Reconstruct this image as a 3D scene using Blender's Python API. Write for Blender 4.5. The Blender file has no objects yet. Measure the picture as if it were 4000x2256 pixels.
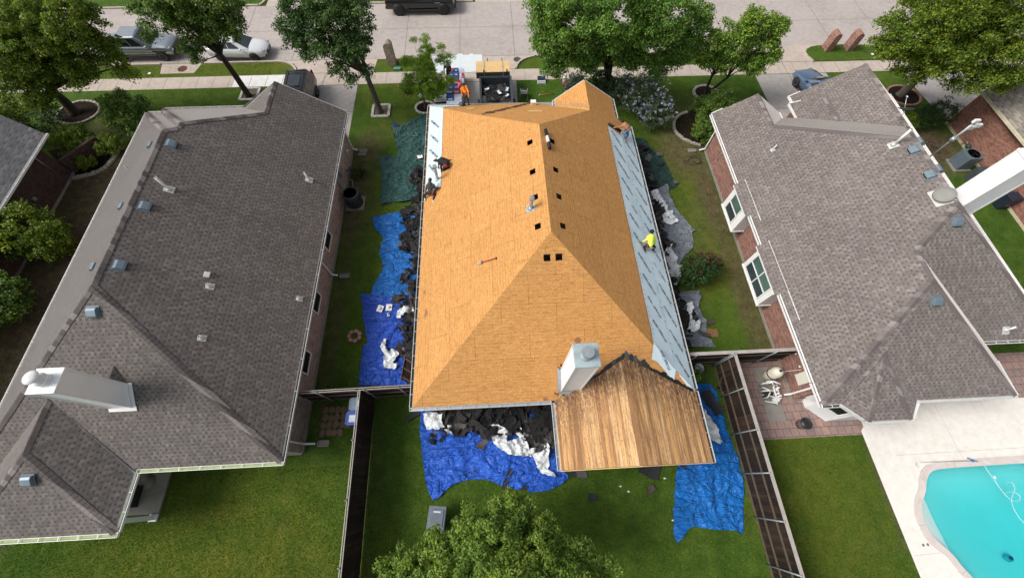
import bpy, bmesh, math, random
from mathutils import Vector, Matrix, noise, geometry
R = math.radians
PI = math.pi
random.seed(7)
scene = bpy.context.scene
COL = scene.collection

# ------------------------------------------------------------------ camera
CAM_H = 21.0
FPX = 1542.06                      # focal length in pixels of the 4000 px wide photograph
CM = ((0.99869319, 0.0412094, -0.03022745),
      (-0.05023906, 0.90014219, -0.43268936),
      (0.00937813, 0.43364251, 0.90103619))
cam_data = bpy.data.cameras.new('camera')
cam = bpy.data.objects.new('camera', cam_data)
COL.objects.link(cam)
cam_data.sensor_width = 36.0
cam_data.lens = FPX / 4000 * 36
cam_data.clip_end = 600
M4 = Matrix(CM).to_4x4()
M4.translation = Vector((0, 0, CAM_H))
cam.matrix_world = M4
scene.camera = cam

# ------------------------------------------------------------------ light
SUN_EL, SUN_AZ = 46.0, -94.0      # azimuth measured clockwise from +y
world = bpy.data.worlds.new("World")
scene.world = world
world.use_nodes = True
wn = world.node_tree
bg = wn.nodes['Background']
sky = wn.nodes.new('ShaderNodeTexSky')
sky.sky_type = 'NISHITA'
sky.sun_disc = False
sky.sun_elevation = R(SUN_EL)
sky.sun_rotation = R(SUN_AZ)
sky.air_density = 1.0
sky.dust_density = 4.0
sky.ozone_density = 1.0
hs = wn.nodes.new('ShaderNodeHueSaturation')
hs.inputs['Saturation'].default_value = 0.35
wn.links.new(sky.outputs[0], hs.inputs['Color'])
wn.links.new(hs.outputs[0], bg.inputs[0])
bg.inputs[1].default_value = 0.142
sd = bpy.data.lights.new('sun', 'SUN')
sd.energy = 2.5
sd.angle = R(24)
sd.color = (1.0, 0.95, 0.88)
sun = bpy.data.objects.new('sun', sd)
COL.objects.link(sun)
sv = Vector((math.sin(R(SUN_AZ)) * math.cos(R(SUN_EL)), math.cos(R(SUN_AZ)) * math.cos(R(SUN_EL)), math.sin(R(SUN_EL))))
sun.rotation_euler = sv.to_track_quat('Z', 'Y').to_euler()
scene.view_settings.view_transform = 'Standard'
scene.view_settings.look = 'None'
scene.view_settings.exposure = 0.0
scene.view_settings.gamma = 1.0

# ------------------------------------------------------------------ survey helpers
_M = Matrix(CM)
def ray(X, Y):
    u, v = X * 1.5528, Y * 1.5528
    return _M @ Vector((u - 2000, -(v - 1128), -FPX))
def at(X, Y, z=0.0):
    """world point at height z seen at (X, Y) of the 2576 px wide survey picture"""
    d = ray(X, Y); t = (z - CAM_H) / d.z
    return Vector((d.x * t, d.y * t, z))
def onp(X, Y, n, c):
    """point on plane n.p = c"""
    d = ray(X, Y); n = Vector(n); t = (c - n.z * CAM_H) / n.dot(d)
    return Vector((d.x * t, d.y * t, CAM_H + d.z * t))

# ------------------------------------------------------------------ objects
def tag(o, label=None, cat=None, group=None, kind=None):
    if label: o['label'] = label
    if cat: o['category'] = cat
    if group: o['group'] = group
    if kind: o['kind'] = kind
    return o
def thing(name, label, cat, loc=(0, 0, 0), group=None, rz=0.0):
    o = bpy.data.objects.new(name, None); COL.objects.link(o)
    o.empty_display_size = .2
    o.location = loc; o.rotation_euler = (0, 0, rz)
    o['_m'] = 0
    del o['_m']
    return tag(o, label, cat, group)
def pmat(o):
    return Matrix.Translation(o.location) @ o.rotation_euler.to_matrix().to_4x4() if o.parent is None else None
ROOTM = {}
def attach(o, parent, world_coords=True):
    o.parent = parent
    if world_coords:
        root = parent
        if parent.type == 'EMPTY' and parent.parent is None:
            o.matrix_parent_inverse = pmat(parent).inverted()
        # a mesh parent built by MB sits at the identity of its own frame: nothing to undo
def kids(o): return [c for c in bpy.data.objects if c.parent == o]
_KID = {}
def copy_tree(o, loc, rz=None, label=None, scale=None):
    def rec(src, par):
        c = src.copy(); COL.objects.link(c)
        if par is not None: c.parent = par
        for ch in kids(src): rec(ch, c)
        return c
    c = rec(o, None)
    c.location = loc
    if rz is not None: c.rotation_euler = (0, 0, rz)
    if scale: c.scale = scale
    if label: c['label'] = label
    return c

class MB:
    """collects faces, builds ONE mesh object with metre-scaled UVs"""
    def __init__(self): self.v = []; self.f = []; self.mi = []; self.sm = []
    def add(self, verts, faces, mi=0, smooth=False):
        b = len(self.v)
        self.v += [Vector(p) for p in verts]
        for f in faces:
            self.f.append([b + i for i in f]); self.mi.append(mi); self.sm.append(smooth)
        return self
    def poly(self, pts, mi=0): return self.add(pts, [list(range(len(pts)))], mi)
    def box(self, x0, x1, y0, y1, z0, z1, mi=0, M=None):
        vs = [Vector((x, y, z)) for z in (z0, z1) for y in (y0, y1) for x in (x0, x1)]
        if M is not None: vs = [M @ p for p in vs]
        return self.add(vs, [(0, 2, 3, 1), (4, 5, 7, 6), (0, 1, 5, 4), (1, 3, 7, 5), (3, 2, 6, 7), (2, 0, 4, 6)], mi)
    def beam(self, a, b, w, h, up=(0, 0, 1), mi=0):
        a, b = Vector(a), Vector(b); d = b - a; L = d.length
        if L < 1e-6: return self
        d.normalize(); s = d.cross(Vector(up))
        if s.length < 1e-4: s = d.cross(Vector((1, 0, 0)))
        s.normalize(); u = s.cross(d)
        vs = [a + e * L * d + s * x * w / 2 + u * y * h / 2 for e in (0, 1) for x, y in ((-1, -1), (1, -1), (1, 1), (-1, 1))]
        return self.add(vs, [(3, 2, 1, 0), (4, 5, 6, 7), (0, 1, 5, 4), (1, 2, 6, 5), (2, 3, 7, 6), (3, 0, 4, 7)], mi)
    def tube(self, pts, rad, n=8, mi=0, cap=True, smooth=True):
        pts = [Vector(p) for p in pts]
        if not isinstance(rad, (list, tuple)): rad = [rad] * len(pts)
        base = len(self.v); prev = None
        for i, p in enumerate(pts):
            d = (pts[min(i + 1, len(pts) - 1)] - pts[max(i - 1, 0)])
            if d.length < 1e-9: d = Vector((0, 0, 1))
            d.normalize()
            if prev is None:
                s = d.orthogonal().normalized()
            else:
                s = prev - d * prev.dot(d)
                s = s.normalized() if s.length > 1e-6 else d.orthogonal().normalized()
            prev = s; t = d.cross(s)
            for k in range(n):
                a = 2 * PI * k / n
                self.v.append(p + (s * math.cos(a) + t * math.sin(a)) * rad[i])
        for i in range(len(pts) - 1):
            for k in range(n):
                k2 = (k + 1) % n
                self.f.append([base + i * n + k, base + i * n + k2, base + (i + 1) * n + k2, base + (i + 1) * n + k]); self.mi.append(mi); self.sm.append(smooth)
        if cap:
            self.f.append([base + k for k in range(n)][::-1]); self.mi.append(mi); self.sm.append(False)
            e = base + (len(pts) - 1) * n
            self.f.append([e + k for k in range(n)]); self.mi.append(mi); self.sm.append(False)
        return self
    def lathe(self, prof, c=(0, 0, 0), n=16, mi=0, smooth=True, M=None, axis=None):
        """prof: list of (r, h) turned round +z (or axis) through c"""
        c = Vector(c)
        Q = Matrix.Identity(3)
        if axis is not None: Q = Vector(axis).normalized().to_track_quat('Z', 'Y').to_matrix()
        base = len(self.v)
        for r, h in prof:
            for k in range(n):
                a = 2 * PI * k / n
                p = Q @ Vector((r * math.cos(a), r * math.sin(a), h)) + c
                self.v.append(M @ p if M is not None else p)
        for i in range(len(prof) - 1):
            for k in range(n):
                k2 = (k + 1) % n
                self.f.append([base + i * n + k, base + i * n + k2, base + (i + 1) * n + k2, base + (i + 1) * n + k]); self.mi.append(mi); self.sm.append(smooth)
        if prof[0][0] > 1e-4: self.f.append([base + k for k in range(n)][::-1]); self.mi.append(mi); self.sm.append(False)
        if prof[-1][0] > 1e-4:
            e = base + (len(prof) - 1) * n
            self.f.append([e + k for k in range(n)]); self.mi.append(mi); self.sm.append(False)
        return self
    def prism(self, pts, z0, z1, mi=0, side_mi=None):
        n = len(pts)
        area = sum(pts[i][0] * pts[(i + 1) % n][1] - pts[(i + 1) % n][0] * pts[i][1] for i in range(n))
        if area < 0: pts = pts[::-1]
        lo = [Vector((p[0], p[1], z0)) for p in pts]; hi = [Vector((p[0], p[1], z1)) for p in pts]
        self.add(lo + hi, [list(range(n))[::-1], list(range(n, 2 * n))], mi)
        b = len(self.v) - 2 * n
        for i in range(n):
            j = (i + 1) % n
            self.f.append([b + i, b + j, b + n + j, b + n + i]); self.mi.append(mi if side_mi is None else side_mi); self.sm.append(False)
        return self
    def ball(self, c, r, n=10, mi=0, M=None):
        if not isinstance(r, (tuple, list)): r = (r, r, r)
        base = len(self.v); c = Vector(c); m = max(4, n // 2)
        for i in range(m + 1):
            t = PI * i / m
            for k in range(n):
                a = 2 * PI * k / n
                p = Vector((math.sin(t) * math.cos(a) * r[0], math.sin(t) * math.sin(a) * r[1], math.cos(t) * r[2]))
                if M is not None: p = M @ p
                self.v.append(p + c)
        for i in range(m):
            for k in range(n):
                k2 = (k + 1) % n
                self.f.append([base + i * n + k, base + (i + 1) * n + k, base + (i + 1) * n + k2, base + i * n + k2]); self.mi.append(mi); self.sm.append(True)
        return self
    def build(self, name, mat, parent=None, bevel=0.0, sub=0, world_coords=True):
        me = bpy.data.meshes.new(name)
        me.from_pydata([tuple(p) for p in self.v], [], self.f)
        mats = mat if isinstance(mat, (list, tuple)) else [mat]
        for m in mats: me.materials.append(m)
        me.polygons.foreach_set('material_index', self.mi)
        me.polygons.foreach_set('use_smooth', self.sm)
        uv = me.uv_layers.new(name='uv')
        data = [0.0] * (2 * len(me.loops))
        vs = me.vertices; Z = Vector((0, 0, 1))
        for p in me.polygons:
            n = p.normal
            if abs(n.z) > .998 or n.length < .5: t = Vector((1, 0, 0)); b = Vector((0, 1, 0))
            else: t = Z.cross(n).normalized(); b = n.cross(t)
            for li in p.loop_indices:
                co = vs[me.loops[li].vertex_index].co
                data[2 * li] = co.dot(t); data[2 * li + 1] = co.dot(b)
        uv.data.foreach_set('uv', data)
        me.update()
        o = bpy.data.objects.new(name, me); COL.objects.link(o)
        if parent is not None: attach(o, parent, world_coords)
        if bevel:
            md = o.modifiers.new('bevel', 'BEVEL'); md.width = bevel; md.segments = 2; md.limit_method = 'ANGLE'
        if sub:
            md = o.modifiers.new('sub', 'SUBSURF'); md.levels = sub; md.render_levels = sub
        return o
def struct(name, mb, mat):
    o = mb.build(name, mat); o['kind'] = 'structure'; return o

# ------------------------------------------------------------------ materials
_mats = {}
class NT:
    def __init__(self, name):
        self.m = bpy.data.materials.new(name); self.m.use_nodes = True
        self.t = self.m.node_tree; self.b = self.t.nodes['Principled BSDF']
        self.tc = None
    def n(self, typ, **kw):
        nd = self.t.nodes.new(typ)
        for k, v in kw.items(): setattr(nd, k, v)
        return nd
    def lk(self, a, b): self.t.links.new(a, b)
    def coord(self, which='Object'):
        if self.tc is None: self.tc = self.n('ShaderNodeTexCoord')
        return self.tc.outputs[which]
    def noise(self, scale, detail=4, rough=.6, co=None, dist=0.0):
        nd = self.n('ShaderNodeTexNoise'); nd.inputs['Scale'].default_value = scale
        nd.inputs['Detail'].default_value = detail; nd.inputs['Roughness'].default_value = rough
        nd.inputs['Distortion'].default_value = dist
        self.lk(co or self.coord(), nd.inputs['Vector']); return nd.outputs['Fac']
    def vor(self, scale, co=None, out='Color', feature='F1', rand=1.0):
        nd = self.n('ShaderNodeTexVoronoi', feature=feature); nd.inputs['Scale'].default_value = scale
        nd.inputs['Randomness'].default_value = rand
        self.lk(co or self.coord(), nd.inputs['Vector']); return nd.outputs[out]
    def mapping(self, co, scale=(1, 1, 1), rot=(0, 0, 0), loc=(0, 0, 0)):
        nd = self.n('ShaderNodeMapping'); nd.inputs['Scale'].default_value = scale
        nd.inputs['Rotation'].default_value = rot; nd.inputs['Location'].default_value = loc
        self.lk(co, nd.inputs['Vector']); return nd.outputs[0]
    def ramp(self, fac, stops, interp='LINEAR'):
        nd = self.n('ShaderNodeValToRGB'); nd.color_ramp.interpolation = interp
        el = nd.color_ramp.elements
        while len(el) < len(stops): el.new(0.5)
        for e, (p, c) in zip(el, stops):
            e.position = p; e.color = c4(c)
        self.lk(fac, nd.inputs[0]); return nd.outputs[0]
    def mix(self, fac, a, b, mode='MIX'):
        nd = self.n('ShaderNodeMix', data_type='RGBA', blend_type=mode)
        for s, i in ((fac, 0), (a, 6), (b, 7)):
            if isinstance(s, (int, float)): nd.inputs[i].default_value = s if i == 0 else (s, s, s, 1)
            elif isinstance(s, (tuple, list)): nd.inputs[i].default_value = c4(s)
            else: self.lk(s, nd.inputs[i])
        return nd.outputs[2]
    def math(self, op, a, b=None, c=None, clamp=False):
        nd = self.n('ShaderNodeMath', operation=op); nd.use_clamp = clamp
        for i, s in enumerate((a, b, c)):
            if s is None: continue
            if isinstance(s, (int, float)): nd.inputs[i].default_value = s
            else: self.lk(s, nd.inputs[i])
        return nd.outputs[0]
    def sep(self, v):
        nd = self.n('ShaderNodeSeparateXYZ'); self.lk(v, nd.inputs[0]); return nd.outputs
    def comb(self, x, y, z=0.0):
        nd = self.n('ShaderNodeCombineXYZ')
        for i, s in enumerate((x, y, z)):
            if isinstance(s, (int, float)): nd.inputs[i].default_value = s
            else: self.lk(s, nd.inputs[i])
        return nd.outputs[0]
    def white(self, v):
        nd = self.n('ShaderNodeTexWhiteNoise', noise_dimensions='3D'); self.lk(v, nd.inputs[0]); return nd.outputs['Value']
    def bump(self, h, strength=.5, dist=.01):
        nd = self.n('ShaderNodeBump'); nd.inputs['Strength'].default_value = strength
        nd.inputs['Distance'].default_value = dist; self.lk(h, nd.inputs['Height'])
        self.lk(nd.outputs[0], self.b.inputs['Normal']); return nd.outputs[0]
    def set(self, color=None, rough=None, metal=None, spec=None, **kw):
        def put(name, s):
            if isinstance(s, (int, float)): self.b.inputs[name].default_value = s
            elif isinstance(s, (tuple, list)): self.b.inputs[name].default_value = c4(s)
            else: self.lk(s, self.b.inputs[name])
        if color is not None: put('Base Color', color)
        if rough is not None: put('Roughness', rough)
        if metal is not None: put('Metallic', metal)
        if spec is not None: put('Specular IOR Level', spec)
        for k, v in kw.items(): put(k.replace('_', ' '), v)
        return self.m
def c4(c):
    if isinstance(c, (int, float)): return (c, c, c, 1)
    return tuple(c) if len(c) == 4 else tuple(c) + (1,)
def sc(c, k): return tuple(min(1, x * k) for x in c)
def plain(name, col, rough=.6, metal=0.0, var=.18, vs=2.5, fine=0.0, bump=0.0, bs=60, spec=.5):
    if name in _mats: return _mats[name]
    t = NT(name)
    f = t.noise(vs, 5, .65)
    c = t.ramp(f, [(.3, sc(col, 1 - var)), (.7, sc(col, 1 + var))])
    if fine:
        g = t.noise(vs * 22, 3, .7)
        c = t.mix(fine, c, t.ramp(g, [(.35, sc(col, .45)), (.65, sc(col, 1.4))]))
    t.set(c, rough, metal, spec)
    if bump: t.bump(t.noise(bs, 4, .6), bump, .01)
    _mats[name] = t.m
    return t.m

def shingle_mat(name, base, dark, light, warm, contrast=1.0, tab=.115, row=.155):
    """laminated shingles: courses of tabs, dragon teeth, the under layer dark between them"""
    t = NT(name); uv = t.coord('UV'); s = t.sep(uv)
    v = t.math('DIVIDE', s[1], row); r = t.math('FLOOR', v); fv = t.math('FRACT', v)
    jit = t.white(t.comb(r, 7.3, 1.7))
    u = t.math('ADD', t.math('DIVIDE', s[0], tab), t.math('ADD', t.math('MULTIPLY', r, .83), t.math('MULTIPLY', jit, .9)))
    cu = t.math('FLOOR', u); fu = t.math('FRACT', u)
    rnd = t.white(t.comb(cu, r, 3.1))
    col = t.ramp(rnd, [(.0, sc(base, .84)), (.3, base), (.55, light), (.75, base), (.92, warm), (1, sc(light, 1.12))])
    odd = t.math('ABSOLUTE', t.math('MODULO', cu, 2.0))
    wide = t.math('MULTIPLY', t.white(t.comb(cu, r, 8.8)), .16)
    tooth = t.math('MULTIPLY', t.math('GREATER_THAN', odd, .5), t.math('LESS_THAN', fv, .55))
    tooth = t.math('MULTIPLY', tooth, t.math('MULTIPLY', t.math('GREATER_THAN', fu, wide), t.math('LESS_THAN', fu, t.math('SUBTRACT', 1.0, wide))))
    dk = t.ramp(t.white(t.comb(cu, r, 5.5)), [(0, .25), (.25, .75), (1, 1.0)])
    tooth = t.math('MULTIPLY', t.math('MULTIPLY', tooth, dk), contrast)
    col = t.mix(tooth, col, dark)
    course_shadow = t.math('LESS_THAN', fv, .09)  # shadow line at each course's lower edge, painted into the colour
    col = t.mix(t.math('MULTIPLY', course_shadow, .40 * contrast), col, sc(dark, .8))
    blotch = t.noise(.35, 4, .65)
    col = t.mix(.6, col, t.mix(1.0, col, t.ramp(blotch, [(.3, (.80, .78, .76)), (.7, (1.16, 1.14, 1.10))]), 'MULTIPLY'))
    gr = t.noise(70, 3, .8)
    col = t.mix(.4, col, t.mix(1.0, col, t.ramp(gr, [(.3, .45), (.7, 1.5)]), 'MULTIPLY'))
    t.set(col, .92, 0, .2)
    t.b.inputs['Sheen Weight'].default_value = 1.0; t.b.inputs['Sheen Roughness'].default_value = .28; t.b.inputs['Sheen Tint'].default_value = (1, .93, .89, 1)
    h = t.math('ADD', t.math('MULTIPLY', t.math('SUBTRACT', 1.0, tooth), .6), t.math('MULTIPLY', t.math('SUBTRACT', 1.0, fv), .8))
    t.bump(h, .5, .010)
    return t.m
SH_LEFT = shingle_mat('shingles_brown_grey', (.150, .136, .130), (.072, .064, .061), (.195, .178, .170), (.165, .143, .132), .8)
SH_RIGHT = shingle_mat('shingles_mauve_tan', (.190, .168, .162), (.098, .085, .081), (.250, .224, .216), (.195, .170, .150), .82)
SH_FARL = shingle_mat('shingles_slate_grey', (.15, .15, .165), (.075, .075, .085), (.21, .21, .225), (.16, .155, .15), .6, .3)
SH_FARR = shingle_mat('shingles_weathered_tan', (.24, .22, .19), (.13, .12, .11), (.33, .30, .27), (.26, .215, .17), .6, .28)
def cap_mat(name, a, b):
    t = NT(name); uv = t.coord('UV'); s = t.sep(t.coord('Object'))
    q = t.math('MULTIPLY', t.math('ADD', s[1], t.math('MULTIPLY', s[0], .6)), 3.6)
    rnd = t.white(t.comb(t.math('FLOOR', q), 0.0, 4.0))
    c = t.ramp(rnd, [(0, sc(a, .8)), (.5, a), (.8, b), (1, sc(b, 1.15))])
    c = t.mix(.5, c, t.mix(1.0, c, t.ramp(t.noise(120, 2), [(.3, .5), (.7, 1.4)]), 'MULTIPLY'))
    return t.set(c, .9, 0, .25)
CAP_LEFT = cap_mat('ridge_cap_brown', (.12, .104, .10), (.22, .195, .185))
CAP_RIGHT = cap_mat('ridge_cap_mauve', (.165, .14, .137), (.25, .22, .212))

def osb_mat():
    t = NT('osb_sheathing'); uv = t.coord('UV')
    a = (.64, .31, .092); d = (.27, .115, .030); l = (.80, .49, .20)
    f1 = t.noise(1.0, 4, .6, t.mapping(uv, (5, 26, 1)))           # long strands
    f2 = t.noise(1.0, 4, .65, t.mapping(uv, (42, 9, 1)), .4)
    f3 = t.noise(1.0, 5, .75, t.mapping(uv, (1.6, 11, 1)), .5)
    vo = t.sep(t.vor(30, t.mapping(uv, (1, 1.8, 1), (0, 0, .3))))[0]
    c = t.ramp(f1, [(.3, sc(a, .86)), (.5, a), (.75, l)])
    c = t.mix(.35, c, t.ramp(vo, [(0, d), (.35, a), (1, l)]))
    c = t.mix(t.ramp(f2, [(.50, 0.0), (.68, .8)]), c, d)
    c = t.mix(t.ramp(f3, [(.48, 0.0), (.70, .75)]), c, (.36, .155, .045))
    c = t.mix(t.ramp(t.noise(3.0, 4, .7), [(.55, 0.0), (.75, .4)]), c, (.74, .44, .18))
    # courses of old shingle nails and felt marks
    s = t.sep(uv)
    fr = t.math('FRACT', t.math('DIVIDE', s[1], .142))
    ln = t.math('MULTIPLY', t.math('LESS_THAN', fr, .22), t.ramp(t.noise(1.0, 3, .6, t.mapping(uv, (3.5, 9, 1))), [(.45, 0.0), (.6, .5)]))
    c = t.mix(ln, c, sc(d, .9))
    # panel seams 2.44 x 1.22
    pv = t.math('DIVIDE', s[1], 1.22); row = t.math('FLOOR', pv)
    pu = t.math('ADD', t.math('DIVIDE', s[0], 2.44), t.math('MULTIPLY', t.math('MODULO', row, 2.0), .5))
    seam = t.math('MAXIMUM', t.math('LESS_THAN', t.math('FRACT', pv), .010), t.math('LESS_THAN', t.math('FRACT', pu), .006))
    c = t.mix(t.math('MULTIPLY', t.math('MULTIPLY', seam, t.ramp(t.noise(.9, 3), [(.36, 0.1), (.55, 1.0)])), .8), c, (.10, .05, .02))
    tone = t.white(t.comb(row, t.math('FLOOR', pu), 2.0))
    c = t.mix(.5, c, t.mix(1.0, c, t.ramp(tone, [(0, (.93, .91, .88)), (1, (1.05, 1.05, 1.05))]), 'MULTIPLY'))
    st = t.noise(.8, 5, .7)
    c = t.mix(t.ramp(st, [(.62, 0.0), (.8, .35)]), c, (.30, .15, .06))
    nv = t.math('DIVIDE', s[0], .406); nail = t.math('MULTIPLY', t.math('LESS_THAN', t.math('FRACT', nv), .05), t.ramp(t.noise(1.0, 3, .7, t.mapping(uv, (2, 14, 1))), [(.52, 0.0), (.6, .6)]))
    c = t.mix(nail, c, (.20, .09, .03))
    sp = t.vor(2.2, uv, 'Distance'); c = t.mix(t.ramp(sp, [(.03, .8), (.055, 0.0)]), c, (.16, .07, .03))
    c = t.mix(t.ramp(t.noise(.55, 4, .6, uv), [(.45, 0.0), (.75, .35)]), c, (.50, .26, .10))
    t.set(c, .78, 0, .25)
    t.bump(t.math('ADD', f1, f2), .25, .004)
    return t.m
OSB = osb_mat()
OSB_NEW = plain('osb_new', (.72, .48, .22), .75, 0, .12, 3, .35)
def plank_mat():
    """old pine decking, boards of uneven width running along y"""
    t = NT('old_pine_boards'); s = t.sep(t.coord('Object'))
    x = t.math('DIVIDE', s[0], .115)
    x = t.math('ADD', x, t.math('MULTIPLY', t.math('SINE', t.math('MULTIPLY', x, 1.3)), .35))
    b = t.math('FLOOR', x); fx = t.math('FRACT', x)
    rnd = t.white(t.comb(b, 3.3, 0.4)); rnd2 = t.white(t.comb(b, 8.1, 2.4))
    c = t.ramp(rnd, [(0, (.30, .155, .065)), (.22, (.50, .28, .12)), (.45, (.60, .33, .135)), (.7, (.70, .41, .175)), (.88, (.76, .50, .25)), (1, (.50, .245, .095))])
    st = t.noise(1.0, 5, .7, t.mapping(t.coord('Object'), (16, 1.3, 1)))
    c = t.mix(t.ramp(st, [(.45, 0.0), (.72, .75)]), c, (.20, .10, .05))
    lg = t.noise(1.0, 4, .7, t.mapping(t.coord('Object'), (5.5, .35, 1)))
    c = t.mix(t.ramp(lg, [(.52, 0.0), (.64, .7)]), c, (.22, .115, .06))
    c = t.mix(t.ramp(lg, [(.30, .6), (.42, 0.0)]), c, (.78, .53, .27))
    kn = t.vor(1.0, t.mapping(t.coord('Object'), (5.4, 2.1, 1)), 'Distance')
    c = t.mix(t.ramp(kn, [(.06, .75), (.14, 0.0)]), c, (.28, .10, .03))
    spk = t.noise(1.0, 3, .8, t.mapping(t.coord('Object'), (26, 9, 1)))
    c = t.mix(t.ramp(spk, [(.56, 0.0), (.66, .7)]), c, (.17, .08, .04))
    # tar and mould near the junction with the main roof
    dy = t.math('SUBTRACT', s[1], t.math('SUBTRACT', 4.7, t.math('MULTIPLY', t.math('ABSOLUTE', t.math('SUBTRACT', s[0], 5.45)), .52)))
    tar = t.math('MULTIPLY', t.ramp(dy, [(0, 0.0), (1, 1.0)]), 1.0)
    near = t.ramp(t.math('ADD', t.math('DIVIDE', dy, 2.2), 1.0), [(0, 0.0), (1, 1.0)])
    sp2 = t.noise(1.0, 5, .8, t.mapping(t.coord('Object'), (14, 5, 1)))
    mouldy = t.math('MULTIPLY', near, t.ramp(sp2, [(.42, 0.0), (.54, 1.0)]))
    c = t.mix(t.math('MULTIPLY', mouldy, .9), c, (.06, .035, .03))
    gap = t.math('LESS_THAN', fx, .055)
    c = t.mix(t.math('MULTIPLY', gap, .7), c, (.06, .03, .015))
    t.set(c, .75, 0, .3)
    t.bump(t.math('ADD', t.math('MULTIPLY', t.math('SUBTRACT', 1.0, gap), 1.0), t.math('MULTIPLY', st, .4)), .5, .006)
    return t.m
PLANK = plank_mat()
def brick_mat(name, c1, c2, mortar, w=.20, h=.067, mo=.012, mess=0.0):
    t = NT(name); uv = t.coord('UV')
    b = t.n('ShaderNodeTexBrick'); b.offset = .5
    b.inputs['Scale'].default_value = 1; b.inputs['Brick Width'].default_value = w
    b.inputs['Row Height'].default_value = h; b.inputs['Mortar Size'].default_value = mo
    b.inputs['Color1'].default_value = c4(c1); b.inputs['Color2'].default_value = c4(c2); b.inputs['Mortar'].default_value = c4(mortar)
    t.lk(uv, b.inputs['Vector'])
    c = b.outputs['Color']
    s = t.sep(uv)
    row = t.math('FLOOR', t.math('DIVIDE', s[1], h))
    cell = t.math('FLOOR', t.math('ADD', t.math('DIVIDE', s[0], w), t.math('MULTIPLY', t.math('MODULO', row, 2.0), .5)))
    rnd = t.white(t.comb(cell, row, 1.0))
    c = t.mix(.55, c, t.mix(1.0, c, t.ramp(rnd, [(0, .45), (.5, 1.0), (1, 1.5)]), 'MULTIPLY'))
    if mess: c = t.mix(t.ramp(t.noise(6, 4, .7), [(.5, 0.0), (.65, mess)]), c, mortar)
    c = t.mix(.3, c, t.mix(1.0, c, t.ramp(t.noise(1.2, 4), [(.3, .6), (.7, 1.3)]), 'MULTIPLY'))
    t.set(c, .85, 0, .25)
    t.bump(b.outputs['Fac'], -.4, .006)
    return t.m
BR_RED = brick_mat('red_brick', (.27, .085, .052), (.16, .055, .042), (.36, .27, .23))
BR_PINK = brick_mat('tumbled_pink_brick', (.38, .25, .205), (.20, .125, .105), (.45, .38, .33), .2, .067, .016, .5)
BR_DARK = brick_mat('dark_red_brick', (.085, .038, .032), (.055, .03, .028), (.10, .075, .07))
BR_TAN = brick_mat('sandstone_blocks', (.36, .29, .22), (.24, .17, .13), (.40, .36, .30), .22, .075, .012)
def concrete_mat(name, col, stain=.25, warm=(.9, .85, .8), speck=.2):
    t = NT(name)
    c = t.ramp(t.noise(.35, 5, .65), [(.3, sc(col, 1 - stain)), (.5, col), (.75, sc(col, 1 + stain * .5))])
    c = t.mix(.5, c, t.mix(1.0, c, t.ramp(t.noise(2.8, 5, .7), [(.3, sc(warm, .82)), (.7, (1.1, 1.1, 1.12))]), 'MULTIPLY'))
    c = t.mix(speck, c, t.mix(1.0, c, t.ramp(t.noise(45, 3, .8), [(.3, .6), (.7, 1.35)]), 'MULTIPLY'))
    t.set(c, .85, 0, .3)
    t.bump(t.noise(30, 4), .12, .01)
    return t.m
CONC_ROAD = concrete_mat('road_concrete', (.45, .405, .38), .13)
CONC_WALK = concrete_mat('walk_concrete', (.52, .45, .39), .14)
CONC_DRIVE = concrete_mat('drive_concrete', (.42, .395, .375), .16)
CONC_NEW = concrete_mat('new_white_concrete', (.80, .80, .79), .05)
CONC_GREY = concrete_mat('grey_concrete', (.27, .26, .235), .22)
DECK = concrete_mat('pool_deck_coating', (.80, .78, .73), .07, (1, .95, .88), .08)
COPING = concrete_mat('coping_concrete', (.66, .60, .57), .06)
def paver_mat():
    t = NT('pink_pavers'); uv = t.coord('Object')
    b = t.n('ShaderNodeTexBrick'); b.offset = .5
    b.inputs['Scale'].default_value = 1; b.inputs['Brick Width'].default_value = .40
    b.inputs['Row Height'].default_value = .40; b.inputs['Mortar Size'].default_value = .012
    b.inputs['Color1'].default_value = (.36, .235, .20, 1); b.inputs['Color2'].default_value = (.27, .20, .185, 1)
    b.inputs['Mortar'].default_value = (.09, .07, .06, 1); t.lk(uv, b.inputs['Vector'])
    c = b.outputs['Color']
    c = t.mix(.6, c, t.mix(1.0, c, t.ramp(t.noise(1.4, 5, .7), [(.3, (.6, .6, .62)), (.7, (1.3, 1.25, 1.2))]), 'MULTIPLY'))
    t.set(c, .85); t.bump(b.outputs['Fac'], -.4, .006); return t.m
PAVER = paver_mat()
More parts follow.
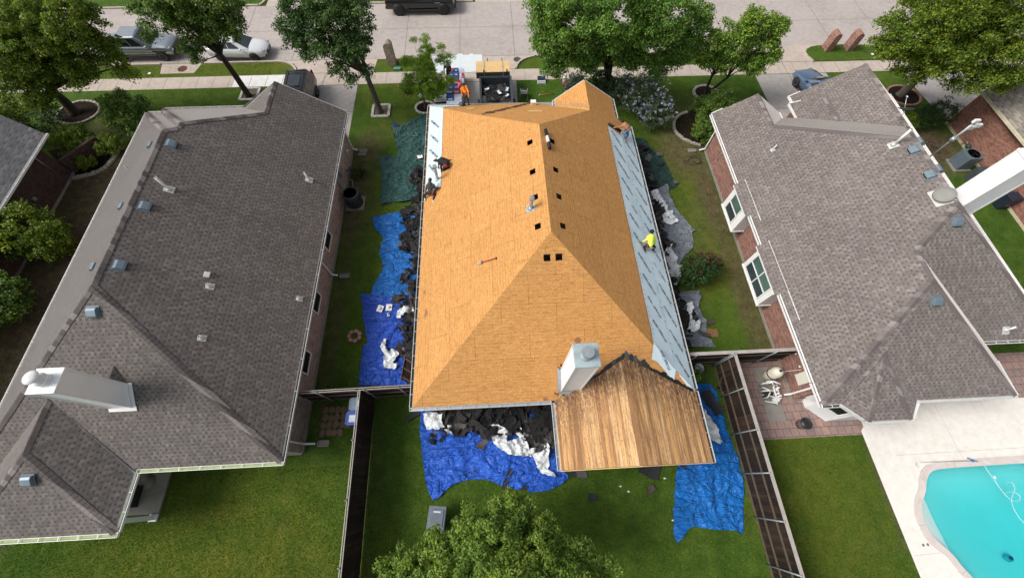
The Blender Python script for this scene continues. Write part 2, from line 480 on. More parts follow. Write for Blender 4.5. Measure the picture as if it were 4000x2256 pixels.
def grass_mat():
    t = NT('lawn_grass'); a = t.n('ShaderNodeAttribute', attribute_name='lawn')
    s = t.n('ShaderNodeSeparateColor'); t.lk(a.outputs['Color'], s.inputs[0])
    dirt, dry, lush = s.outputs[0], s.outputs[1], s.outputs[2]
    base = t.ramp(t.noise(1.1, 6, .7), [(.28, (.036, .076, .010)), (.5, (.062, .122, .016)), (.72, (.104, .168, .023))])
    dryc = t.ramp(t.noise(1.7, 6, .75), [(.3, (.075, .120, .014)), (.5, (.145, .165, .022)), (.75, (.235, .215, .055))])
    c = t.mix(t.math('MULTIPLY', dry, t.ramp(t.noise(.9, 5, .7), [(.30, .15), (.62, 1.0)]), clamp=True), base, dryc)
    c = t.mix(lush, c, (.05, .13, .015))
    dcol = t.ramp(t.noise(2.2, 6, .75), [(.3, (.060, .045, .026)), (.55, (.14, .105, .062)), (.8, (.23, .185, .115))])
    dm = t.math('ADD', t.math('MULTIPLY', dirt, 1.6), t.math('SUBTRACT', t.math('MULTIPLY', t.noise(2.6, 6, .75), 1.5), 1.15), clamp=True)
    c = t.mix(t.math('MULTIPLY', dm, t.math('GREATER_THAN', dirt, .02)), c, dcol)
    blades = t.noise(60, 4, .85)
    c = t.mix(.8, c, t.mix(1.0, c, t.ramp(blades, [(.3, .3), (.5, .95), (.72, 2.1)]), 'MULTIPLY'))
    cl = t.noise(9, 4, .7)
    c = t.mix(.6, c, t.mix(1.0, c, t.ramp(cl, [(.3, .5), (.7, 1.5)]), 'MULTIPLY'))
    t.set(c, .9, 0, .12)
    t.bump(t.math('ADD', t.noise(40, 5, .8), t.math('MULTIPLY', cl, 1.5)), .9, .05)
    return t.m
GRASS = grass_mat()
def tarp_mat(name, col, rough=.42, ang=.6, bstr=.85):
    t = NT(name)
    f = t.noise(1.6, 5, .7, dist=.6)
    c = t.ramp(f, [(.3, sc(col, .75)), (.55, col), (.8, sc(col, 1.3))])
    fine = t.noise(7, 5, .75, dist=1.2)
    c = t.mix(.35, c, t.mix(1.0, c, t.ramp(fine, [(.35, .6), (.65, 1.4)]), 'MULTIPLY'))
    t.set(c, rough, 0, .4)
    mp = t.mapping(t.coord('Object'), (1, 3.2, 1), (0, 0, ang))
    def cr(sc_, co, k, dist):
        q = t.math('ABSOLUTE', t.math('SUBTRACT', t.noise(sc_, 3, .5, co, dist), .5)); return t.math('MINIMUM', t.math('MULTIPLY', q, k), 1.0)
    h = t.math('ADD', t.math('MULTIPLY', cr(.55, mp, 11, .8), 1.3), t.math('MULTIPLY', cr(.95, t.coord('Object'), 16, 1.0), .8))
    h = t.math('ADD', h, t.math('MULTIPLY', cr(2.4, mp, 10, .6), .30))
    t.bump(t.math('ADD', h, t.math('MULTIPLY', t.noise(6, 3, .5), .22)), bstr, .07)
    t.b.inputs['Sheen Weight'].default_value = .05
    return t.m
TARP_BLUE = tarp_mat('tarp_royal_blue', (.018, .085, .50), .42, 1.2)
TARP_AZURE = tarp_mat('tarp_azure', (.006, .150, .52), .42, 1.45)
TARP_REAR = tarp_mat('tarp_rear_blue', (.020, .115, .60), .42, .62)
TARP_GREEN = tarp_mat('tarp_dark_green', (.018, .085, .075))
TARP_DKGREEN = tarp_mat('tarp_deep_green', (.010, .045, .038))
TARP_SILVER = tarp_mat('tarp_silver', (.21, .24, .28))
MEMB_WHITE = tarp_mat('white_membrane', (.74, .78, .80), .5, .3, .45)
def felt_mat(name, k):
    t = NT(name)
    ri = t.n('ShaderNodeNewGeometry').outputs['Random Per Island']
    c = t.ramp(ri, [(0, (.008 * k, .008 * k, .009 * k)), (.4, (.018 * k, .018 * k, .019 * k)), (.8, (.04 * k, .038 * k, .037 * k)), (.93, (.075 * k, .07 * k, .066 * k)), (1, (.15, .15, .155))])
    c = t.mix(.5, c, t.mix(1.0, c, t.ramp(t.noise(25, 4, .8), [(.3, .5), (.7, 1.6)]), 'MULTIPLY'))
    t.set(c, .8, 0, .3); t.bump(t.noise(60, 3), .3, .01); return t.m
FELT = felt_mat('torn_black_felt', 1.0)
FELT_GREY = plain('grey_shingle_scrap', (.10, .095, .095), .9, 0, .3, 4, .4)
UNDER = None
def under_mat():
    t = NT('pale_blue_underlayment')
    c = t.ramp(t.noise(1.2, 5, .6), [(.3, (.52, .645, .71)), (.7, (.60, .72, .77))])
    t.set(c, .75, 0, .15); t.bump(t.noise(3.5, 4, .6, dist=1.0), .25, .02); return t.m
UNDER = under_mat()
PRINT_GREY = plain('grey_print', (.10, .13, .17), .6, 0, .1)
PRINT_RED = plain('red_print', (.42, .05, .06), .6, 0, .1)
WHITE = plain('white_trim_paint', (.80, .80, .79), .5, 0, .04, 1.5)
SIDING = plain('white_siding', (.84, .85, .86), .5, 0, .04, 1.2)
GUTTER = plain('grey_white_gutter', (.60, .60, .59), .4, 0, .1, 3)
GUT_DARK = plain('gutter_dark_inside', (.05, .05, .05), .8, 0, .4, 5, .3)  # near-black colour for the inside of the gutter troughs
GUT_MOSS = plain('gutter_pollen', (.34, .42, .20), .8, 0, .25, 4, .4)
GALV = plain('galvanised_metal', (.42, .46, .48), .42, .6, .15, 5)
VENT_BLUE = plain('blue_grey_vent_metal', (.17, .225, .27), .45, .2, .12, 4)
LEAD = plain('pale_lead_flashing', (.58, .58, .57), .55, .2, .1, 4)
STEEL_BLUE = plain('weathered_chase_cap', (.42, .52, .55), .45, .3, .22, 2.2)
PIPE_WHITE = plain('white_pipe', (.74, .74, .72), .45, 0, .05)
BLACK = plain('matt_black', (.012, .012, .013), .6, 0, .3, 5)
BLACKP = plain('black_plastic', (.02, .021, .023), .4, 0, .2, 5)
DGREY = plain('dark_grey_paint', (.065, .08, .09), .45, .2, .2, 4)
STONE = plain('pale_edging_stone', (.38, .34, .29), .9, 0, .25, 3, .3, .3)
STONEW = plain('white_edging_block', (.55, .53, .48), .9, 0, .2, 3, .3, .3)
PINKSTONE = plain('pink_edging_stone', (.36, .19, .14), .9, 0, .25, 3, .3, .3)
MULCH = plain('dark_mulch', (.022, .016, .012), .98, 0, .4, 9, .6, .6, 40, .08)
WOODF = None
def fence_mat(name, a, b, c3):
    t = NT(name); s = t.sep(t.coord('Object'))
    q = t.math('ADD', s[0], s[1]); bd = t.math('DIVIDE', q, .14)
    rnd = t.white(t.comb(t.math('FLOOR', bd), 1.0, 1.0))
    c = t.ramp(rnd, [(0, a), (.55, b), (1, c3)])
    wet = t.noise(.9, 5, .7)
    c = t.mix(t.ramp(wet, [(.45, 0.0), (.6, .7)]), c, sc(a, .7))
    c = t.mix(.5, c, t.mix(1.0, c, t.ramp(t.noise(1.0, 4, .7, t.mapping(t.coord('Object'), (30, 30, 1.5))), [(.3, .5), (.7, 1.5)]), 'MULTIPLY'))
    gap = t.math('LESS_THAN', t.math('FRACT', bd), .07)
    c = t.mix(t.math('MULTIPLY', gap, .8), c, .004)
    t.set(c, .85, 0, .2); return t.m
FENCE_DK = fence_mat('weathered_dark_cedar', (.020, .015, .012), (.032, .023, .017), (.055, .034, .022))
FENCE_CAP = plain('bleached_grey_wood', (.40, .36, .33), .8, 0, .2, 3, .3)
FENCE_RAIL = plain('brown_fence_rail', (.11, .08, .058), .85, 0, .3, 3, .3)
def glass_mat(name, col, rough=.06):
    t = NT(name); c = t.ramp(t.noise(.8, 2), [(.3, sc(col, .7)), (.7, sc(col, 1.3))])
    return t.set(c, rough, 0, .8)
GLASS_DK = glass_mat('dark_glass', (.012, .015, .018))
GLASS_GR = glass_mat('green_tinted_glass', (.08, .14, .125))
GLASS_WS = glass_mat('windscreen_glass', (.035, .055, .065))
def paint(name, col, rough=.28, metal=0.0, coat=.6):
    t = NT(name)
    c = t.ramp(t.noise(1.0, 3), [(.3, sc(col, .93)), (.7, sc(col, 1.07))])
    t.set(c, rough, metal, .5); t.b.inputs['Coat Weight'].default_value = coat; t.b.inputs['Coat Roughness'].default_value = .08
    return t.m
def skin(name, col): return plain(name, col, .55, 0, .08, 8)
def bark_mat(name, col):
    t = NT(name)
    n = t.noise(1.0, 5, .7, t.mapping(t.coord('Object'), (22, 22, 5)))
    c = t.ramp(n, [(.3, sc(col, .45)), (.55, col), (.75, sc(col, 1.6))])
    t.set(c, .9, 0, .2); t.bump(n, .8, .03); return t.m
BARK = bark_mat('grey_brown_bark', (.12, .10, .078))
BARK_DK = bark_mat('dark_wet_bark', (.060, .048, .038))
def leaf_mat(name, cols, trans=.25, warm=None):
    t = NT(name)
    ri = t.n('ShaderNodeNewGeometry').outputs['Random Per Island']
    n = len(cols); cols = [sc(q, 1.55) for q in cols]
    c = t.ramp(ri, [(i / max(1, n - 1), cc) for i, cc in enumerate(cols)])
    big = t.noise(.55, 3, .6)
    c = t.mix(.5, c, t.mix(1.0, c, t.ramp(big, [(.35, (.75, .85, .9)), (.65, (1.35, 1.15, .9))]), 'MULTIPLY'))
    t.set(c, .55, 0, .3)
    if trans:
        tr = t.n('ShaderNodeBsdfTranslucent'); t.lk(t.mix(1.0, c, (1.3, 1.4, .5), 'MULTIPLY'), tr.inputs[0])
        mx = t.n('ShaderNodeMixShader'); mx.inputs[0].default_value = trans
        out = t.t.nodes['Material Output']
        t.lk(t.b.outputs[0], mx.inputs[1]); t.lk(tr.outputs[0], mx.inputs[2]); t.lk(mx.outputs[0], out.inputs[0])
    return t.m

# ================================================================== THE GROUND
def in_poly(x, y, poly):
    c = False; n = len(poly); j = n - 1
    for i in range(n):
        xi, yi = poly[i][0], poly[i][1]; xj, yj = poly[j][0], poly[j][1]
        if (yi > y) != (yj > y) and x < (xj - xi) * (y - yi) / (yj - yi) + xi: c = not c
        j = i
    return c
def axis_vals(lo, hi, fine_lo, fine_hi, step, coarse):
    v = [fine_lo]
    while v[-1] + step <= fine_hi + 1e-6: v.append(v[-1] + step)
    a = []; x = fine_lo; s = coarse
    while x > lo: x -= s; a.append(x); s *= 1.6
    b = []; x = v[-1]; s = coarse
    while x < hi: x += s; b.append(x); s *= 1.6
    return a[::-1] + v + b
DX0, DX1, DY0, DY1 = 18.0, 50.0, -14.0, 2.5           # the rectangle taken by the pool deck
xs = axis_vals(-160, 180, -46, 50, .5, 4); ys = axis_vals(-120, 220, -14, 44, .5, 4)
# (x, y, rx, ry, amount) of bare soil, of dry and of lush grass
DIRT = [(13.4, 20.5, 1.6, 2.6, .75), (14.3, 16.5, .8, 4.5, .8), (14.4, 9, .7, 6, .75), (13.2, 13.5, 1.2, 3, .45), (13.6, 23.5, 2.4, 2.2, .55),
        (-9.3, 17.5, .8, 4, .8), (-8.9, 21.6, 1.0, 1.6, .7), (-9.4, 8, .5, 6, .6), (-7.6, 23.6, 1.4, 1.2, .4), (-8.2, 16, .9, 5, .35),
        (-26.8, 19.5, 3.0, 3.0, .95), (-26.2, 12.5, 2.6, 9.0, .95), (-27.4, 24.5, 3, 1.4, .6), (-25.6, 3, 3, 7, .9), (31, 20, 2.4, 2.2, .9),
        (-7.0, -3, .4, 4.5, .5), (16.6, -3.6, 1.2, .5, .35), (17.9, -1.5, .22, 2.4, .8), (10.9, 1, .4, 4, .5), (11, 20.5, 1.6, 1.4, .3),
        (-6.3, 5.5, .5, .6, .3), (-16.8, 22.9, .8, .5, .6), (13.5, 26.2, 2, 1, .35), (2.3, -.2, .5, .35, .4), (-6.25, 1, .25, 4, .55)]
DRY = [(-12.5, -3.5, 5.5, 3.4, .95), (-9, -1.6, 1.8, 2.2, .5), (14.6, -1.6, 2.6, 3.6, .9), (13.4, 9, 1.8, 5.5, .85), (12.4, 17.5, 1.5, 5, .7),
       (-20, 30.6, 9, 1.0, .9), (30, 30.6, 4, 1.2, .45), (-7.6, 27.4, 3, 2.2, .55), (-7.6, 20, 1.6, 6, .45), (10, 26, 5, 2.5, .25),
       (-7.4, 11, 1.2, 4, .3), (4, 30.5, 3, .8, .4), (-6.6, 30.5, 2.6, .8, .5), (-23, 26, 6, 2, .25), (29, 27, 4, 1.5, .3), (2.5, -3, 5, 2, .15), (-3.5, -.5, 2, 2, .15)]
LUSH = [(-7.7, 21.2, .9, .7, .5), (-9.6, 24.9, .5, .5, .4), (4.2, 25.6, 2.6, 2.4, .35), (-8.3, 26.9, .9, .5, .55), (30, 31, 3, 1, .3), (12.9, 6.6, 1.4, 1.8, .45), (12.6, 1, 1.2, 1.2, .2), (-7.2, -1.2, .8, 1.6, .4)]
def field(L, x, y):
    s = 0.0
    for cx, cy, rx, ry, a in L:
        d = ((x - cx) / rx) ** 2 + ((y - cy) / ry) ** 2
        if d < 2.2: s = max(s, a * max(0.0, 1 - d / 2.2) ** .6)
    return s
def build_ground():
    me = bpy.data.meshes.new('lawn'); V = []; F = []; idx = {}
    for j, y in enumerate(ys):
        for i, x in enumerate(xs): V.append((x, y, 0.0))
    n = len(xs)
    for j in range(len(ys) - 1):
        for i in range(n - 1):
            if xs[i] >= DX0 - 1e-4 and xs[i + 1] <= DX1 + 1e-4 and ys[j] >= DY0 - 1e-4 and ys[j + 1] <= DY1 + 1e-4: continue
            F.append((j * n + i, j * n + i + 1, (j + 1) * n + i + 1, (j + 1) * n + i))
    me.from_pydata(V, [], F); me.materials.append(GRASS)
    ca = me.color_attributes.new('lawn', 'FLOAT_COLOR', 'POINT')
    dat = []
    for x, y, z in V:
        if -46 <= x <= 50 and -14 <= y <= 44: dat += [field(DIRT, x, y), field(DRY, x, y), field(LUSH, x, y), 1]
        else: dat += [0, .3, 0, 1]
    ca.data.foreach_set('color', dat)
    me.update()
    o = bpy.data.objects.new('lawn', me); COL.objects.link(o); o['kind'] = 'structure'
build_ground()

def flat(name, pts, mat, z=.004, kind='structure'):
    m = MB(); pts = [Vector((p[0], p[1], z)) for p in pts]
    a = sum(pts[i].x * pts[(i + 1) % len(pts)].y - pts[(i + 1) % len(pts)].x * pts[i].y for i in range(len(pts)))
    if a < 0: pts = pts[::-1]
    m.poly(pts); o = m.build(name, mat); o['kind'] = kind; return o
def seams(name, segs, parent=None, w=.03, z=.016, mat=None):
    m = MB()
    for a, b in segs:
        a = Vector((a[0], a[1], 0)); b = Vector((b[0], b[1], 0)); d = (b - a).normalized(); s = Vector((-d.y, d.x, 0)) * w / 2
        q = [a - s, b - s, b + s, a + s]
        for p in q: p.z = z
        m.poly(q)
    o = m.build(name, mat or JOINT); o['kind'] = 'structure'; return o
JOINT = plain('dark_joint_sealant', (.15, .125, .11), .9, 0, .3, 3)
road = MB(); road.add([(-120, 31.35, .004), (140, 31.35, .004), (140, 39.0, .004), (-120, 39.0, .004)], [(0, 1, 2, 3)])
road.add([(15.5, 39.0, .004), (45, 39.0, .004), (45, 60, .004), (15.5, 60, .004)], [(0, 1, 2, 3)])
struct('road', road, CONC_ROAD)
js = [((-7.05 + 4.53 * k, 31.4), (-7.05 + 4.53 * k, 38.95)) for k in range(-8, 11)] + [((-60, 35.35), (70, 35.3)), ((-60, 31.42), (70, 31.42))]
seams('road_joints', js, z=.0085)
flat('far_driveway', [(-1.2, 39.0), (8.0, 39.0), (7.0, 44), (-.4, 44)], CONC_WALK, .006)
flat('far_pavement', [(-60, 40.6), (70, 40.4), (70, 41.8), (-60, 42)], CONC_WALK, .008)
wk = MB(); wk.box(-90, 110, 28.35, 29.68, -.05, .012)
struct('pavement', wk, CONC_WALK)
seams('pavement_joints', [((x, 28.36), (x, 29.67)) for x in [-40 + 1.22 * k for k in range(70)]], w=.022, z=.0165)
flat('new_pavement_panels', [(-20.1, 28.36), (-14.9, 28.36), (-14.9, 29.67), (-20.1, 29.67)], CONC_NEW, .020)
def curve(a, b, c, n=7):
    return [((1 - t) ** 2 * a[0] + 2 * t * (1 - t) * b[0] + t * t * c[0], (1 - t) ** 2 * a[1] + 2 * t * (1 - t) * b[1] + t * t * c[1]) for t in [i / (n - 1) for i in range(n)]]
flat('driveway', [(-16.3, 21.5), (-10.45, 21.5), (-10.45, 28.35), (-16.3, 28.35)], CONC_DRIVE, .008)
flat('driveway_apron', [(-15.3, 29.68), (-9.4, 29.68), (-9.2, 31.36)] + curve((-17.2, 31.36), (-15.5, 31.3), (-15.3, 29.68))[::1], CONC_WALK, .010)
flat('driveway', [(-3.45, 20), (1.95, 20), (1.95, 28.35), (-3.45, 28.35)], CONC_DRIVE, .008)
flat('driveway_apron', [(-3.6, 29.68), (1.9, 29.68)] + curve((1.9, 29.68), (2.1, 31.2), (3.9, 31.36)) + curve((-5.4, 31.36), (-3.9, 31.2), (-3.6, 29.68)), CONC_WALK, .010)
flat('driveway', [(21.3, 20), (27.1, 20), (27.1, 28.35), (21.2, 28.35)], CONC_DRIVE, .008)
flat('driveway_apron', [(20.9, 29.68), (26.6, 29.68)] + curve((26.6, 29.68), (25.6, 31.3), (27.4, 31.7)) + [(27.4, 31.9), (19.4, 31.36)], CONC_WALK, .010)
flat('driveway', [(34.3, 20.5), (41, 20.5), (41, 28.35), (33.6, 28.35), (33.5, 26.5)], CONC_DRIVE, .008)
# grass island bulging into the street in front of the right hand house
isl = curve((26.55, 29.7), (25.6, 31.4), (27.6, 31.72), 6) + [(30, 31.78), (32.3, 31.62)] + curve((32.3, 31.62), (33.4, 31.3), (33.7, 29.7), 5)
def island():
    m = MB(); m.prism(isl, 0.0, .06); o = m.build('grass_verge', GRASS)
    ca = o.data.color_attributes.new('lawn', 'FLOAT_COLOR', 'POINT')
    ca.data.foreach_set('color', [0.03, .35, .25, 1] * len(o.data.vertices)); o['kind'] = 'structure'
island()
flat('utility_pad', [(-26.35, 31.3), (-23.2, 31.3), (-23.5, 30.15), (-26.1, 30.15)], CONC_WALK, .010)
seams('driveway_joints', [((-18.85, 28.4), (-18.85, 29.6)), ((-17.6, 28.4), (-17.6, 29.6)), ((-16.35, 28.4), (-16.35, 29.6)), ((-16.3, 28.3), (-10.45, 28.3)), ((-13.35, 28.3), (-13.0, 21.5)), ((-13.3, 28.4), (-12.6, 31.3)), ((-16.3, 25.3), (-10.45, 25.3)), ((-15.3, 29.75), (-9.4, 29.75)),
                          ((-3.45, 28.3), (1.95, 28.3)), ((-.75, 29.6), (-.75, 31.3)), ((21.3, 28.3), (27.1, 28.3)), ((24.1, 20), (23.9, 31.3)), ((21.3, 24.4), (27.1, 24.4)), ((-3.6, 29.75), (1.9, 29.75)), ((20.9, 29.75), (26.6, 29.75))], z=.0215)
# kerbs: a raised strip between road and verge
def kerb(name, pts, w=.15, h=.11):
    m = MB()
    for a, b in zip(pts[:-1], pts[1:]): m.beam((a[0], a[1], h / 2), (b[0], b[1], h / 2), w, h)
    return struct(name, m, CONC_WALK)
kerb('kerb', [(-80, 31.27), (-26.4, 31.27)]); kerb('kerb', [(-23.2, 31.27), (-17.3, 31.27)] + curve((-17.2, 31.27), (-15.7, 31.2), (-15.42, 29.75)))
kerb('kerb', [(-9.2, 31.27), (-5.5, 31.27)]); kerb('kerb', curve((2.0, 29.75), (2.2, 31.05), (4.0, 31.27)) + [(19.3, 31.27)])
kerb('kerb', isl, .14, .10); kerb('kerb', [(33.8, 31.27), (100, 31.27)])
kerb('kerb', [(-80, 39.1), (-20.5, 39.1)] ); kerb('kerb', curve((-20.4, 39.1), (-19.9, 39.6), (-19.9, 41)) ); kerb('kerb', curve((-16, 41), (-15.8, 39.2), (-14.5, 39.1)) + [(-1.4, 39.1)]); kerb('kerb', [(8.2, 39.1), (15.4, 39.1)])
flat('far_driveway', [(-19.8, 39.0), (-16, 39.0), (-16, 45), (-19.8, 45)], CONC_WALK, .006)
flat('house_path', [(-9.55, 20.95), (-9.0, 20.95), (-9.0, 21.2), (-9.55, 21.2)], CONC_GREY, .012)

# pavers, pool deck, pool
flat('paved_terrace', [(11.5, 1.13), (18.2, 1.13), (18.2, 5.1), (11.5, 5.1)], PAVER, .010)
flat('equipment_pad', [(13.45, 1.95), (14.35, 1.95), (14.35, 4.75), (13.45, 4.75)], CONC_GREY, .020)
pz = lambda a, b, z=0: at((3500 + a / 2.614) / 1.5528, (1700 + b / 2.614) / 1.5528, z)
inner = [pz(*p) for p in ((1307, 278), (1000, 300), (700, 318), (400, 343), (350, 370), (316, 415), (300, 480), (300, 570), (272, 640), (254, 720), (258, 800), (290, 900), (340, 990), (420, 1080), (520, 1160), (600, 1240), (670, 1340), (790, 1453))]
outer = [pz(*p) for p in ((1307, 200), (740, 238), (340, 278), (262, 335), (234, 400), (222, 470), (226, 540), (190, 615), (172, 700), (185, 820), (225, 930), (300, 1050), (370, 1130), (450, 1190), (520, 1240), (580, 1320), (640, 1400), (690, 1453))]
def ext(L, off):
    L = list(L); L = [Vector((30.5, -.62 + off, 0)), Vector((27, -.64 + off, 0))] + L
    return L + [Vector((20.9 - off * .6, -7.2, 0)), Vector((23.2, -8.8 - off, 0)), Vector((30.5, -8.8 - off, 0))]
def smooth_ring(L, n=2):
    for _ in range(n):
        M_ = []
        for i in range(len(L) - 1): M_ += [L[i].lerp(L[i + 1], .25), L[i].lerp(L[i + 1], .75)]
        L = [L[0]] + M_ + [L[-1]]
    return L
inner = smooth_ring([p.copy() for p in ext(inner, 0)]); outer = smooth_ring([p.copy() for p in ext(outer, .45)])
def holed(name, out, hole, mat, z):
    o2 = [Vector((p[0], p[1], z)) for p in out]; h2 = [Vector((p[0], p[1], z)) for p in hole]
    tris = geometry.tessellate_polygon([o2, h2]); m = MB(); al = o2 + h2
    fs = []
    for t in tris:
        a, b, c = (al[i] for i in t)
        fs.append(t if (b - a).cross(c - a).z > 0 else t[::-1])
    m.add(al, fs); return m
deckm = holed('pool_deck', [(DX0, DY0), (DX1, DY0), (DX1, DY1), (18.2, DY1), (18.2, 1.5), (17.99, 1.3), (17.97, -3.0), (17.96, -6), (17.97, -14)], outer, DECK, .012)
deckm.add([(18.2, 2.5, .012), (50, 2.5, .012), (50, 4.9, .012), (18.2, 4.9, .012)], [(0, 1, 2, 3)], 1)
o = deckm.build('pool_deck', [DECK, PAVER]); o['kind'] = 'structure'
cop = MB(); n = len(outer)
cz = .045
def resample(L, n):
    d = [0]
    for a, b in zip(L[:-1], L[1:]): d.append(d[-1] + (b - a).length)
    out = []
    for k in range(n):
        t = d[-1] * k / (n - 1); i = 0
        while i < len(d) - 2 and d[i + 1] < t: i += 1
        f = (t - d[i]) / max(1e-9, d[i + 1] - d[i]); out.append(L[i].lerp(L[i + 1], f))
    return out
NI = 120
ri_, ro_ = [], []
for p in resample(inner, NI): ri_.append(p)
for p in ri_:
    q = min(outer, key=lambda s: (s - p).length); ro_.append(q)
vs = [];
for p, q in zip(ri_, ro_): vs += [Vector((q.x, q.y, .0)), Vector((q.x, q.y, cz)), Vector((p.x, p.y, cz)), Vector((p.x, p.y, -.35))]
fs = []
for i in range(NI - 1):
    for k in range(3): fs.append((4 * i + k, 4 * i + k + 1, 4 * (i + 1) + k + 1, 4 * (i + 1) + k))
cop.add(vs, [f[::-1] for f in fs]); struct('pool_coping', cop, COPING)
seams('coping_joints', [((ri_[i].x, ri_[i].y), (ro_[i].x, ro_[i].y)) for i in (22, 31, 38, 46, 55, 64, 74)], w=.018, z=cz + .003, mat=plain('coping_joint', (.40, .36, .34), .9))
seams('pool_deck_joints', [((18.1, -4.0), (19.5, -3.95)), ((19.2, .1), (30, .15)), ((22.5, -.2), (22.4, 2.4))], w=.02, z=.016, mat=plain('deck_joint', (.55, .52, .48), .9))
PLASTER = NT('pool_plaster')
pc = PLASTER.ramp(PLASTER.noise(.22, 3), [(.3, (.72, .84, .84)), (.7, (.86, .92, .90))])
PLASTER = PLASTER.set(pc, .6)
bas = MB()
wall = [Vector((p.x, p.y, -.12)) for p in ri_]
c0 = Vector((26.0, -4.6, 0))
rings = [(0, -.08), (.012, -.95), (.16, -1.15), (.45, -1.5), (1.0, -1.8)]
vs = []
for f, z in rings:
    for p in wall: q = p.lerp(c0, f); vs.append(Vector((q.x, q.y, z)))
fs = []
for r in range(len(rings) - 1):
    for i in range(NI - 1): fs.append((r * NI + i, r * NI + i + 1, (r + 1) * NI + i + 1, (r + 1) * NI + i))
bas.add(vs, fs, 0, True)
pool = thing('swimming_pool', 'turquoise swimming pool with curved shallow steps in the white deck', 'pool', (25, -4, 0))
bas.build('basin', PLASTER, pool)
for A_, B_, z in (((318, 580), (575, 1165), -.50), ((292, 640), (510, 1140), -.36), ((266, 700), (440, 1090), -.22)):
    a, b = pz(*A_, z), pz(*B_, z); a.z = b.z = 0; dr = (b - a).normalized(); nn = Vector((dr.y, -dr.x, 0)); nn = nn if nn.x > 0 else -nn
    pl_ = [p for p in ri_ if (p - a).dot(nn) < 0 and -5.4 < p.y < -1.2 and p.x < 21]
    if len(pl_) > 2: st = MB(); st.prism([(p.x, p.y) for p in pl_], z - .6, z); st.build('step', plain('white_step_plaster', (.86, .86, .84), .6, 0, .03), pool)
WAT = NT('pool_water')
tr = WAT.n('ShaderNodeBsdfTransparent'); tr.inputs[0].default_value = (1, 1, 1, 1)
gl = WAT.n('ShaderNodeBsdfGlossy'); gl.inputs['Roughness'].default_value = .05
fr = WAT.n('ShaderNodeFresnel'); fr.inputs[0].default_value = 1.33
bp = WAT.n('ShaderNodeBump'); bp.inputs['Strength'].default_value = .5; bp.inputs['Distance'].default_value = .03
WAT.lk(WAT.noise(2.5, 4), bp.inputs['Height']); WAT.lk(bp.outputs[0], gl.inputs['Normal'])
mx = WAT.n('ShaderNodeMixShader'); WAT.lk(fr.outputs[0], mx.inputs[0]); WAT.lk(tr.outputs[0], mx.inputs[1]); WAT.lk(gl.outputs[0], mx.inputs[2])
WAT.lk(mx.outputs[0], WAT.t.nodes['Material Output'].inputs[0])
va = WAT.n('ShaderNodeVolumeAbsorption'); va.inputs[0].default_value = (.12, .965, .985, 1); va.inputs[1].default_value = .62
WAT.lk(va.outputs[0], WAT.t.nodes['Material Output'].inputs[1])
wm = MB(); wm.prism([(p.x, p.y) for p in ri_], -2.6, -.10)
o = wm.build('pool_water', WAT.m); o['kind'] = 'structure'

# ================================================================== HOUSES
class Roof:
    def __init__(self): self.m = MB(); self.cuts = []
    def face(self, pts, holes=(), th=.10, mi=0, side=1):
        pts = [Vector(p) for p in pts]
        nrm = geometry.normal(pts)
        if nrm.z < 0: pts = pts[::-1]
        H_ = [[Vector(q) for q in h] for h in holes]
        if H_:
            tr = geometry.tessellate_polygon([pts] + H_); al = list(pts)
            for h in H_: al += h
            fs = [t if (al[t[1]] - al[t[0]]).cross(al[t[2]] - al[t[0]]).z > 0 else t[::-1] for t in tr]
            self.m.add(al, fs, mi)
        else: self.m.add(pts, [list(range(len(pts)))], mi)
        lo = [p - Vector((0, 0, th)) for p in pts]
        n = len(pts)
        if not H_: self.m.add(lo, [list(range(n))[::-1]], side)
        for i in range(n):
            j = (i + 1) % n
            self.m.add([pts[i], lo[i], lo[j], pts[j]], [(0, 1, 2, 3)], side)
        for h in H_:
            for i in range(len(h)):
                a, b = h[i], h[(i + 1) % len(h)]
                self.m.add([a, b, b - Vector((0, 0, .05)), a - Vector((0, 0, .05))], [(0, 1, 2, 3)], side)
def caps(parent, segs, mat, name='ridge_cap', w=.17, step=.20):
    """segs: (a, b, n1, n2): ridge or hip from low a to high b between planes with normals n1, n2"""
    m = MB(); up = Vector((0, 0, .022))
    for a, b, n1, n2 in segs:
        a, b = Vector(a), Vector(b); d = (b - a); L = d.length; d.normalize()
        sds = []
        for nn in (n1, n2):
            nn = Vector(nn).normalized(); s = nn.cross(d).normalized()
            if s.z > 0: s = -s
            sds.append(s)
        if (sds[0] - sds[1]).length < .3: sds[1] = Vector((-sds[0].x, -sds[0].y, sds[0].z))
        k = 0; x = 0
        while x < L - .05:
            p0 = a + d * x; p1 = a + d * min(L, x + step * 1.3); j = random.uniform(-.01, .01)
            lift0, lift1 = up * 1.5, up * .8
            for s in sds:
                q = [p0 + lift0, p1 + lift1, p1 + lift1 + s * (w + j), p0 + lift0 + s * (w + j)]
                m.add(q, [(0, 1, 2, 3)]); m.add([q[0], q[3], q[3] - up * 1.3, q[0] - up * 1.3], [(0, 1, 2, 3)])
            x += step
    return m.build(name, mat, parent)
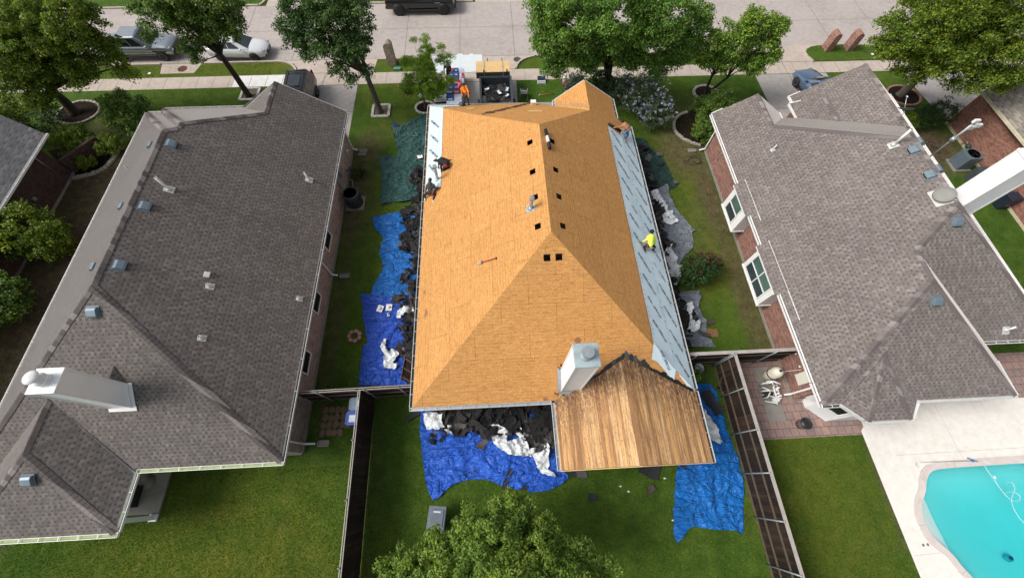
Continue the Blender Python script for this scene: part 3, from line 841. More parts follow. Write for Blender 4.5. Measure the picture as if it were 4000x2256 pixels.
def gutter(parent, pts, outs, inner=GUT_DARK, mat=GUTTER, w=.13, h=.11, hang=.62, back=True):
    """pts: eave points, outs: outward direction of each run"""
    m = MB()
    for (a, b), o_ in zip(zip(pts[:-1], pts[1:]), outs):
        a, b = Vector(a), Vector(b); o_ = Vector(o_).normalized(); d = (b - a).normalized()
        Z = Vector((0, 0, 1))
        m.beam(a + o_ * (w / 2) - Z * h, b + o_ * (w / 2) - Z * h, w, .012, mi=1)
        m.beam(a + o_ * w - Z * (h / 2), b + o_ * w - Z * (h / 2), .020, h, mi=0)
        m.beam(a + o_ * (w / 2) - Z * (h - .03), b + o_ * (w / 2) - Z * (h - .03), w * .8, .02, mi=1)
        if back: m.beam(a - o_ * .004 - Z * (h / 2 + .012), b - o_ * .004 - Z * (h / 2 + .012), .018, h, mi=0)
        m.box(-.01, .01, -.01, .01, -h, 0, 0, Matrix.Translation(a + o_ * w)); m.box(-.01, .01, -.01, .01, -h, 0, 0, Matrix.Translation(b + o_ * w))
        L = (b - a).length; k = int(L / hang)
        for i in range(1, k + 1):
            p = a + d * (L * i / (k + 1)); m.beam(p, p + o_ * w, .022, .012, mi=0)
        for e in (a, b): m.beam(e - Z * (h / 2), e + o_ * w - Z * (h / 2), .012, h, mi=0)
    return m.build('gutter', [mat, inner], parent)
def walls(name, parent, loop, z0, z1, mat, base=None, skirt=True):
    m = MB(); n = len(loop)
    a = sum(loop[i][0] * loop[(i + 1) % n][1] - loop[(i + 1) % n][0] * loop[i][1] for i in range(n))
    if a < 0: loop = loop[::-1]
    for i in range(n):
        p, q = loop[i], loop[(i + 1) % n]
        m.add([(p[0], p[1], z0), (q[0], q[1], z0), (q[0], q[1], z1), (p[0], p[1], z1)], [(0, 1, 2, 3)])
    w = m.build(name, mat, parent)
    if skirt:
        s = MB()
        for i in range(n):
            p, q = Vector((*loop[i], 0)), Vector((*loop[(i + 1) % n], 0)); d = (q - p).normalized(); o_ = Vector((d.y, -d.x, 0))
            s.beam(p + o_ * .02 + Vector((0, 0, .07)), q + o_ * .02 + Vector((0, 0, .07)), .10, .14)
        s.build('foundation', base or CONC_GREY, parent)
    return w
def soffit(parent, pts, z, mat=WHITE, name='soffit'):
    m = MB(); m.poly([Vector((p[0], p[1], z)) for p in pts][::-1]); m.poly([Vector((p[0], p[1], z + .01)) for p in pts]); return m.build(name, mat, parent)
def frame_on(p, n, up_hint=(0, 0, 1)):
    """matrix with z along the plane normal, y up the slope"""
    n = Vector(n).normalized(); x = Vector((0, 0, 1)).cross(n)
    if x.length < 1e-3: x = Vector((1, 0, 0))
    x.normalize(); y = n.cross(x)
    M_ = Matrix((x, y, n)).transposed().to_4x4(); M_.translation = Vector(p); return M_
def box_vent(parent, p, n, mat=VENT_BLUE, s=1.0, rot=0.0):
    M_ = frame_on(p, n) @ Matrix.Rotation(rot, 4, 'Z') @ Matrix.Scale(s, 4)
    f = MB(); f.box(-.24, .24, -.20, .26, .004, .014, 0, M_); fl = f.build('vent_flashing', mat, parent)
    h = MB()
    # hood: a curved cap, open on the lower side
    prof = [(-.17, .015), (-.20, .10), (-.13, .145), (.10, .15), (.19, .10), (.21, .015)]
    vs = []
    for x in (-.19, .19):
        for y, z in prof: vs.append(M_ @ Vector((x, y, z)))
    k = len(prof); fs = [(i, i + 1, k + i + 1, k + i) for i in range(k - 1)] + [tuple(range(k))[::-1], tuple(range(k, 2 * k))]
    h.add(vs, fs); o_ = h.build('box_vent', mat, parent, bevel=.012)
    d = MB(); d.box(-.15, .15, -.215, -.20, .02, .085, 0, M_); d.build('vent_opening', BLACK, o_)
    return o_
def pipe_vent(parent, p, n, h=.35, r=.045, mat=PIPE_WHITE, cap=False, fl=LEAD, tilt=0, fs=.17):
    M_ = frame_on(p, n)
    f = MB(); f.box(-fs, fs, -fs * 1.2, fs * 1.1, .003, .016, 0, M_); f.lathe([(r * 2.2, 0), (r * 1.9, .05), (r * 1.25, .11), (r * 1.05, .12)], p, 12)
    m = MB(); p = Vector(p)
    m.tube([p + Vector((0, 0, -.05)), p + Vector((0, 0, h))], r, 12)
    if cap: m.lathe([(r * 1.0, 0), (r * 1.55, .02), (r * 1.6, .16), (r * 1.5, .18), (0, .19)], p + Vector((0, 0, h - .02)), 18, smooth=False)
    else: m.lathe([(r * .78, 0), (0, .001)], p + Vector((0, 0, h + .001)), 12, mi=1)
    o_ = m.build('vent_pipe', [mat, BLACK], parent); f.build('pipe_flashing', fl, o_)
    return o_
def sidewall_pt(): pass

# ------------------------------------------------------------------ the house in the middle, roof stripped to the boards
mC = .62; E0 = 2.8
xL, xR, yS, yN, xm = -4.12, 8.72, 3.08, 22.3, 2.3
zr = E0 + mC * (xm - xL)
PLn, PRn, PSn, PNn = (-mC, 0, 1), (mC, 0, 1), (0, -mC, 1), (0, mC, 1)
zL = lambda x: E0 + mC * (x - xL); zRr = lambda x: E0 + mC * (xR - x); zS = lambda y: E0 + mC * (y - yS); zN = lambda y: E0 + mC * (yN - y)
onL = lambda X, Y: onp(X, Y, PLn, E0 - mC * xL); onR = lambda X, Y: onp(X, Y, PRn, E0 + mC * xR); onS = lambda X, Y: onp(X, Y, PSn, E0 - mC * yS)
RN = Vector((xm, 15.9, zr)); RS = Vector((xm, yS + (xm - xL), zr))
house = thing('house', 'brick house stripped to bare orange sheathing boards, workers on its hipped roof', 'house', (2.3, 12, 0))
K = Vector((-.75, 18.85, zL(-.75))); CNW = Vector((xL, yN, E0)); V1 = Vector((2.6, yN, E0))
W2 = Vector((5.7, 19.28, zRr(5.7))); VA = Vector((5.75, 21.95, zRr(5.75)))
wl_n = Vector((4.15, 22.42, 2.9)); wl_s = Vector((4.15, 21.75, 2.9))
holes_px = [(1333, 358), (1340, 432), (1346, 496), (1353, 569)]; holes_r = [(1389, 355), (1398, 427), (1406, 494), (1416, 568)]; holes_s = [(1376, 648), (1406, 646)]
def hole(p, n, s=.15):
    M_ = frame_on(p, n); return [M_ @ Vector((x, y, 0)) for x, y in ((-s, -s), (s, -s), (s, s), (-s, s))]
rf = Roof()
wr_n = Vector((7.68, 21.75, zRr(7.68))); wr_s = Vector((7.68, 19.95, zRr(7.68)))
rf.face([CNW, (xL, yS, E0), RS, RN, K], [hole(onL(*q), PLn) for q in holes_px])
rf.face([(xR, yS, E0), (xR, 19.95, E0), wr_s, wr_n, VA, W2, RN, RS], [hole(onR(*q), PRn) for q in holes_r])
rf.face([(xL, yS, E0), (2.25, yS, E0), (xR, yS, E0), RS], [hole(onS(*q), PSn) for q in holes_s])
nm1 = geometry.normal([CNW, K, V1]); rf.face([CNW, K, V1])
vb = Vector((4.2, 21.9, 2.82))
rf.face([V1, K, RN]); rf.face([V1, RN, W2, vb])
rf.face([W2, VA, wl_n, wl_s]); rf.face([W2, wl_s, vb], th=.03)
roof = rf.m.build('roof', [OSB, FENCE_RAIL], house)
# patio roof, planks
rp = Roof(); zpr = 3.78; PX0, PXR = 2.24, 5.45
PA = Vector((PXR, yS + (zpr - E0) / mC + .05, zpr)); PL0 = Vector((PX0, 3.1, E0 + .03)); PR0 = Vector((xR, 3.1, E0 + .03))
rp.face([(PX0, .22, E0 + .02), (PXR, .22, zpr), PA, PL0], th=.05); rp.face([(PXR, .22, zpr), (xR, .22, E0 + .02), PR0, PA], th=.05)
prf = rp.m.build('patio_roof', [PLANK, PLANK], house)
fm = MB()
fm.beam((PX0, .19, E0 - .09), (PXR, .19, zpr - .09), .03, .18); fm.beam((PXR, .19, zpr - .09), (xR, .19, E0 - .09), .03, .18)
fm.build('fascia', OSB_NEW, house)
pp_ = MB()
for x in (2.6, 5.5, 8.3): pp_ = MB(); pp_.box(x - .09, x + .09, .45, .63, 0, 2.85); pp_.build('patio_post', WHITE, house)
# torn felt along the junction
tf = MB(); rnd = random.Random(3)
for a, b, nn in ((PA, Vector((3.45, 3.55, 3.1)), PSn), (PA, Vector((8.55, 3.2, 2.87)), PSn)):
    a, b = Vector(a), Vector(b); L = (b - a).length; k = int(L / .22)
    Q_ = [a.lerp(b, i / k) for i in range(k + 1)]; hs_ = [max(.02, .13 + .13 * noise.noise(Vector((i * .55, a.x + b.x, 3)))) * (1.2 - .5 * i / k) * rnd.uniform(.5, 1.3) for i in range(k + 1)]
    for i in range(k):
        p, q = Q_[i] + Vector((0, 0, .05)), Q_[i + 1] + Vector((0, 0, .05)); up_ = Vector((0, 1, mC)); dn = Vector((0, -.07, .0)); f = rnd.uniform(.25, .75)
        tf.add([p + dn, q + dn, q + up_ * hs_[i + 1], p.lerp(q, f) + up_ * (hs_[i] + hs_[i + 1]) * rnd.uniform(.2, .8), p + up_ * hs_[i]], [(0, 1, 2, 3, 4)])
for p0 in ((2.35, 3.3), (2.6, 3.25), (2.9, 3.3), (2.48, 4.3), (2.6, 4.36), (3.0, 3.22)):
    for _ in range(3):
        x, y = p0[0] + rnd.uniform(-.12, .12), p0[1] + rnd.uniform(-.08, .08); z = zS(y) + .02
        tf.add([(x, y, z), (x + rnd.uniform(.05, .2), y + rnd.uniform(-.05, .1), z + .06), (x + rnd.uniform(-.05, .1), y + .12, z + .09)], [(0, 1, 2)])
tf.build('torn_felt_edge', FELT, house)
# walls and gutters
walls('wall', house, [(-3.65, 3.6), (-3.65, 21.8), (3.9, 21.8), (3.9, 21.3), (7.5, 21.3), (7.5, 19.6), (8.25, 19.6), (8.25, 3.6)], 0, 2.72, BR_RED)
soffit(house, [(xL, yS), (xR, yS), (xR, 19.95), (7.68, 19.95), (7.68, 21.7), (4.15, 21.7), (4.15, yN), (xL, yN)], 2.66)
gm = MB(); gv = [(4.25, 21.72, 2.6), (7.6, 21.72, 2.6), (7.6, 21.72, zRr(7.6) - .08), (5.75, 21.72, VA.z - .1), (4.25, 21.72, 2.85)]
gm.add(gv, [tuple(range(5))[::-1]]); gm.build('gable_wall', BR_RED, house)
eg = 2.79
gutter(house, [(xL - .01, yN + .02, eg), (xL - .01, yS - .02, eg)], [(-1, 0, 0)])
gutter(house, [(xL - .13, yS - .01, eg), (PX0 - .14, yS - .01, eg)], [(0, -1, 0)], GALV)
gutter(house, [(PX0 - .01, yS - .1, eg), (PX0 - .01, .2, eg)], [(-1, 0, 0)], GALV)
gutter(house, [(xR + .01, .2, eg), (xR + .01, 3.2, eg)], [(1, 0, 0)]); gutter(house, [(xR + .01, 3.3, eg), (xR + .01, 19.93, eg)], [(1, 0, 0)])
gutter(house, [(wr_s.x + .01, 19.98, wr_s.z), (wr_n.x + .01, 21.7, wr_n.z)], [(1, 0, 0)]); gutter(house, [(xL - .1, yN + .01, eg), (4.1, yN - .1, eg)], [(0, 1, 0)], GALV)
gutter(house, [(wl_s.x - .01, wl_s.y - .03, 2.88), (wl_n.x - .01, wl_n.y, 2.88)], [(-1, 0, 0)], GALV, WHITE, w=.17)
rk = MB(); rk.beam(wl_n + Vector((-.02, .03, -.07)), VA + Vector((0, .03, -.07)), .04, .15); rk.beam(VA + Vector((0, .03, -.07)), wr_n + Vector((0, .03, -.07)), .04, .15); rk.build('rake_board', WHITE, house)
# old chase: white sided chimney with metal cap
def chimney(parent, x0, x1, y0, y1, zb, zt, side=SIDING, capm=STEEL_BLUE, flue='collar', trim=True):
    m = MB(); m.box(x0, x1, y0, y1, zb, zt - .06)
    k = 0; z = zb + .12
    while z < zt - .1:        # lap siding courses
        m.box(x0 - .004, x1 + .004, y0 - .004, y1 + .004, z, z + .008); z += .20
    ch = m.build('chimney', side, parent)
    if trim:
        t = MB()
        for x in (x0, x1):
            for y in (y0, y1): t.box(x - .03, x + .03, y - .03, y + .03, zb, zt - .08)
        t.build('corner_trim', WHITE, ch)
    c = MB(); c.box(x0 - .045, x1 + .045, y0 - .045, y1 + .045, zt - .08, zt)
    cx, cy = (x0 + x1) / 2, (y0 + y1) / 2
    c.build('chimney_cap', capm, ch, bevel=.01)
    f = MB(); f.lathe([(.24, 0), (.22, .05), (.17, .07), (.165, .16)], (cx, cy, zt), 18)
    if flue == 'mushroom': f.lathe([(.20, .10), (.235, .13), (.235, .22), (.15, .24), (.12, .46)], (cx, cy, zt), 18); f.lathe([(.17, .40), (.245, .44), (.24, .47), (.15, .53), (0, .56)], (cx, cy, zt), 18)
    else: f.lathe([(.20, .12), (.205, .30), (.12, .31)], (cx, cy, zt), 24, smooth=False); f.lathe([(.215, .34), (.22, .37), (.215, .40), (0, .405)], (cx, cy, zt), 24, smooth=False)
    f.build('flue', GALV if flue != 'mushroom' else WHITE, ch)
    return ch
ch = chimney(house, 2.57, 3.40, 3.44, 4.24, 2.9, 7.33)
fl = MB(); fl.box(2.40, 2.56, 3.4, 4.35, 0, .02, 0, Matrix(((1, 0, 0, 0), (0, 1, 0, 0), (0, mC, 1, zS(0) + .03), (0, 0, 0, 1))))
fl.box(2.5, 3.55, 3.30, 3.43, 0, .03, 0, Matrix(((1, 0, 0, 0), (0, 1, 0, 0), (0, mC, 1, zS(0) + .05), (0, 0, 0, 1))))
fl.build('chimney_flashing', GALV, ch)
# the flue pipe between the vent holes
p = onL(1336, 524); pipe_vent(house, p, PLn, .62, .075, GALV, True, GALV, 0, .2)
p = onL(1101, 452); pipe_vent(house, p, PLn, .95, .075, GALV, True, LEAD, 0, .24)
# stains
sn = MB()
def blot(n_, on, X, Y, rx, ry, sd, lift=.006):
    r = random.Random(sd); c = on(X, Y); M_ = frame_on(c, n_); k = 14
    pts = [M_ @ Vector((math.cos(2 * PI * i / k) * rx * r.uniform(.6, 1.15), math.sin(2 * PI * i / k) * ry * r.uniform(.6, 1.15), lift)) for i in range(k)]
    sn.add(pts, [tuple(range(k))])
for X, Y, rx, ry, s_ in ((1068, 735, .14, .10, 1), (1072, 787, .2, .13, 2)): blot(PLn, onL, X, Y, rx, ry, s_)
blot(PSn, onS, 1453, 858, .16, .22, 5); blot(PSn, onS, 1372, 1003, .13, .09, 6)
sn.build('roof_stain', plain('rust_brown_stain', (.33, .15, .06), .8, 0, .3, 6, .4), roof)
# dark valley line on the front slope
dv = MB(); rr = random.Random(12); nA = Vector((0, 0, .012))
for i in range(46):
    t = rr.uniform(.02, .97); p = K.lerp(V1, t); s_ = rr.uniform(.06, .16)
    dv.add([p + nA + Vector((rr.uniform(-.3, 0) - .05, rr.uniform(-.05, .05), .02)), p + nA + Vector((rr.uniform(-.05, .2), -s_ * .6, .06)), p + nA + Vector((rr.uniform(.1, .35), rr.uniform(-.02, .1), .03)), p + nA + Vector((0, s_ * .7, .03))], [(0, 1, 2, 3)])
dv.build('old_valley_felt', plain('brown_felt_remnant', (.10, .06, .035), .85, 0, .5, 8, .4), roof)
wf = MB(); rr = random.Random(2)      # scraped edge of old board above the wing
for i in range(26):
    t = i / 25; p = wl_s.lerp(W2, t) + Vector((0, .15, 0)); nW = Vector((-(W2.z - wl_s.z) / 1.6, 0, 1)).normalized()
    y0 = p.y + rr.uniform(.0, .08); y1 = y0 + rr.uniform(.15, .42); wd = rr.uniform(.02, .05)
    zz = lambda x: wl_s.z + (W2.z - wl_s.z) * (x - wl_s.x) / (W2.x - wl_s.x) + .008
    wf.add([(p.x - wd, y0, zz(p.x - wd)), (p.x + wd, y0, zz(p.x + wd)), (p.x + wd * .5, y1, zz(p.x + wd * .5)), (p.x - wd * 1.2, (y0 + y1) / 2, zz(p.x - wd * 1.2))], [(0, 1, 2, 3)])
wf.build('glue_marks', plain('tan_glue_marks', (.42, .26, .12), .8, 0, .3, 6, .3), roof)

# ------------------------------------------------------------------ left neighbour
def window(parent, x, y0, y1, z0, z1, face, frame=WHITE, glass=GLASS_DK, mull=(), cross=False):
    """window in a wall facing +x (face=1) or -x (face=-1)"""
    f = MB(); t = .06; X0, X1 = sorted((x, x + face * .05))
    f.box(X0, X1, y0 - t, y1 + t, z0 - t, z0); f.box(X0, X1, y0 - t, y1 + t, z1, z1 + t)
    f.box(X0, X1, y0 - t, y0, z0, z1); f.box(X0, X1, y1, y1 + t, z0, z1)
    for ym in mull: f.box(X0, X1, ym - .03, ym + .03, z0, z1)
    zm = (z0 + z1) / 2
    f.box(X0, X1 - .01 if face > 0 else X1, y0, y1, zm - .025, zm + .025)
    w = f.build('window', frame, parent)
    g = MB(); xg = x + face * .012
    ys_ = [y0] + list(mull) + [y1]
    for a, b in zip(ys_[:-1], ys_[1:]):
        g.add([(xg, a, z0), (xg, b, z0), (xg, b, zm), (xg, a, zm)], [(0, 1, 2, 3) if face > 0 else (3, 2, 1, 0)], 0)
        g.add([(xg, a, zm), (xg, b, zm), (xg, b, z1), (xg, a, z1)], [(0, 1, 2, 3) if face > 0 else (3, 2, 1, 0)], 1)
    g.build('pane', [glass, GLASS_GR if glass is not GLASS_DK else GLASS_DK], w)
    return w
mL = .66; e = 2.8
house_l = thing('house', 'brick house with dark brown shingle roof and long white chimney, left of the stripped roof', 'house', (-15.9, 11, 0))
LX0, LX1, LXM = -22.27, -9.5, -15.9
LZR = e + mL * (LX1 - LXM)                      # 7.02
lR = lambda X, Y: onp(X, Y, (mL, 0, 1), e + mL * LX1); lS = lambda X, Y: onp(X, Y, (0, -mL, 1), e - mL * 1.15); lLf = lambda X, Y: onp(X, Y, (-mL, 0, 1), e - mL * LX0)
RNl = Vector((LXM, 15.97, LZR)); RSl = Vector((LXM, 7.57, LZR))
a_ = Vector((-15.49, 16.75, 6.75)); b_ = Vector((-15.55, 16.38, 6.79)); gs = Vector((-12.9, 19.37, 5.04)); ga = Vector((-12.9, 22.0, 5.04))
gl_ = Vector((-16.3, 22.0, 2.8)); RL = Vector((-15.45, 1.15, 2.8)); wv_ = Vector((-18.37, 3.86, 4.58)); wh = Vector((-18.37, 1.75, 4.58))
L = Roof()
L.face([(LX1, 1.15, e), (LX1, 22.0, e), ga, gs, a_, b_, RNl, RSl])
L.face([(LX1, 1.15, e), RSl, (LX0, 1.15, e)])
L.face([(LX0, 22.37, e), (LX0, 1.15, e), RSl, RNl])
L.face([(LX0, 22.37, e), RNl, b_, (-21.4, 22.37, e)])
L.face([(-21.36, 22.67, e), a_, b_, (-21.36, 22.3, e)])
L.face([(-21.36, 22.67, e), (-15.9, 22.67, e), gs, a_])
L.face([gs, ga, gl_, (-16.3, 22.65, 2.8)], th=.06)
# rear wing
L.face([(-15.45, 1.0, e), (-15.45, -1.12, e), wh, wv_]); L.face([(-15.45, -1.12, e), (-21.3, -1.12, e), wh]); L.face([(-21.3, -1.12, e), (-21.3, 1.0, e), wv_, wh])
L.m.build('roof', [SH_LEFT, WHITE], house_l)
nR, nS, nW, nN = (mL, 0, 1), (0, -mL, 1), (-mL, 0, 1), (0, mL, 1)
caps(house_l, [(RSl, RNl, nR, nW), ((LX1, 1.15, e), RSl, nR, nS), ((LX0, 1.15, e), RSl, nW, nS), ((LX0, 22.37, e), RNl, nW, nN), (gs, a_, nR, nN), (gs, ga, nR, nW), (a_, b_, nR, nW), (b_, RNl, nR, nN),
               ((-15.45, -1.12, e), wh, nR, nS), (wh, wv_, nR, nW), ((-21.3, -1.12, e), wh, nW, nS), ((-21.36, 22.67, e), a_, nW, nN)], CAP_LEFT)
walls('wall', house_l, [(-9.97, 1.65), (-9.97, 21.6), (-16.0, 21.6), (-16.0, 22.1), (-21.8, 22.1), (-21.8, 1.65)], 0, 2.72, BR_PINK)
gm = MB(); gm.add([(-15.95, 21.6, 2.6), (-10.0, 21.6, 2.6), (-10.0, 21.6, 3.05), (-12.9, 21.6, 4.9), (-15.95, 21.6, 2.98)], [(4, 3, 2, 1, 0)]); gm.build('gable_wall', BR_PINK, house_l)
soffit(house_l, [(LX0, 1.2), (LX1, 1.2), (LX1, 21.9), (-16.3, 21.9), (-16.3, 22.6), (-21.3, 22.6), (-21.3, 22.3), (LX0, 22.3)], 2.68)
soffit(house_l, [(-21.2, -1.05), (-15.5, -1.05), (-15.5, 1.2), (-21.2, 1.2)], 2.67)
rk = MB(); rk.beam(ga + Vector((0, .02, -.07)), (LX1, 22.02, 2.73), .03, .13); rk.beam(ga + Vector((0, .02, -.07)), (-16.3, 22.02, 2.73), .03, .13); rk.build('rake_board', WHITE, house_l)
gutter(house_l, [(LX1 + .01, 1.1, 2.78), (LX1 + .01, 21.95, 2.78)], [(1, 0, 0)], GUT_DARK, w=.11, hang=1.5)
gutter(house_l, [(-15.4, 1.13, 2.78), (LX1 + .1, 1.13, 2.78)], [(0, -1, 0)], GUT_MOSS, WHITE, w=.13, hang=.9)
gutter(house_l, [(-15.43, 1.0, 2.78), (-15.43, -1.1, 2.78)], [(1, 0, 0)], GUT_MOSS, WHITE, w=.12, hang=.8); gutter(house_l, [(-21.3, -1.14, 2.78), (-15.35, -1.14, 2.78)], [(0, -1, 0)], GUT_MOSS, WHITE, w=.14, hang=.8)
gutter(house_l, [(LX0 - .01, 1.1, 2.78), (LX0 - .01, 22.4, 2.78)], [(-1, 0, 0)], GUT_DARK, WHITE, w=.10, hang=1.2)
gutter(house_l, [(-22.2, 22.38, 2.78), (-21.4, 22.38, 2.78)], [(0, 1, 0)], GUT_MOSS, WHITE); gutter(house_l, [(-21.3, 22.69, 2.78), (-16.0, 22.69, 2.78)], [(0, 1, 0)], GUT_DARK, WHITE)
lch = chimney(house_l, -16.0, -15.14, 3.40, 4.20, 3.9, 7.42, SIDING, SIDING, 'mushroom')
ck = MB()   # saddle behind the chimney
ck.add([(-15.95, 4.2, 4.82), (-15.2, 4.2, 4.82), (-15.57, 4.2, 5.25), (-15.57, 4.88, 5.28)], [(0, 3, 2), (2, 3, 1)]); ck.build('chimney_saddle', SH_LEFT, lch)
fl = MB(); Mx = Matrix(((1, 0, 0, 0), (0, 1, 0, 0), (0, mL, 1, e - mL * 1.15 + .03), (0, 0, 0, 1)))
fl.box(-16.05, -14.95, 3.26, 3.42, 0, .03, 0, Mx); fl.box(-15.12, -14.98, 3.3, 4.25, 0, .025, 0, Mx); fl.build('chimney_flashing', WHITE, lch)
for X, Y in ((432, 364), (366, 520), (303, 668)): box_vent(house_l, lR(X, Y), nR, rot=PI / 2 * 0)
for X, Y in ((380, 366), (307, 520), (237, 672)): box_vent(house_l, lLf(X, Y), nW, s=.8)
box_vent(house_l, lS(236, 785), nS); box_vent(house_l, onp(73, 1207, nS, e + mL * 1.12), nS)
pipe_vent(house_l, lR(425, 476), nR, .8, .06, PIPE_WHITE); pipe_vent(house_l, lR(777, 452), nR, .60, .05)
pipe_vent(house_l, lR(528, 720), nR, .22, .05, fs=.14); pipe_vent(house_l, lR(753, 751), nR, .22, .05, fs=.13); pipe_vent(house_l, lR(508, 850), nR, .20, .05, fs=.13)
pipe_vent(house_l, lLf(322, 424), nW, .25, .03, fs=.08)
q = lR(522, 692); m = MB(); m.box(-.12, .12, -.09, .13, .0, .13, 0, frame_on(q, nR)); m.build('square_vent', PIPE_WHITE, house_l, bevel=.02)
# windows in the side wall
for y in (14.15, 10.2, 6.6): pass
for yc in (13.1, 9.15, 5.85): window(house_l, -9.96, yc - .55, yc + .5, 1.0, 2.35, 1, SIDING)
def downspout(parent, x, y, face, ztop=2.7, kick=.35, mat=WHITE, gx=None):
    m = MB(); gx = x + face * .5 if gx is None else gx
    P_ = [(gx, y, ztop), (gx, y, ztop - .12), (x + face * .06, y, ztop - .45), (x + face * .06, y, .22), (x + face * kick, y, .10)]
    for a, b in zip(P_[:-1], P_[1:]): m.beam(a, b, .085, .065)
    return m.build('downspout', mat, parent)
downspout(house_l, -9.95, 21.35, 1, gx=-9.43); downspout(house_l, -9.95, 11.4, 1, gx=-9.43); downspout(house_l, -9.95, 2.05, 1, gx=-9.43, kick=.55)
# utilities on the wall
u = MB(); u.box(-9.95, -9.80, 18.0, 18.35, 1.1, 1.75); u.box(-9.95, -9.83, 17.3, 17.75, .9, 1.9); u.tube([(-9.86, 18.1, 1.75), (-9.86, 18.1, 2.6)], .03); u.tube([(-9.86, 17.5, .9), (-9.86, 17.45, .05)], .025); u.tube([(-9.8, 18.5, .4), (-9.55, 18.45, .3), (-9.5, 17.9, .05)], .02)
u.build('electric_meter', GALV, house_l)
g = MB(); g.ball((-9.7, 19.3, .5), (.12, .17, .14)); g.tube([(-9.9, 19.0, .6), (-9.7, 19.0, .6), (-9.62, 19.3, .6), (-9.62, 19.3, .02)], .025); g.build('gas_meter', DGREY, house_l)
g = MB(); g.ball((-9.85, 20.3, 1.1), .09); g.tube([(-9.9, 20.3, 1.2), (-9.88, 20.3, .3)], .02); g.build('hose_bib', PIPE_WHITE, house_l)
# covered patio behind: slab, post beam
pt = MB(); pt.box(-21, -16.05, -.62, 1.5, -.02, .10); pt.build('patio_slab', CONC_GREY, house_l)
bm_ = MB(); bm_.box(-16.38, -16.14, -.86, -.66, .08, 2.66); bm_.box(-16.44, -16.08, -.92, -.60, .0, .10); bm_.build('patio_post', SIDING, house_l)
bm_ = MB(); bm_.lathe([(.30, 0), (.34, .02), (0, .03)], (-17.0, .75, .10), 18); bm_.build('stepping_disc', CONC_GREY, house_l)
bm_ = MB(); bm_.box(-18.2, -17.1, -.3, .6, .1, .8); tag(bm_.build('covered_grill', BLACKP, None), 'dark covered grill standing under the rear roof wing of the brown roof house', 'grill')

# splash blocks
def splash(x, y, rz, label):
    t_ = thing('splash_block', label, 'splash block', (x, y, 0), 'splash blocks', rz)
    m = MB(); m.box(-.02, .55, -.15, -.10, 0, .08); m.box(-.02, .55, .10, .15, 0, .08); m.box(-.02, .03, -.15, .15, 0, .08); m.box(-.02, .55, -.13, .13, 0, .035)
    o_ = m.build('block', CONC_GREY, t_); o_.matrix_parent_inverse = Matrix.Identity(4); return t_
splash(-9.5, 21.35, 0, 'concrete splash block under the downspout next to the driveway of the brown roof house')
splash(-9.5, 11.4, 0, 'concrete splash block halfway down the left side yard, beside brick wall')
splash(-9.3, 2.05, 0, 'white rimmed splash block at the rear corner of the brown roof house')

# ------------------------------------------------------------------ right neighbour
mR = .66
house_r = thing('house', 'red brick house with mauve tan roof and white box windows, right of the stripped roof', 'house', (20.6, 11, 0))
RX0 = 14.33; RXM = 20.65; RZR = 2.8 + mR * (RXM - RX0); RX1 = 2 * RXM - RX0
rW = lambda X, Y: onp(X, Y, (-mR, 0, 1), 2.8 - mR * RX0)
rSm = lambda X, Y: onp(X, Y, (0, -mR, 1), 2.8 - mR * 3.8)
rSw = lambda X, Y: onp(X, Y, (0, -mR, 1), 2.8 - mR * 2.30)
N0 = Vector((RXM, 13.95, RZR)); S0 = Vector((RXM, 10.1, RZR)); h3 = Vector((18.93, 8.4, 5.84)); h4 = Vector((18.93, 6.92, 5.84))
fa = Vector((16.55, 20.8, 4.27)); fs_ = Vector((16.55, 18.05, 4.27))
gsr = Vector((23.5, 16.8, 5.05)); gar = Vector((23.5, 22.3, 5.05))
bay = Vector((16.96, 4.2, 4.12)); b1 = Vector((16.1, 1.5, 2.76)); b2 = Vector((18.15, 1.5, 2.76)); c1 = Vector((15.2, 2.3, 2.8)); c2 = Vector((18.75, 2.3, 2.8))
Rr = Roof(); e = 2.8
yy = lambda z: 2.30 + (z - 2.8) / mR
Rr.face([(RX0, 2.30, e), (RX0, 20.85, e), fa, fs_, N0, S0, h3, h4])
Rr.face([fs_, fa, (18.8, 20.8, 2.8), (18.8, 20.2, 2.8)])
Rr.face([N0, fs_, (18.75, 20.25, 2.8), (20.05, 20.25, 2.8), gsr])
Rr.face([gsr, gar, (20.08, 22.3, 2.8), (20.08, 20.2, 2.8)])
rib_h = .16
Rr.face([(19.82, 21.6, 2.80), (21.26, 21.1, 3.76), (21.26, 18.75, 3.76), (19.82, 19.95, 2.80)], th=.04)
Rr.face([(21.26, 21.1, 3.76), (21.5, 20.9, 3.74), (21.5, 18.6, 3.74), (21.26, 18.75, 3.76)], th=.02)
Rr.face([N0, gsr, gar, (RX1, 22.3, e), (RX1, 3.8, e), S0])
Rr.face([S0, (26.04, 4.71, 3.40), (22.64, 4.71, 3.40), h3])
Rr.face([h3, h4, (23.45, 2.30, e), (23.45, 3.95, 2.86), (22.7, 4.71, 3.34)])
cS = Vector((16.2, 4.2, 4.05))
Rr.face([h4, (RX0, 2.30, e), c1, bay, c2, (23.45, 2.30, e)])
Rr.face([c1, b1, bay]); Rr.face([b1, b2, bay]); Rr.face([b2, c2, bay])
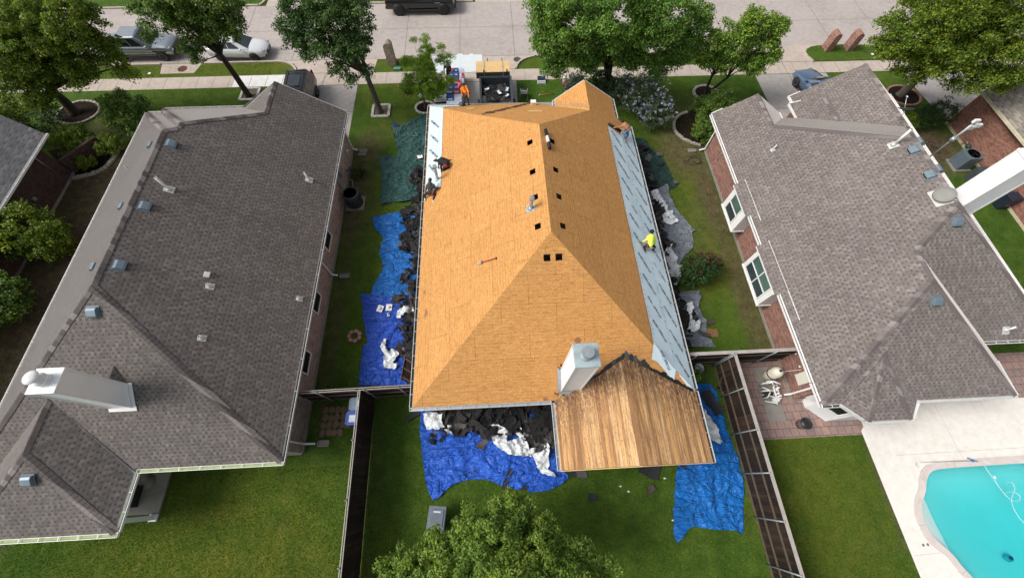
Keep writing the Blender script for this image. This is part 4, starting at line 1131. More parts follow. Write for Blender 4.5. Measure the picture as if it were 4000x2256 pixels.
# overhangs above the box windows
for y0, y1 in ((12.75, 15.0), (7.85, 10.75)):
    Rr.face([(14.06, y0, 2.80 - .06), (14.06, y1, 2.80 - .06), (14.75, y1, 3.10), (14.75, y0, 3.10)], th=.08)
Rr.m.build('roof', [SH_RIGHT, WHITE], house_r)
qW, qS, qN, qE = (-mR, 0, 1), (0, -mR, 1), (0, mR, 1), (mR, 0, 1)
caps(house_r, [(S0, N0, qW, qE), ((26.04, 4.71, 3.40), S0, qE, qS), (h3, S0, qW, qS), (h4, h3, qW, qE), ((RX0, 2.3, e), h4, qW, qS), ((23.45, 2.3, e), h4, qE, qS), (fs_, N0, qW, qN), (fs_, fa, qW, qE), (gsr, N0, qE, qN), (gsr, gar, qW, qE),
               ((21.26, 18.75, 3.76), (21.26, 21.1, 3.76), qW, qE), (b1, bay, qW, qS), (b2, bay, qE, qS), (c1, bay, qW, qS)], CAP_RIGHT, w=.16, step=.2)
walls('wall', house_r, [(15.0, 3.0), (15.0, 20.3), (18.4, 20.3), (18.4, 18.6), (20.6, 18.6), (20.6, 21.9), (26.4, 21.9), (26.4, 5.2), (22.9, 5.2), (22.9, 3.0)], 0, 2.72, BR_RED)
soffit(house_r, [(RX0 + .1, 2.4), (23.4, 2.4), (23.4, 4.8), (RX1 - .1, 4.8), (RX1 - .1, 22.2), (20.1, 22.2), (20.1, 20.2), (18.7, 20.2), (18.7, 20.7), (RX0 + .1, 20.7)], 2.68)
gm = MB(); gm.add([(15.0, 20.3, 2.6), (18.4, 20.3, 2.6), (18.4, 20.3, 3.0), (16.55, 20.3, 4.2), (15.0, 20.3, 3.1)], [(4, 3, 2, 1, 0)]); gm.add([(20.6, 21.9, 2.6), (26.4, 21.9, 2.6), (26.4, 21.9, 3.1), (23.5, 21.9, 4.95), (20.6, 21.9, 3.05)], [(4, 3, 2, 1, 0)]); gm.build('gable_wall', BR_RED, house_r)
# white octagonal bay
bw = [(15.55, 3.0), (15.55, 2.6), (16.35, 1.85), (17.95, 1.85), (18.6, 2.6), (18.6, 3.0)]
m = MB()
for p, q in zip(bw[:-1], bw[1:]): m.add([(p[0], p[1], 0), (q[0], q[1], 0), (q[0], q[1], 2.72), (p[0], p[1], 2.72)], [(0, 1, 2, 3)])
bo = m.build('bay_wall', SIDING, house_r)
m = MB(); p, q = Vector((15.55, 2.6, 0)), Vector((16.35, 1.85, 0)); d = (q - p).normalized(); nn = Vector((d.y, -d.x, 0)); 
for a, b, z0, z1, w_ in ((.2, .85, 1.2, 2.35, 0),):
    A, B = p + d * a, p + d * b
    m.add([A + nn * .03 + Vector((0, 0, z0)), B + nn * .03 + Vector((0, 0, z0)), B + nn * .03 + Vector((0, 0, z1)), A + nn * .03 + Vector((0, 0, z1))], [(0, 1, 2, 3)])
w_ = m.build('window', GLASS_DK, bo)
m = MB()
for a in (.17, .88): A = p + d * a; m.beam(A + nn * .04 + Vector((0, 0, 1.15)), A + nn * .04 + Vector((0, 0, 2.4)), .06, .05)
for z in (1.17, 2.38): m.beam(p + d * .15 + nn * .04 + Vector((0, 0, z)), p + d * .9 + nn * .04 + Vector((0, 0, z)), .06, .05)
m.build('window_frame', WHITE, w_)
ci = MB(); ci.add([(15.0, 2.95, 2.5), (15.0, 2.95, 1.0), (14.6, 2.4, 2.64), (15.5, 2.4, 2.64), (15.5, 2.9, 1.2)], [(0, 1, 2), (1, 4, 3, 2)]); ci.build('corner_soffit', WHITE, house_r)
# box windows
for y0, y1, mull in ((12.88, 14.92, ()), (7.98, 10.6, (9.29,))):
    m = MB(); m.box(14.22, 14.99, y0, y1, 1.0, 2.70); m.box(14.18, 14.99, y0 - .04, y1 + .04, .93, 1.0)
    bx = m.build('box_window', WHITE, house_r); ins = .32
    if mull: window(bx, 14.215, y0 + .35, y1 - .3, 1.18, 2.5, -1, WHITE, GLASS_WS, mull)
    else: window(bx, 14.215, y0 + .5, y1 - .42, 1.18, 2.5, -1, WHITE, GLASS_WS)
gutter(house_r, [(RX0 - .01, 3.3, 2.78), (RX0 - .01, 7.8, 2.78)], [(-1, 0, 0)], GUT_DARK, WHITE, w=.11, hang=2)
gutter(house_r, [(RX0 - .01, 10.8, 2.78), (RX0 - .01, 12.7, 2.78)], [(-1, 0, 0)], GUT_DARK, WHITE, w=.11, hang=2)
gutter(house_r, [(RX0 - .01, 15.05, 2.78), (RX0 - .01, 20.8, 2.78)], [(-1, 0, 0)], GUT_DARK, WHITE, w=.11, hang=2)
m = MB()
for y0, y1 in ((12.2, 15.1), (6.3, 10.9)): m.beam((14.62, y0, 3.02), (14.62, y1, 3.02), .022, .04)
m.build('drip_edge', WHITE, house_r)
gutter(house_r, [(RX0, 2.29, 2.78), (15.2, 2.29, 2.78)], [(0, -1, 0)], GUT_DARK, WHITE, w=.12); gutter(house_r, [(RX0 - .01, 2.2, 2.78), (RX0 - .01, 3.3, 2.78)], [(-1, 0, 0)], GUT_DARK, WHITE, w=.11)
gutter(house_r, [b1 + Vector((0, -.01, -.02)), b2 + Vector((0, -.01, -.02))], [(0, -1, 0)], GUTTER, GUTTER, w=.10, hang=.5)
gutter(house_r, [(15.2, 2.29, 2.78), b1 + Vector((0, 0, -.02))], [(-.66, -.75, 0)], GUTTER, GUTTER, w=.09, hang=.5); gutter(house_r, [b2 + Vector((0, 0, -.02)), (18.8, 2.29, 2.78)], [(.75, -.66, 0)], GUTTER, WHITE, w=.10, hang=.4)
gutter(house_r, [(18.8, 2.28, 2.78), (23.5, 2.28, 2.78)], [(0, -1, 0)], GUTTER, GUTTER, w=.10, hang=.9); gutter(house_r, [(23.46, 2.3, 2.78), (23.46, 3.9, 2.80)], [(1, 0, 0)], GUT_DARK, WHITE, w=.12, hang=.8)
gutter(house_r, [(22.64, 4.68, 3.38), (26.1, 4.68, 3.38)], [(0, -1, 0)], GUT_DARK, WHITE, w=.10); gutter(house_r, [(RX1 + .01, 4.7, 2.78), (RX1 + .01, 22.3, 2.78)], [(1, 0, 0)], GUTTER, WHITE, w=.14, hang=3)
for fa_, fb_, fw in (((19.98, 22.3, 2.74), (20.0, 21.5, 2.74), .1), ((19.98, 22.3, 2.74), (20.6, 22.32, 3.1), .1), ((19.72, 21.55, 2.76), (19.78, 19.9, 2.76), .12), ((19.72, 21.6, 2.78), (20.3, 21.45, 3.12), .06), ((18.85, 20.8, 2.76), (18.85, 20.2, 2.76), .1), ((14.3, 20.87, 2.76), (14.9, 20.87, 3.14), .1)): m = MB(); m.beam(fa_, fb_, .05, fw); m.build('fascia', WHITE, house_r)
m = MB(); m.beam((15.02, 20.25, .25), (14.92, 20.15, .25), .02, .02)
downspout(house_r, 14.97, 20.35, -1, gx=14.28, kick=.42); downspout(house_r, 14.97, 3.25, -1, gx=14.28, kick=.35)
m = MB(); m.tube([(14.96, 18.6, .9), (14.96, 18.6, 2.6)], .018); m.build('conduit', PIPE_WHITE, house_r)
m = MB(); m.box(14.84, 14.98, 2.75 + .75, 4.05, 1.15, 1.95); m.box(14.80, 14.84, 3.5, 4.05, 1.12, 1.98); bx = m.build('control_box', plain('cream_metal', (.70, .68, .58), .5, 0, .06), house_r)
m = MB(); m.ball((14.9, 4.35, 1.55), .06); m.ball((14.9, 5.0, 1.6), .05); m.tube([(14.95, 4.2, 1.5), (14.6, 4.3, .9), (14.3, 4.1, .5)], .012); m.build('wall_conduit', PIPE_WHITE, house_r)
# roof furniture
for X, Y in ((2299, 378), (2340, 440)): box_vent(house_r, rW(X, Y), qW, rot=0)
for X, Y in ((2406, 558),): box_vent(house_r, rSm(X, Y), qS, s=1.0)
box_vent(house_r, rSw(2354, 757), qS)
for y in (14.2, 12.4, 10.9): box_vent(house_r, (21.35, y, RZR - mR * .70), qE)
pipe_vent(house_r, rW(1944, 377), qW, .40, .03, fs=.10); pipe_vent(house_r, rW(2247, 365), qW, 1.0, .06, PIPE_WHITE)
pipe_vent(house_r, onp(2530, 830, (0, -mR, 1), 2.8 - mR * 3.8), qS, .45, .045)
q = rW(2374, 494); m = MB(); M_ = frame_on(q, qW); m.box(-.42, .42, -.42, .30, .0, .02, 0, M_); fl = m.build('fan_flashing', LEAD, house_r)
m = MB(); m.lathe([(.22, 0), (.22, .12), (.36, .13), (.40, .16), (.38, .20), (.20, .24), (0, .25)], (0, 0, 0), 22, M=M_); m.build('attic_fan', plain('grey_fan_dome', (.24, .24, .22), .6, 0, .1, 4), fl)
rch = chimney(house_r, 21.0, 22.05, 10.05, 10.85, 5.3, 9.4, SIDING, SIDING, 'mushroom')
m = MB(); m.tube([(21.35, 13.2, 6.3), (21.35, 13.2, 8.6)], .035, 8); m.tube([(21.35, 13.2, 7.55), (21.35, 13.2, 7.75)], .10, 8)
m.tube([(21.35, 13.2, 7.65), (21.9, 13.45, 8.15)], .02, 6)
an = m.build('antenna_mast', GALV, house_r)
for dx, dy, dz in ((0, 0, 8.6), (.45, .05, 8.3), (.62, .3, 7.95)): m = MB(); m.box(21.35 + dx - .13, 21.35 + dx + .13, 13.2 + dy - .06, 13.2 + dy + .06, dz - .02, dz + .16); m.build('radio_unit', PIPE_WHITE, an, bevel=.02)
m = MB(); M_ = Matrix.Translation((22.6, 17.1, 5.95)) @ Vector((.1, .62, .78)).to_track_quat('Z', 'Y').to_matrix().to_4x4() @ Matrix.Scale(.85, 4)
m.lathe([(0, .0), (.2, .02), (.38, .07), (.45, .11), (.44, .12), (.36, .08), (0, .02)], (0, 0, 0), 20, M=M_)
ds = m.build('satellite_dish', DGREY, house_r)
m = MB(); m.tube([(22.6, 17.0, 5.5), (22.6, 17.05, 5.9)], .025, 8); m.tube([(22.6, 17.1, 5.85), (22.55, 17.6, 6.35)], .018, 8); m.ball((22.55, 17.62, 6.38), (.05, .09, .05)); m.build('dish_arm', GALV, ds)
splash(14.35, 20.4, PI, 'pale splash block under the white downspout of the red brick house')

# ------------------------------------------------------------------ the two houses at the picture's edges
fl_h = thing('house', 'corner of a dark brick house with slate grey roof at the left edge', 'house', (-31, 14, 0))
Fr = Roof()
Fr.face([(-27.85, 3, 2.8), (-27.85, 20.6, 2.8), (-34.5, 24.6, 6.2), (-34.5, 3, 6.2)])
Fr.face([(-27.85, 20.6, 2.8), (-41, 20.6, 2.8), (-34.5, 24.6 - 8, 6.2), (-34.5, 16.6, 6.2)]); Fr.m = MB()
Fr.face([(-27.85, 3, 2.8), (-27.85, 20.75, 2.8), (-33.5, 22.5, 5.7), (-33.5, 3, 5.7)])
Fr.face([(-33.5, 22.5, 5.7), (-33.5, 3, 5.7), (-39, 3, 2.8), (-39, 22.5, 2.8)])
Fr.m.build('roof', [SH_FARL, WHITE], fl_h)
walls('wall', fl_h, [(-28.5, 4), (-28.5, 20.1), (-38, 20.1), (-38, 4)], 0, 2.72, BR_DARK)
gutter(fl_h, [(-27.84, 3, 2.78), (-27.84, 20.8, 2.78)], [(1, 0, 0)], GUT_DARK, WHITE, w=.11, hang=1)
m = MB(); m.tube([(-28.42, 19.3, .9), (-28.42, 19.35, 2.5)], .03); m.box(-28.5, -28.4, 16.9, 17.1, 1.1, 1.3); m.build('wall_pipe', GALV, fl_h)
m = MB(); m.beam((-28.5, 20.2, .55), (-27.1, 22.3, .55), .25, 1.1); m.build('low_garden_wall', BR_DARK, fl_h)
fr_h = thing('house', 'red brick house with weathered tan roof at the right edge', 'house', (38, 16, 0))
Fr = Roof()
Fr.face([(33.65, 2, 2.8), (33.65, 22.3, 2.8), (39.5, 24.4, 6.6), (39.5, 2, 6.6)])
Fr.face([(39.5, 24.4, 6.6), (39.5, 2, 6.6), (46, 2, 2.8), (46, 22.3, 2.8)])
Fr.m.build('roof', [SH_FARR, plain('cream_fascia', (.60, .54, .40), .6)], fr_h)
walls('wall', fr_h, [(33.92, 3), (33.92, 22.4), (45, 22.4), (45, 3)], 0, 2.74, brick_mat('orange_red_brick', (.30, .095, .055), (.19, .06, .042), (.30, .22, .18)), plain('cream_foundation', (.52, .46, .33), .85))
gutter(fr_h, [(33.64, 2, 2.78), (33.64, 22.4, 2.78)], [(-1, 0, 0)], GUT_DARK, plain('cream_gutter', (.62, .56, .42), .6), w=.12, hang=2)
m = MB(); m.box(34.1, 34.19, 21.6, 21.8, 2.2, 2.45); m.ball((34.05, 21.95, 2.45), .10); m.build('security_light', PIPE_WHITE, fr_h)

# ================================================================== FENCES
def fence(name_label, a, b, h, inner, posts, cap=True, rails=(.35, 1.2, 2.05), wet=True, capw=.13):
    a = Vector((a[0], a[1], 0)); b = Vector((b[0], b[1], 0)); d = (b - a).normalized(); n = Vector((-d.y, d.x, 0)) * inner
    t = thing('fence', name_label, 'fence', a)
    m = MB(); L = (b - a).length; k = int(L / .14); rr = random.Random(int(L * 100))
    for i in range(k):
        p = a + d * (i * .14 + .002); q = a + d * (i * .14 + .138); hh = h - .06 + rr.uniform(-.02, .02); o_ = n * rr.uniform(-.004, .004)
        m.beam((p + q) / 2 + o_ + Vector((0, 0, .03)), (p + q) / 2 + o_ + Vector((0, 0, hh)), .018, .138, up=d)
    m.build('boards', FENCE_DK, t)
    r = MB()
    for z in rails: r.beam(a + n * .035 + Vector((0, 0, z)), b + n * .035 + Vector((0, 0, z)), .04, .085)
    r.build('rail', FENCE_RAIL, t)
    c = MB()
    if cap: c.beam(a + n * .02 + Vector((0, 0, h)), b + n * .02 + Vector((0, 0, h)), capw, .035)
    else:
        c.beam(a + n * .075 + Vector((0, 0, h - .02)), b + n * .075 + Vector((0, 0, h - .02)), .035, .04); c.beam(a - n * .012 + Vector((0, 0, h - .01)), b - n * .012 + Vector((0, 0, h - .01)), .03, .05)
    c.build('cap_rail', FENCE_CAP, t)
    pa = None
    for p in posts:
        q = a + d * p + n * .10; m = MB(); m.tube([q, q + Vector((0, 0, h + .02))], .032, 10); m.lathe([(.042, 0), (.04, .03), (0, .05)], q + Vector((0, 0, h + .02)), 10)
        m.build('post', GALV, t)
    return t
fence('dark weathered board fence running along the left side of the back lawn', (-6.72, 4.1), (-6.5, -14), 2.32, -1, [2.2 + 2.35 * k for k in range(7)], cap=False, rails=(.35, 1.15, 2.0))
rp_y = [at(x / 1.5528, y / 1.5528, 2.2).y for x, y in ((2860, 1381), (2901, 1515.6), (2948, 1677), (2994, 1846), (3057, 2036), (3125, 2246))]
fence('dark board fence with pale cap rail and steel posts beside the paved terrace', (11.42, 5.0), (11.42, -14), 2.25, -1, [max(.1, 5.0 - y) for y in rp_y] + [12.5, 14.6], capw=.15, rails=(.12, .75, 1.6))
fence('short dark board fence joining the brown roof house to the stripped house', (-9.9, 4.13), (-3.7, 4.2), 2.32, -1, [1.2, 3.0, 3.4, 5.0], cap=False, rails=(.35, 1.15, 1.9))
fence('short board fence with wide pale cap between the stripped house and the red brick house', (8.9, 5.08), (14.95, 5.08), 2.25, -1, [.6, 2.4, 4.6], capw=.17, rails=(.5, 1.5))

# ================================================================== TREES
import numpy as np
def leaf_cloud(name, lobes, n, size, mat, parent, seed=1, clump=.5, upb=.5, flat=.75, hang=0.0, inner=.18, aspect=.62, density=1.0):
    rs = np.random.RandomState(seed)
    w = np.array([l[1][0] * l[1][1] + l[1][1] * l[1][2] + l[1][0] * l[1][2] for l in lobes]); w = w / w.sum()
    vols = []
    for (c, r), wi in zip(lobes, w):
        area = 4 * PI * (((r[0] * r[1]) ** 1.6 + (r[1] * r[2]) ** 1.6 + (r[0] * r[2]) ** 1.6) / 3) ** (1 / 1.6)
        k = max(4, int(area / (clump * clump) * .8 * density))
        dv = rs.normal(size=(k, 3)); dv /= np.linalg.norm(dv, axis=1)[:, None]
        rad = np.where(rs.rand(k) < inner, rs.uniform(.3, .75, k), rs.uniform(.74, 1.06, k))
        # lumpy outline
        lump = 1 + .16 * np.sin(dv[:, 0] * 5.3 + seed) * np.cos(dv[:, 1] * 6.1 + seed * 2) + .10 * np.sin(dv[:, 2] * 9 + seed)
        cc = np.array(c) + dv * rad[:, None] * lump[:, None] * np.array(r)
        vols.append(np.concatenate([cc, (clump * rs.uniform(.55, 1.25, k))[:, None]], 1))
    C_ = np.concatenate(vols); C_ = C_[C_[:, 2] > .25]
    pw = C_[:, 3] ** 2; pw /= pw.sum()
    idx = rs.choice(len(C_), n, p=pw)
    d = rs.normal(size=(n, 3)); d /= np.linalg.norm(d, axis=1)[:, None]
    d[:, 2] = np.where(d[:, 2] < -.35, -d[:, 2], d[:, 2])
    r_ = C_[idx, 3] * (rs.rand(n) ** .45)
    P_ = C_[idx, :3] + d * r_[:, None] * np.array([1, 1, flat])
    P_[:, 2] -= hang * rs.rand(n)
    nr = d * .7 + np.array([0, 0, upb]) + rs.normal(size=(n, 3)) * .45
    nr /= np.linalg.norm(nr, axis=1)[:, None]
    t = np.cross(nr, rs.normal(size=(n, 3))); t /= np.linalg.norm(t, axis=1)[:, None]
    b = np.cross(nr, t); s = size * rs.uniform(.6, 1.35, n)[:, None]
    V = np.empty((n, 4, 3))
    V[:, 0] = P_ - t * s * .5; V[:, 1] = P_ + b * s * aspect * .5 + nr * s * .08; V[:, 2] = P_ + t * s * .55 - nr * s * .10; V[:, 3] = P_ - b * s * aspect * .5 + nr * s * .08
    keep = V[:, :, 2].min(1) > .02; V = V[keep]; n = len(V)
    me = bpy.data.meshes.new(name); me.vertices.add(4 * n); me.vertices.foreach_set('co', V.reshape(-1))
    me.loops.add(4 * n); me.loops.foreach_set('vertex_index', np.arange(4 * n, dtype=np.int32))
    me.polygons.add(n); me.polygons.foreach_set('loop_start', np.arange(0, 4 * n, 4, dtype=np.int32)); me.polygons.foreach_set('loop_total', np.full(n, 4, dtype=np.int32))
    me.update(calc_edges=True); me.materials.append(mat)
    o = bpy.data.objects.new(name, me); COL.objects.link(o)
    if parent is not None: attach(o, parent)
    return o, C_
def limbs(m, start, tips, r0, rs, sag=.15):
    s = Vector(start)
    for tp in tips:
        tp = Vector(tp); mid = s.lerp(tp, .5) + Vector((rs.uniform(-.2, .2), rs.uniform(-.2, .2), rs.uniform(0, .35)))
        L = (tp - s).length
        m.tube([s, s.lerp(mid, .55) + Vector((0, 0, .1)), mid, tp], [r0, r0 * .75, r0 * .5, r0 * .14], 6, cap=False)
def tree(label, base, lobes, n, size, mat, trunk_r=.16, fork=2.2, lean=(0, 0), bark=BARK, seed=1, clump=.5, stems=1, nbr=26, group=None, name='tree', cat='tree', **kw):
    t = thing(name, label, cat, (base[0], base[1], 0), group)
    rs = random.Random(seed)
    cr, C_ = leaf_cloud('crown', lobes, n, size, mat, t, seed, clump, **kw)
    m = MB(); b = Vector((base[0], base[1], -.05)); cen = Vector((0, 0, 0))
    for c, r in lobes: cen += Vector(c)
    cen /= len(lobes)
    tips = [Vector(C_[i, :3]) for i in np.random.RandomState(seed).choice(len(C_), min(nbr, len(C_)), replace=False)]
    for s in range(stems):
        off = Vector((rs.uniform(-.3, .3), rs.uniform(-.15, .15), 0)) if stems > 1 else Vector((0, 0, 0))
        f = Vector((base[0] + lean[0] + off.x * 2.6, base[1] + lean[1] + off.y * 2, fork + rs.uniform(-.2, .2) * (stems > 1)))
        p1 = b.lerp(f, .5) + Vector((rs.uniform(-.05, .05), rs.uniform(-.05, .05), 0)) + off * .2
        up_ = f.lerp(cen, .55); up_.z = max(up_.z, f.z + .6)
        k = 1.0 if stems == 1 else .72
        m.tube([b + off * .25, b + off * .25 + Vector((0, 0, .18)), p1, f, up_, cen + Vector((off.x, off.y, .8))], [trunk_r * 1.5 * k, trunk_r * 1.08 * k, trunk_r * .95 * k, trunk_r * .8 * k, trunk_r * .5 * k, trunk_r * .12], 10)
        mine = tips[s::stems]
        limbs(m, f, mine[::2], trunk_r * .42 * k, rs); limbs(m, up_, mine[1::2], trunk_r * .3 * k, rs)
    tr = m.build('trunk', bark, t)
    return t
def LB(L):
    return [(tuple(at(X, Y, z)), (r * .8, r * .76, r * .68)) for X, Y, z, r in L]
LF_OAK = leaf_mat('oak_leaves', [(.024, .054, .009), (.044, .090, .013), (.072, .128, .018), (.125, .180, .026)], .2)
LF_OAKY = leaf_mat('yellowing_oak_leaves', [(.030, .060, .008), (.066, .115, .013), (.120, .175, .018), (.200, .240, .028)], .35)
LF_DARKOAK = leaf_mat('dark_oak_leaves', [(.018, .044, .012), (.032, .070, .018), (.050, .100, .025), (.080, .135, .036)], .25)
LF_PEAR = leaf_mat('pear_leaves', [(.032, .078, .014), (.060, .130, .020), (.100, .190, .030), (.155, .250, .046)], .3)
LF_PEARY = leaf_mat('light_pear_leaves', [(.030, .070, .012), (.060, .130, .018), (.110, .195, .026), (.28, .33, .035)], .3)
LF_LIME = leaf_mat('feathery_lime_leaves', [(.065, .135, .012), (.105, .195, .016), (.16, .26, .024), (.21, .32, .04)], .35)
LF_BACK = leaf_mat('yellow_green_leaves', [(.032, .070, .012), (.070, .130, .018), (.125, .195, .030), (.200, .270, .050)], .35)
LF_BUSH = leaf_mat('bright_hedge_leaves', [(.030, .060, .004), (.060, .100, .006), (.10, .155, .010), (.14, .20, .014)], .2)
LF_DBUSH = leaf_mat('dark_shrub_leaves', [(.008, .022, .006), (.014, .036, .008), (.024, .055, .011), (.040, .085, .016)], .15)
LF_VITEX = leaf_mat('grey_green_leaves', [(.020, .040, .018), (.035, .065, .030), (.060, .095, .048), (.085, .12, .065)], .15)
FL_VITEX = leaf_mat('lilac_flower_spikes', [(.18, .18, .30), (.26, .26, .40), (.34, .34, .48), (.42, .42, .52)], .2)
LF_RED = leaf_mat('bronze_new_leaves', [(.045, .02, .015), (.07, .03, .02), (.10, .045, .03)], .15)
LF_SAGE = leaf_mat('silvery_sage_leaves', [(.07, .10, .075), (.12, .16, .12), (.19, .23, .18), (.28, .32, .27)], .15)
def P2(X, Y, z=0): p = at(X, Y, z); return (p.x, p.y)
b = P2(627, 243)
tree('slender oak with a bare leaning trunk rising from the square white block edging', b, LB([(400,30,7,1.5),(375,90,5.8,0.6),(455,45,6.5,1.3),(485,115,5,0.9),(498,148,4.4,0.5),(520,60,6.3,1.6),(575,60,6.2,1.1),(590,92,5.4,0.5),(540,10,7.3,1.6),(440,5,7.6,1.4)]),
     34000, .12, LF_OAK, .21, 3.2, (-.1, .1), BARK_DK, 11, .38, nbr=50, density=.72)
b = P2(957, 282)
tree('dark oak with thick bare trunk planted in a square of pale bricks', b, LB([(745,60,6.4,1.3),(735,105,5.6,0.8),(800,108,5.4,1.3),(850,60,6.2,1.8),(905,70,6,1.2),(870,120,5.2,1.3),(918,120,5.2,0.9),(850,172,4.2,0.7),(880,195,3.7,0.55),(920,180,3.9,0.55),(820,10,7.3,1.7),(890,15,7.2,1.2),(755,15,7.1,1.3),(775,138,4.8,0.5)]),
     38000, .12, LF_DARKOAK, .20, 3.0, (-.1, .1), BARK, 12, .38, nbr=50, density=.75)
b = P2(1070, 272)
tree('young lime green cypress with feathery tiers in the small stone ring by the driveway', b, LB([(1075,210,2,1.3),(1025,205,2.0,0.8),(1120,205,2.0,0.85),(1070,168,2.9,1.1),(1028,155,2.9,0.6),(1118,152,2.9,0.65),(1070,132,3.7,0.75),(1066,100,4.7,0.38),(1038,100,4.5,0.26),(1108,115,4.2,0.34),(1090,235,1.6,0.6)]),
     26000, .10, LF_LIME, .07, 1.7, (0, 0), BARK, 13, .26, nbr=46, aspect=.35, flat=.5, inner=.3, density=.8)
b = P2(1530, 200)
tree('broad multi stemmed pear tree with glossy leaves before the stripped house', b, LB([(1400,100,4.5,1.8),(1372,70,5.2,1.2),(1480,120,4,1.8),(1560,110,4.2,1.7),(1640,110,4.2,1.7),(1710,105,4.5,1.5),(1740,50,5.6,1.3),(1450,40,6.5,2.3),(1560,35,6.8,2.5),(1660,30,6.8,2.3),(1480,165,3,0.8),(1400,165,3,0.9),(1655,165,3.2,1.0),(1700,145,3.6,0.9),(1385,20,6.8,1.4),(1590,150,3.4,0.9),(1375,180,2.8,0.4)]),
     90000, .14, LF_PEAR, .24, 1.5, (0, 0), BARK_DK, 14, .52, stems=3, nbr=60)
b = P2(1775, 238)
tree('smaller pear tree with a yellow tinged side in the round pale stone ring', b, LB([(1780,110,4.3,1.2),(1770,150,3.4,0.8),(1820,150,3.4,1.1),(1850,100,4.5,1.5),(1900,60,5.4,1.1),(1940,80,5,1.1),(1925,130,4,1.2),(1890,165,3.3,0.9),(1960,70,5,0.6),(1887,32,6,0.5)]),
     36000, .125, LF_PEARY, .15, 1.5, (.15, .1), BARK_DK, 15, .42, stems=2, nbr=34)
b = P2(2265, 240)
tree('large spreading oak with yellow green top in the pink stone ring', b, LB([(2265,90,6,2.0),(2340,60,7,2.4),(2440,60,7,2.6),(2540,60,7,2.6),(2285,150,4.8,1.3),(2370,140,5.5,2.1),(2470,150,5.5,2.1),(2560,150,5.5,2.1),(2300,190,3.9,0.7),(2440,200,4.5,1.3),(2400,0,8,2.8),(2540,0,8,2.8),(2225,110,5.4,0.8),(2520,195,4.6,1.2)]),
     84000, .13, LF_OAKY, .30, 2.0, (.3, .3), BARK, 16, .48, nbr=70, density=.7)
b = P2(190, 285)
tree('big oak with yellow green foliage over the round mulch bed, at the top left corner', b, LB([(60,50,7,2.8),(150,60,7,2.1),(205,75,6.2,1.3),(255,120,5.2,1.2),(290,162,4.6,0.8),(325,187,4.2,0.45),(120,150,5,2.2),(200,170,4.6,1.4),(30,180,4.6,2.0),(80,240,3.4,1.4),(0,120,6,2.4),(30,280,2.6,1.2),(190,20,7.5,1.2)]),
     78000, .13, LF_OAKY, .32, 1.8, (0, .2), BARK_DK, 17, .45, nbr=70, density=.62, inner=.25)
tree('yellow green tree top filling the bottom of the picture on the back lawn', (.9, -3.6), LB([(1280,1300,4,1.15),(1185,1340,4,1.05),(1100,1390,3.9,0.95),(1010,1435,3.8,0.85),(1370,1350,4,1.0),(1445,1405,4,0.85),(1515,1425,3.9,0.6),(1250,1390,5,1.3),(1350,1425,5,1.2),(1150,1440,4.5,1.1),(1280,1455,5.2,1.4),(1440,1450,4.5,0.9),(1050,1455,4.3,0.8)]),
     62000, .115, LF_BACK, .16, 1.8, (0, 0), BARK, 18, .30, nbr=50, aspect=.45, density=.62, inner=.12)
# shrubs
def shrub(label, base, lobes, n, size, mat, seed, clump=.3, name='shrub', **kw):
    t = thing(name, label, 'shrub', (base[0], base[1], 0)); leaf_cloud('foliage', lobes, n, size, mat, t, seed, clump, **kw)
    m = MB(); rs = random.Random(seed)
    for i in range(7): m.tube([(base[0] + rs.uniform(-.1, .1), base[1] + rs.uniform(-.1, .1), 0), (base[0] + rs.uniform(-.4, .4), base[1] + rs.uniform(-.4, .4), lobes[0][0][2])], [.03, .01], 5)
    m.build('stem', BARK_DK, t); return t
shrub('large dark green round shrub in the front lawn left of the brown roof', (-25.2, 23.9), [((-25.2, 24.0, 1.3), (1.5, 1.5, 1.3)), ((-24.5, 23.4, 1.0), (.9, .9, .9))], 12000, .12, LF_OAK, 31, .32)
shrub('big bright green clipped shrub at the corner of the slate roof house', (-28.6, 22.2), [((-28.6, 22.2, .85), (1.25, 1.05, .85))], 9000, .085, LF_BUSH, 32, .22)
shrub('medium bright green clipped shrub in the stone edged bed', (-26.3, 22.0), [((-26.3, 22.0, .6), (.85, .75, .6))], 5500, .075, LF_BUSH, 33, .2)
shrub('smallest bright green ball shrub in the stone edged bed', (-27.5, 20.6), [((-27.5, 20.6, .45), (.55, .5, .45))], 3500, .07, LF_BUSH, 34, .16)
shrub('upper of two leafy shrubs against the left picture edge', (-26.9, 14.2), [((-27.4, 14.3, 1.6), (1.7, 1.5, 1.5)), ((-26.2, 13.9, 1.2), (1.1, 1.1, 1.0))], 13000, .13, LF_OAKY, 35, .34)
shrub('lower of two leafy shrubs against the left picture edge', (-27.0, 9.8), [((-27.2, 9.9, 1.5), (1.5, 1.3, 1.3))], 9000, .13, LF_OAK, 36, .34)
shrub('low dark shrub mass under the big oak at the far left', (-31.2, 24.2), [((-31.8, 23.9, .9), (1.8, 1.4, .9)), ((-34, 23.6, 1.2), (1.6, 1.4, 1.1))], 8000, .12, LF_DBUSH, 37, .34)
v = shrub('lilac flowering chaste shrub beside the front wing of the stripped house', (10.9, 24.3), [((10.9, 24.2, 1.5), (1.55, 1.3, 1.15)), ((9.6, 25.3, 1.4), (1.1, 1.0, .9)), ((11.6, 22.9, 1.2), (1.2, .9, .9)), ((8.9, 25.9, .9), (.9, .7, .7))], 15000, .13, LF_VITEX, 38, .30, aspect=.35)
leaf_cloud('flower_spikes', [((10.95, 24.1, 1.75), (1.7, 1.5, 1.15)), ((11.7, 22.9, 1.4), (1.2, .9, .9)), ((9.8, 25.2, 1.6), (1.0, 1.0, .9))], 2300, .15, FL_VITEX, v, 39, .11, aspect=.3, inner=0, density=.12)
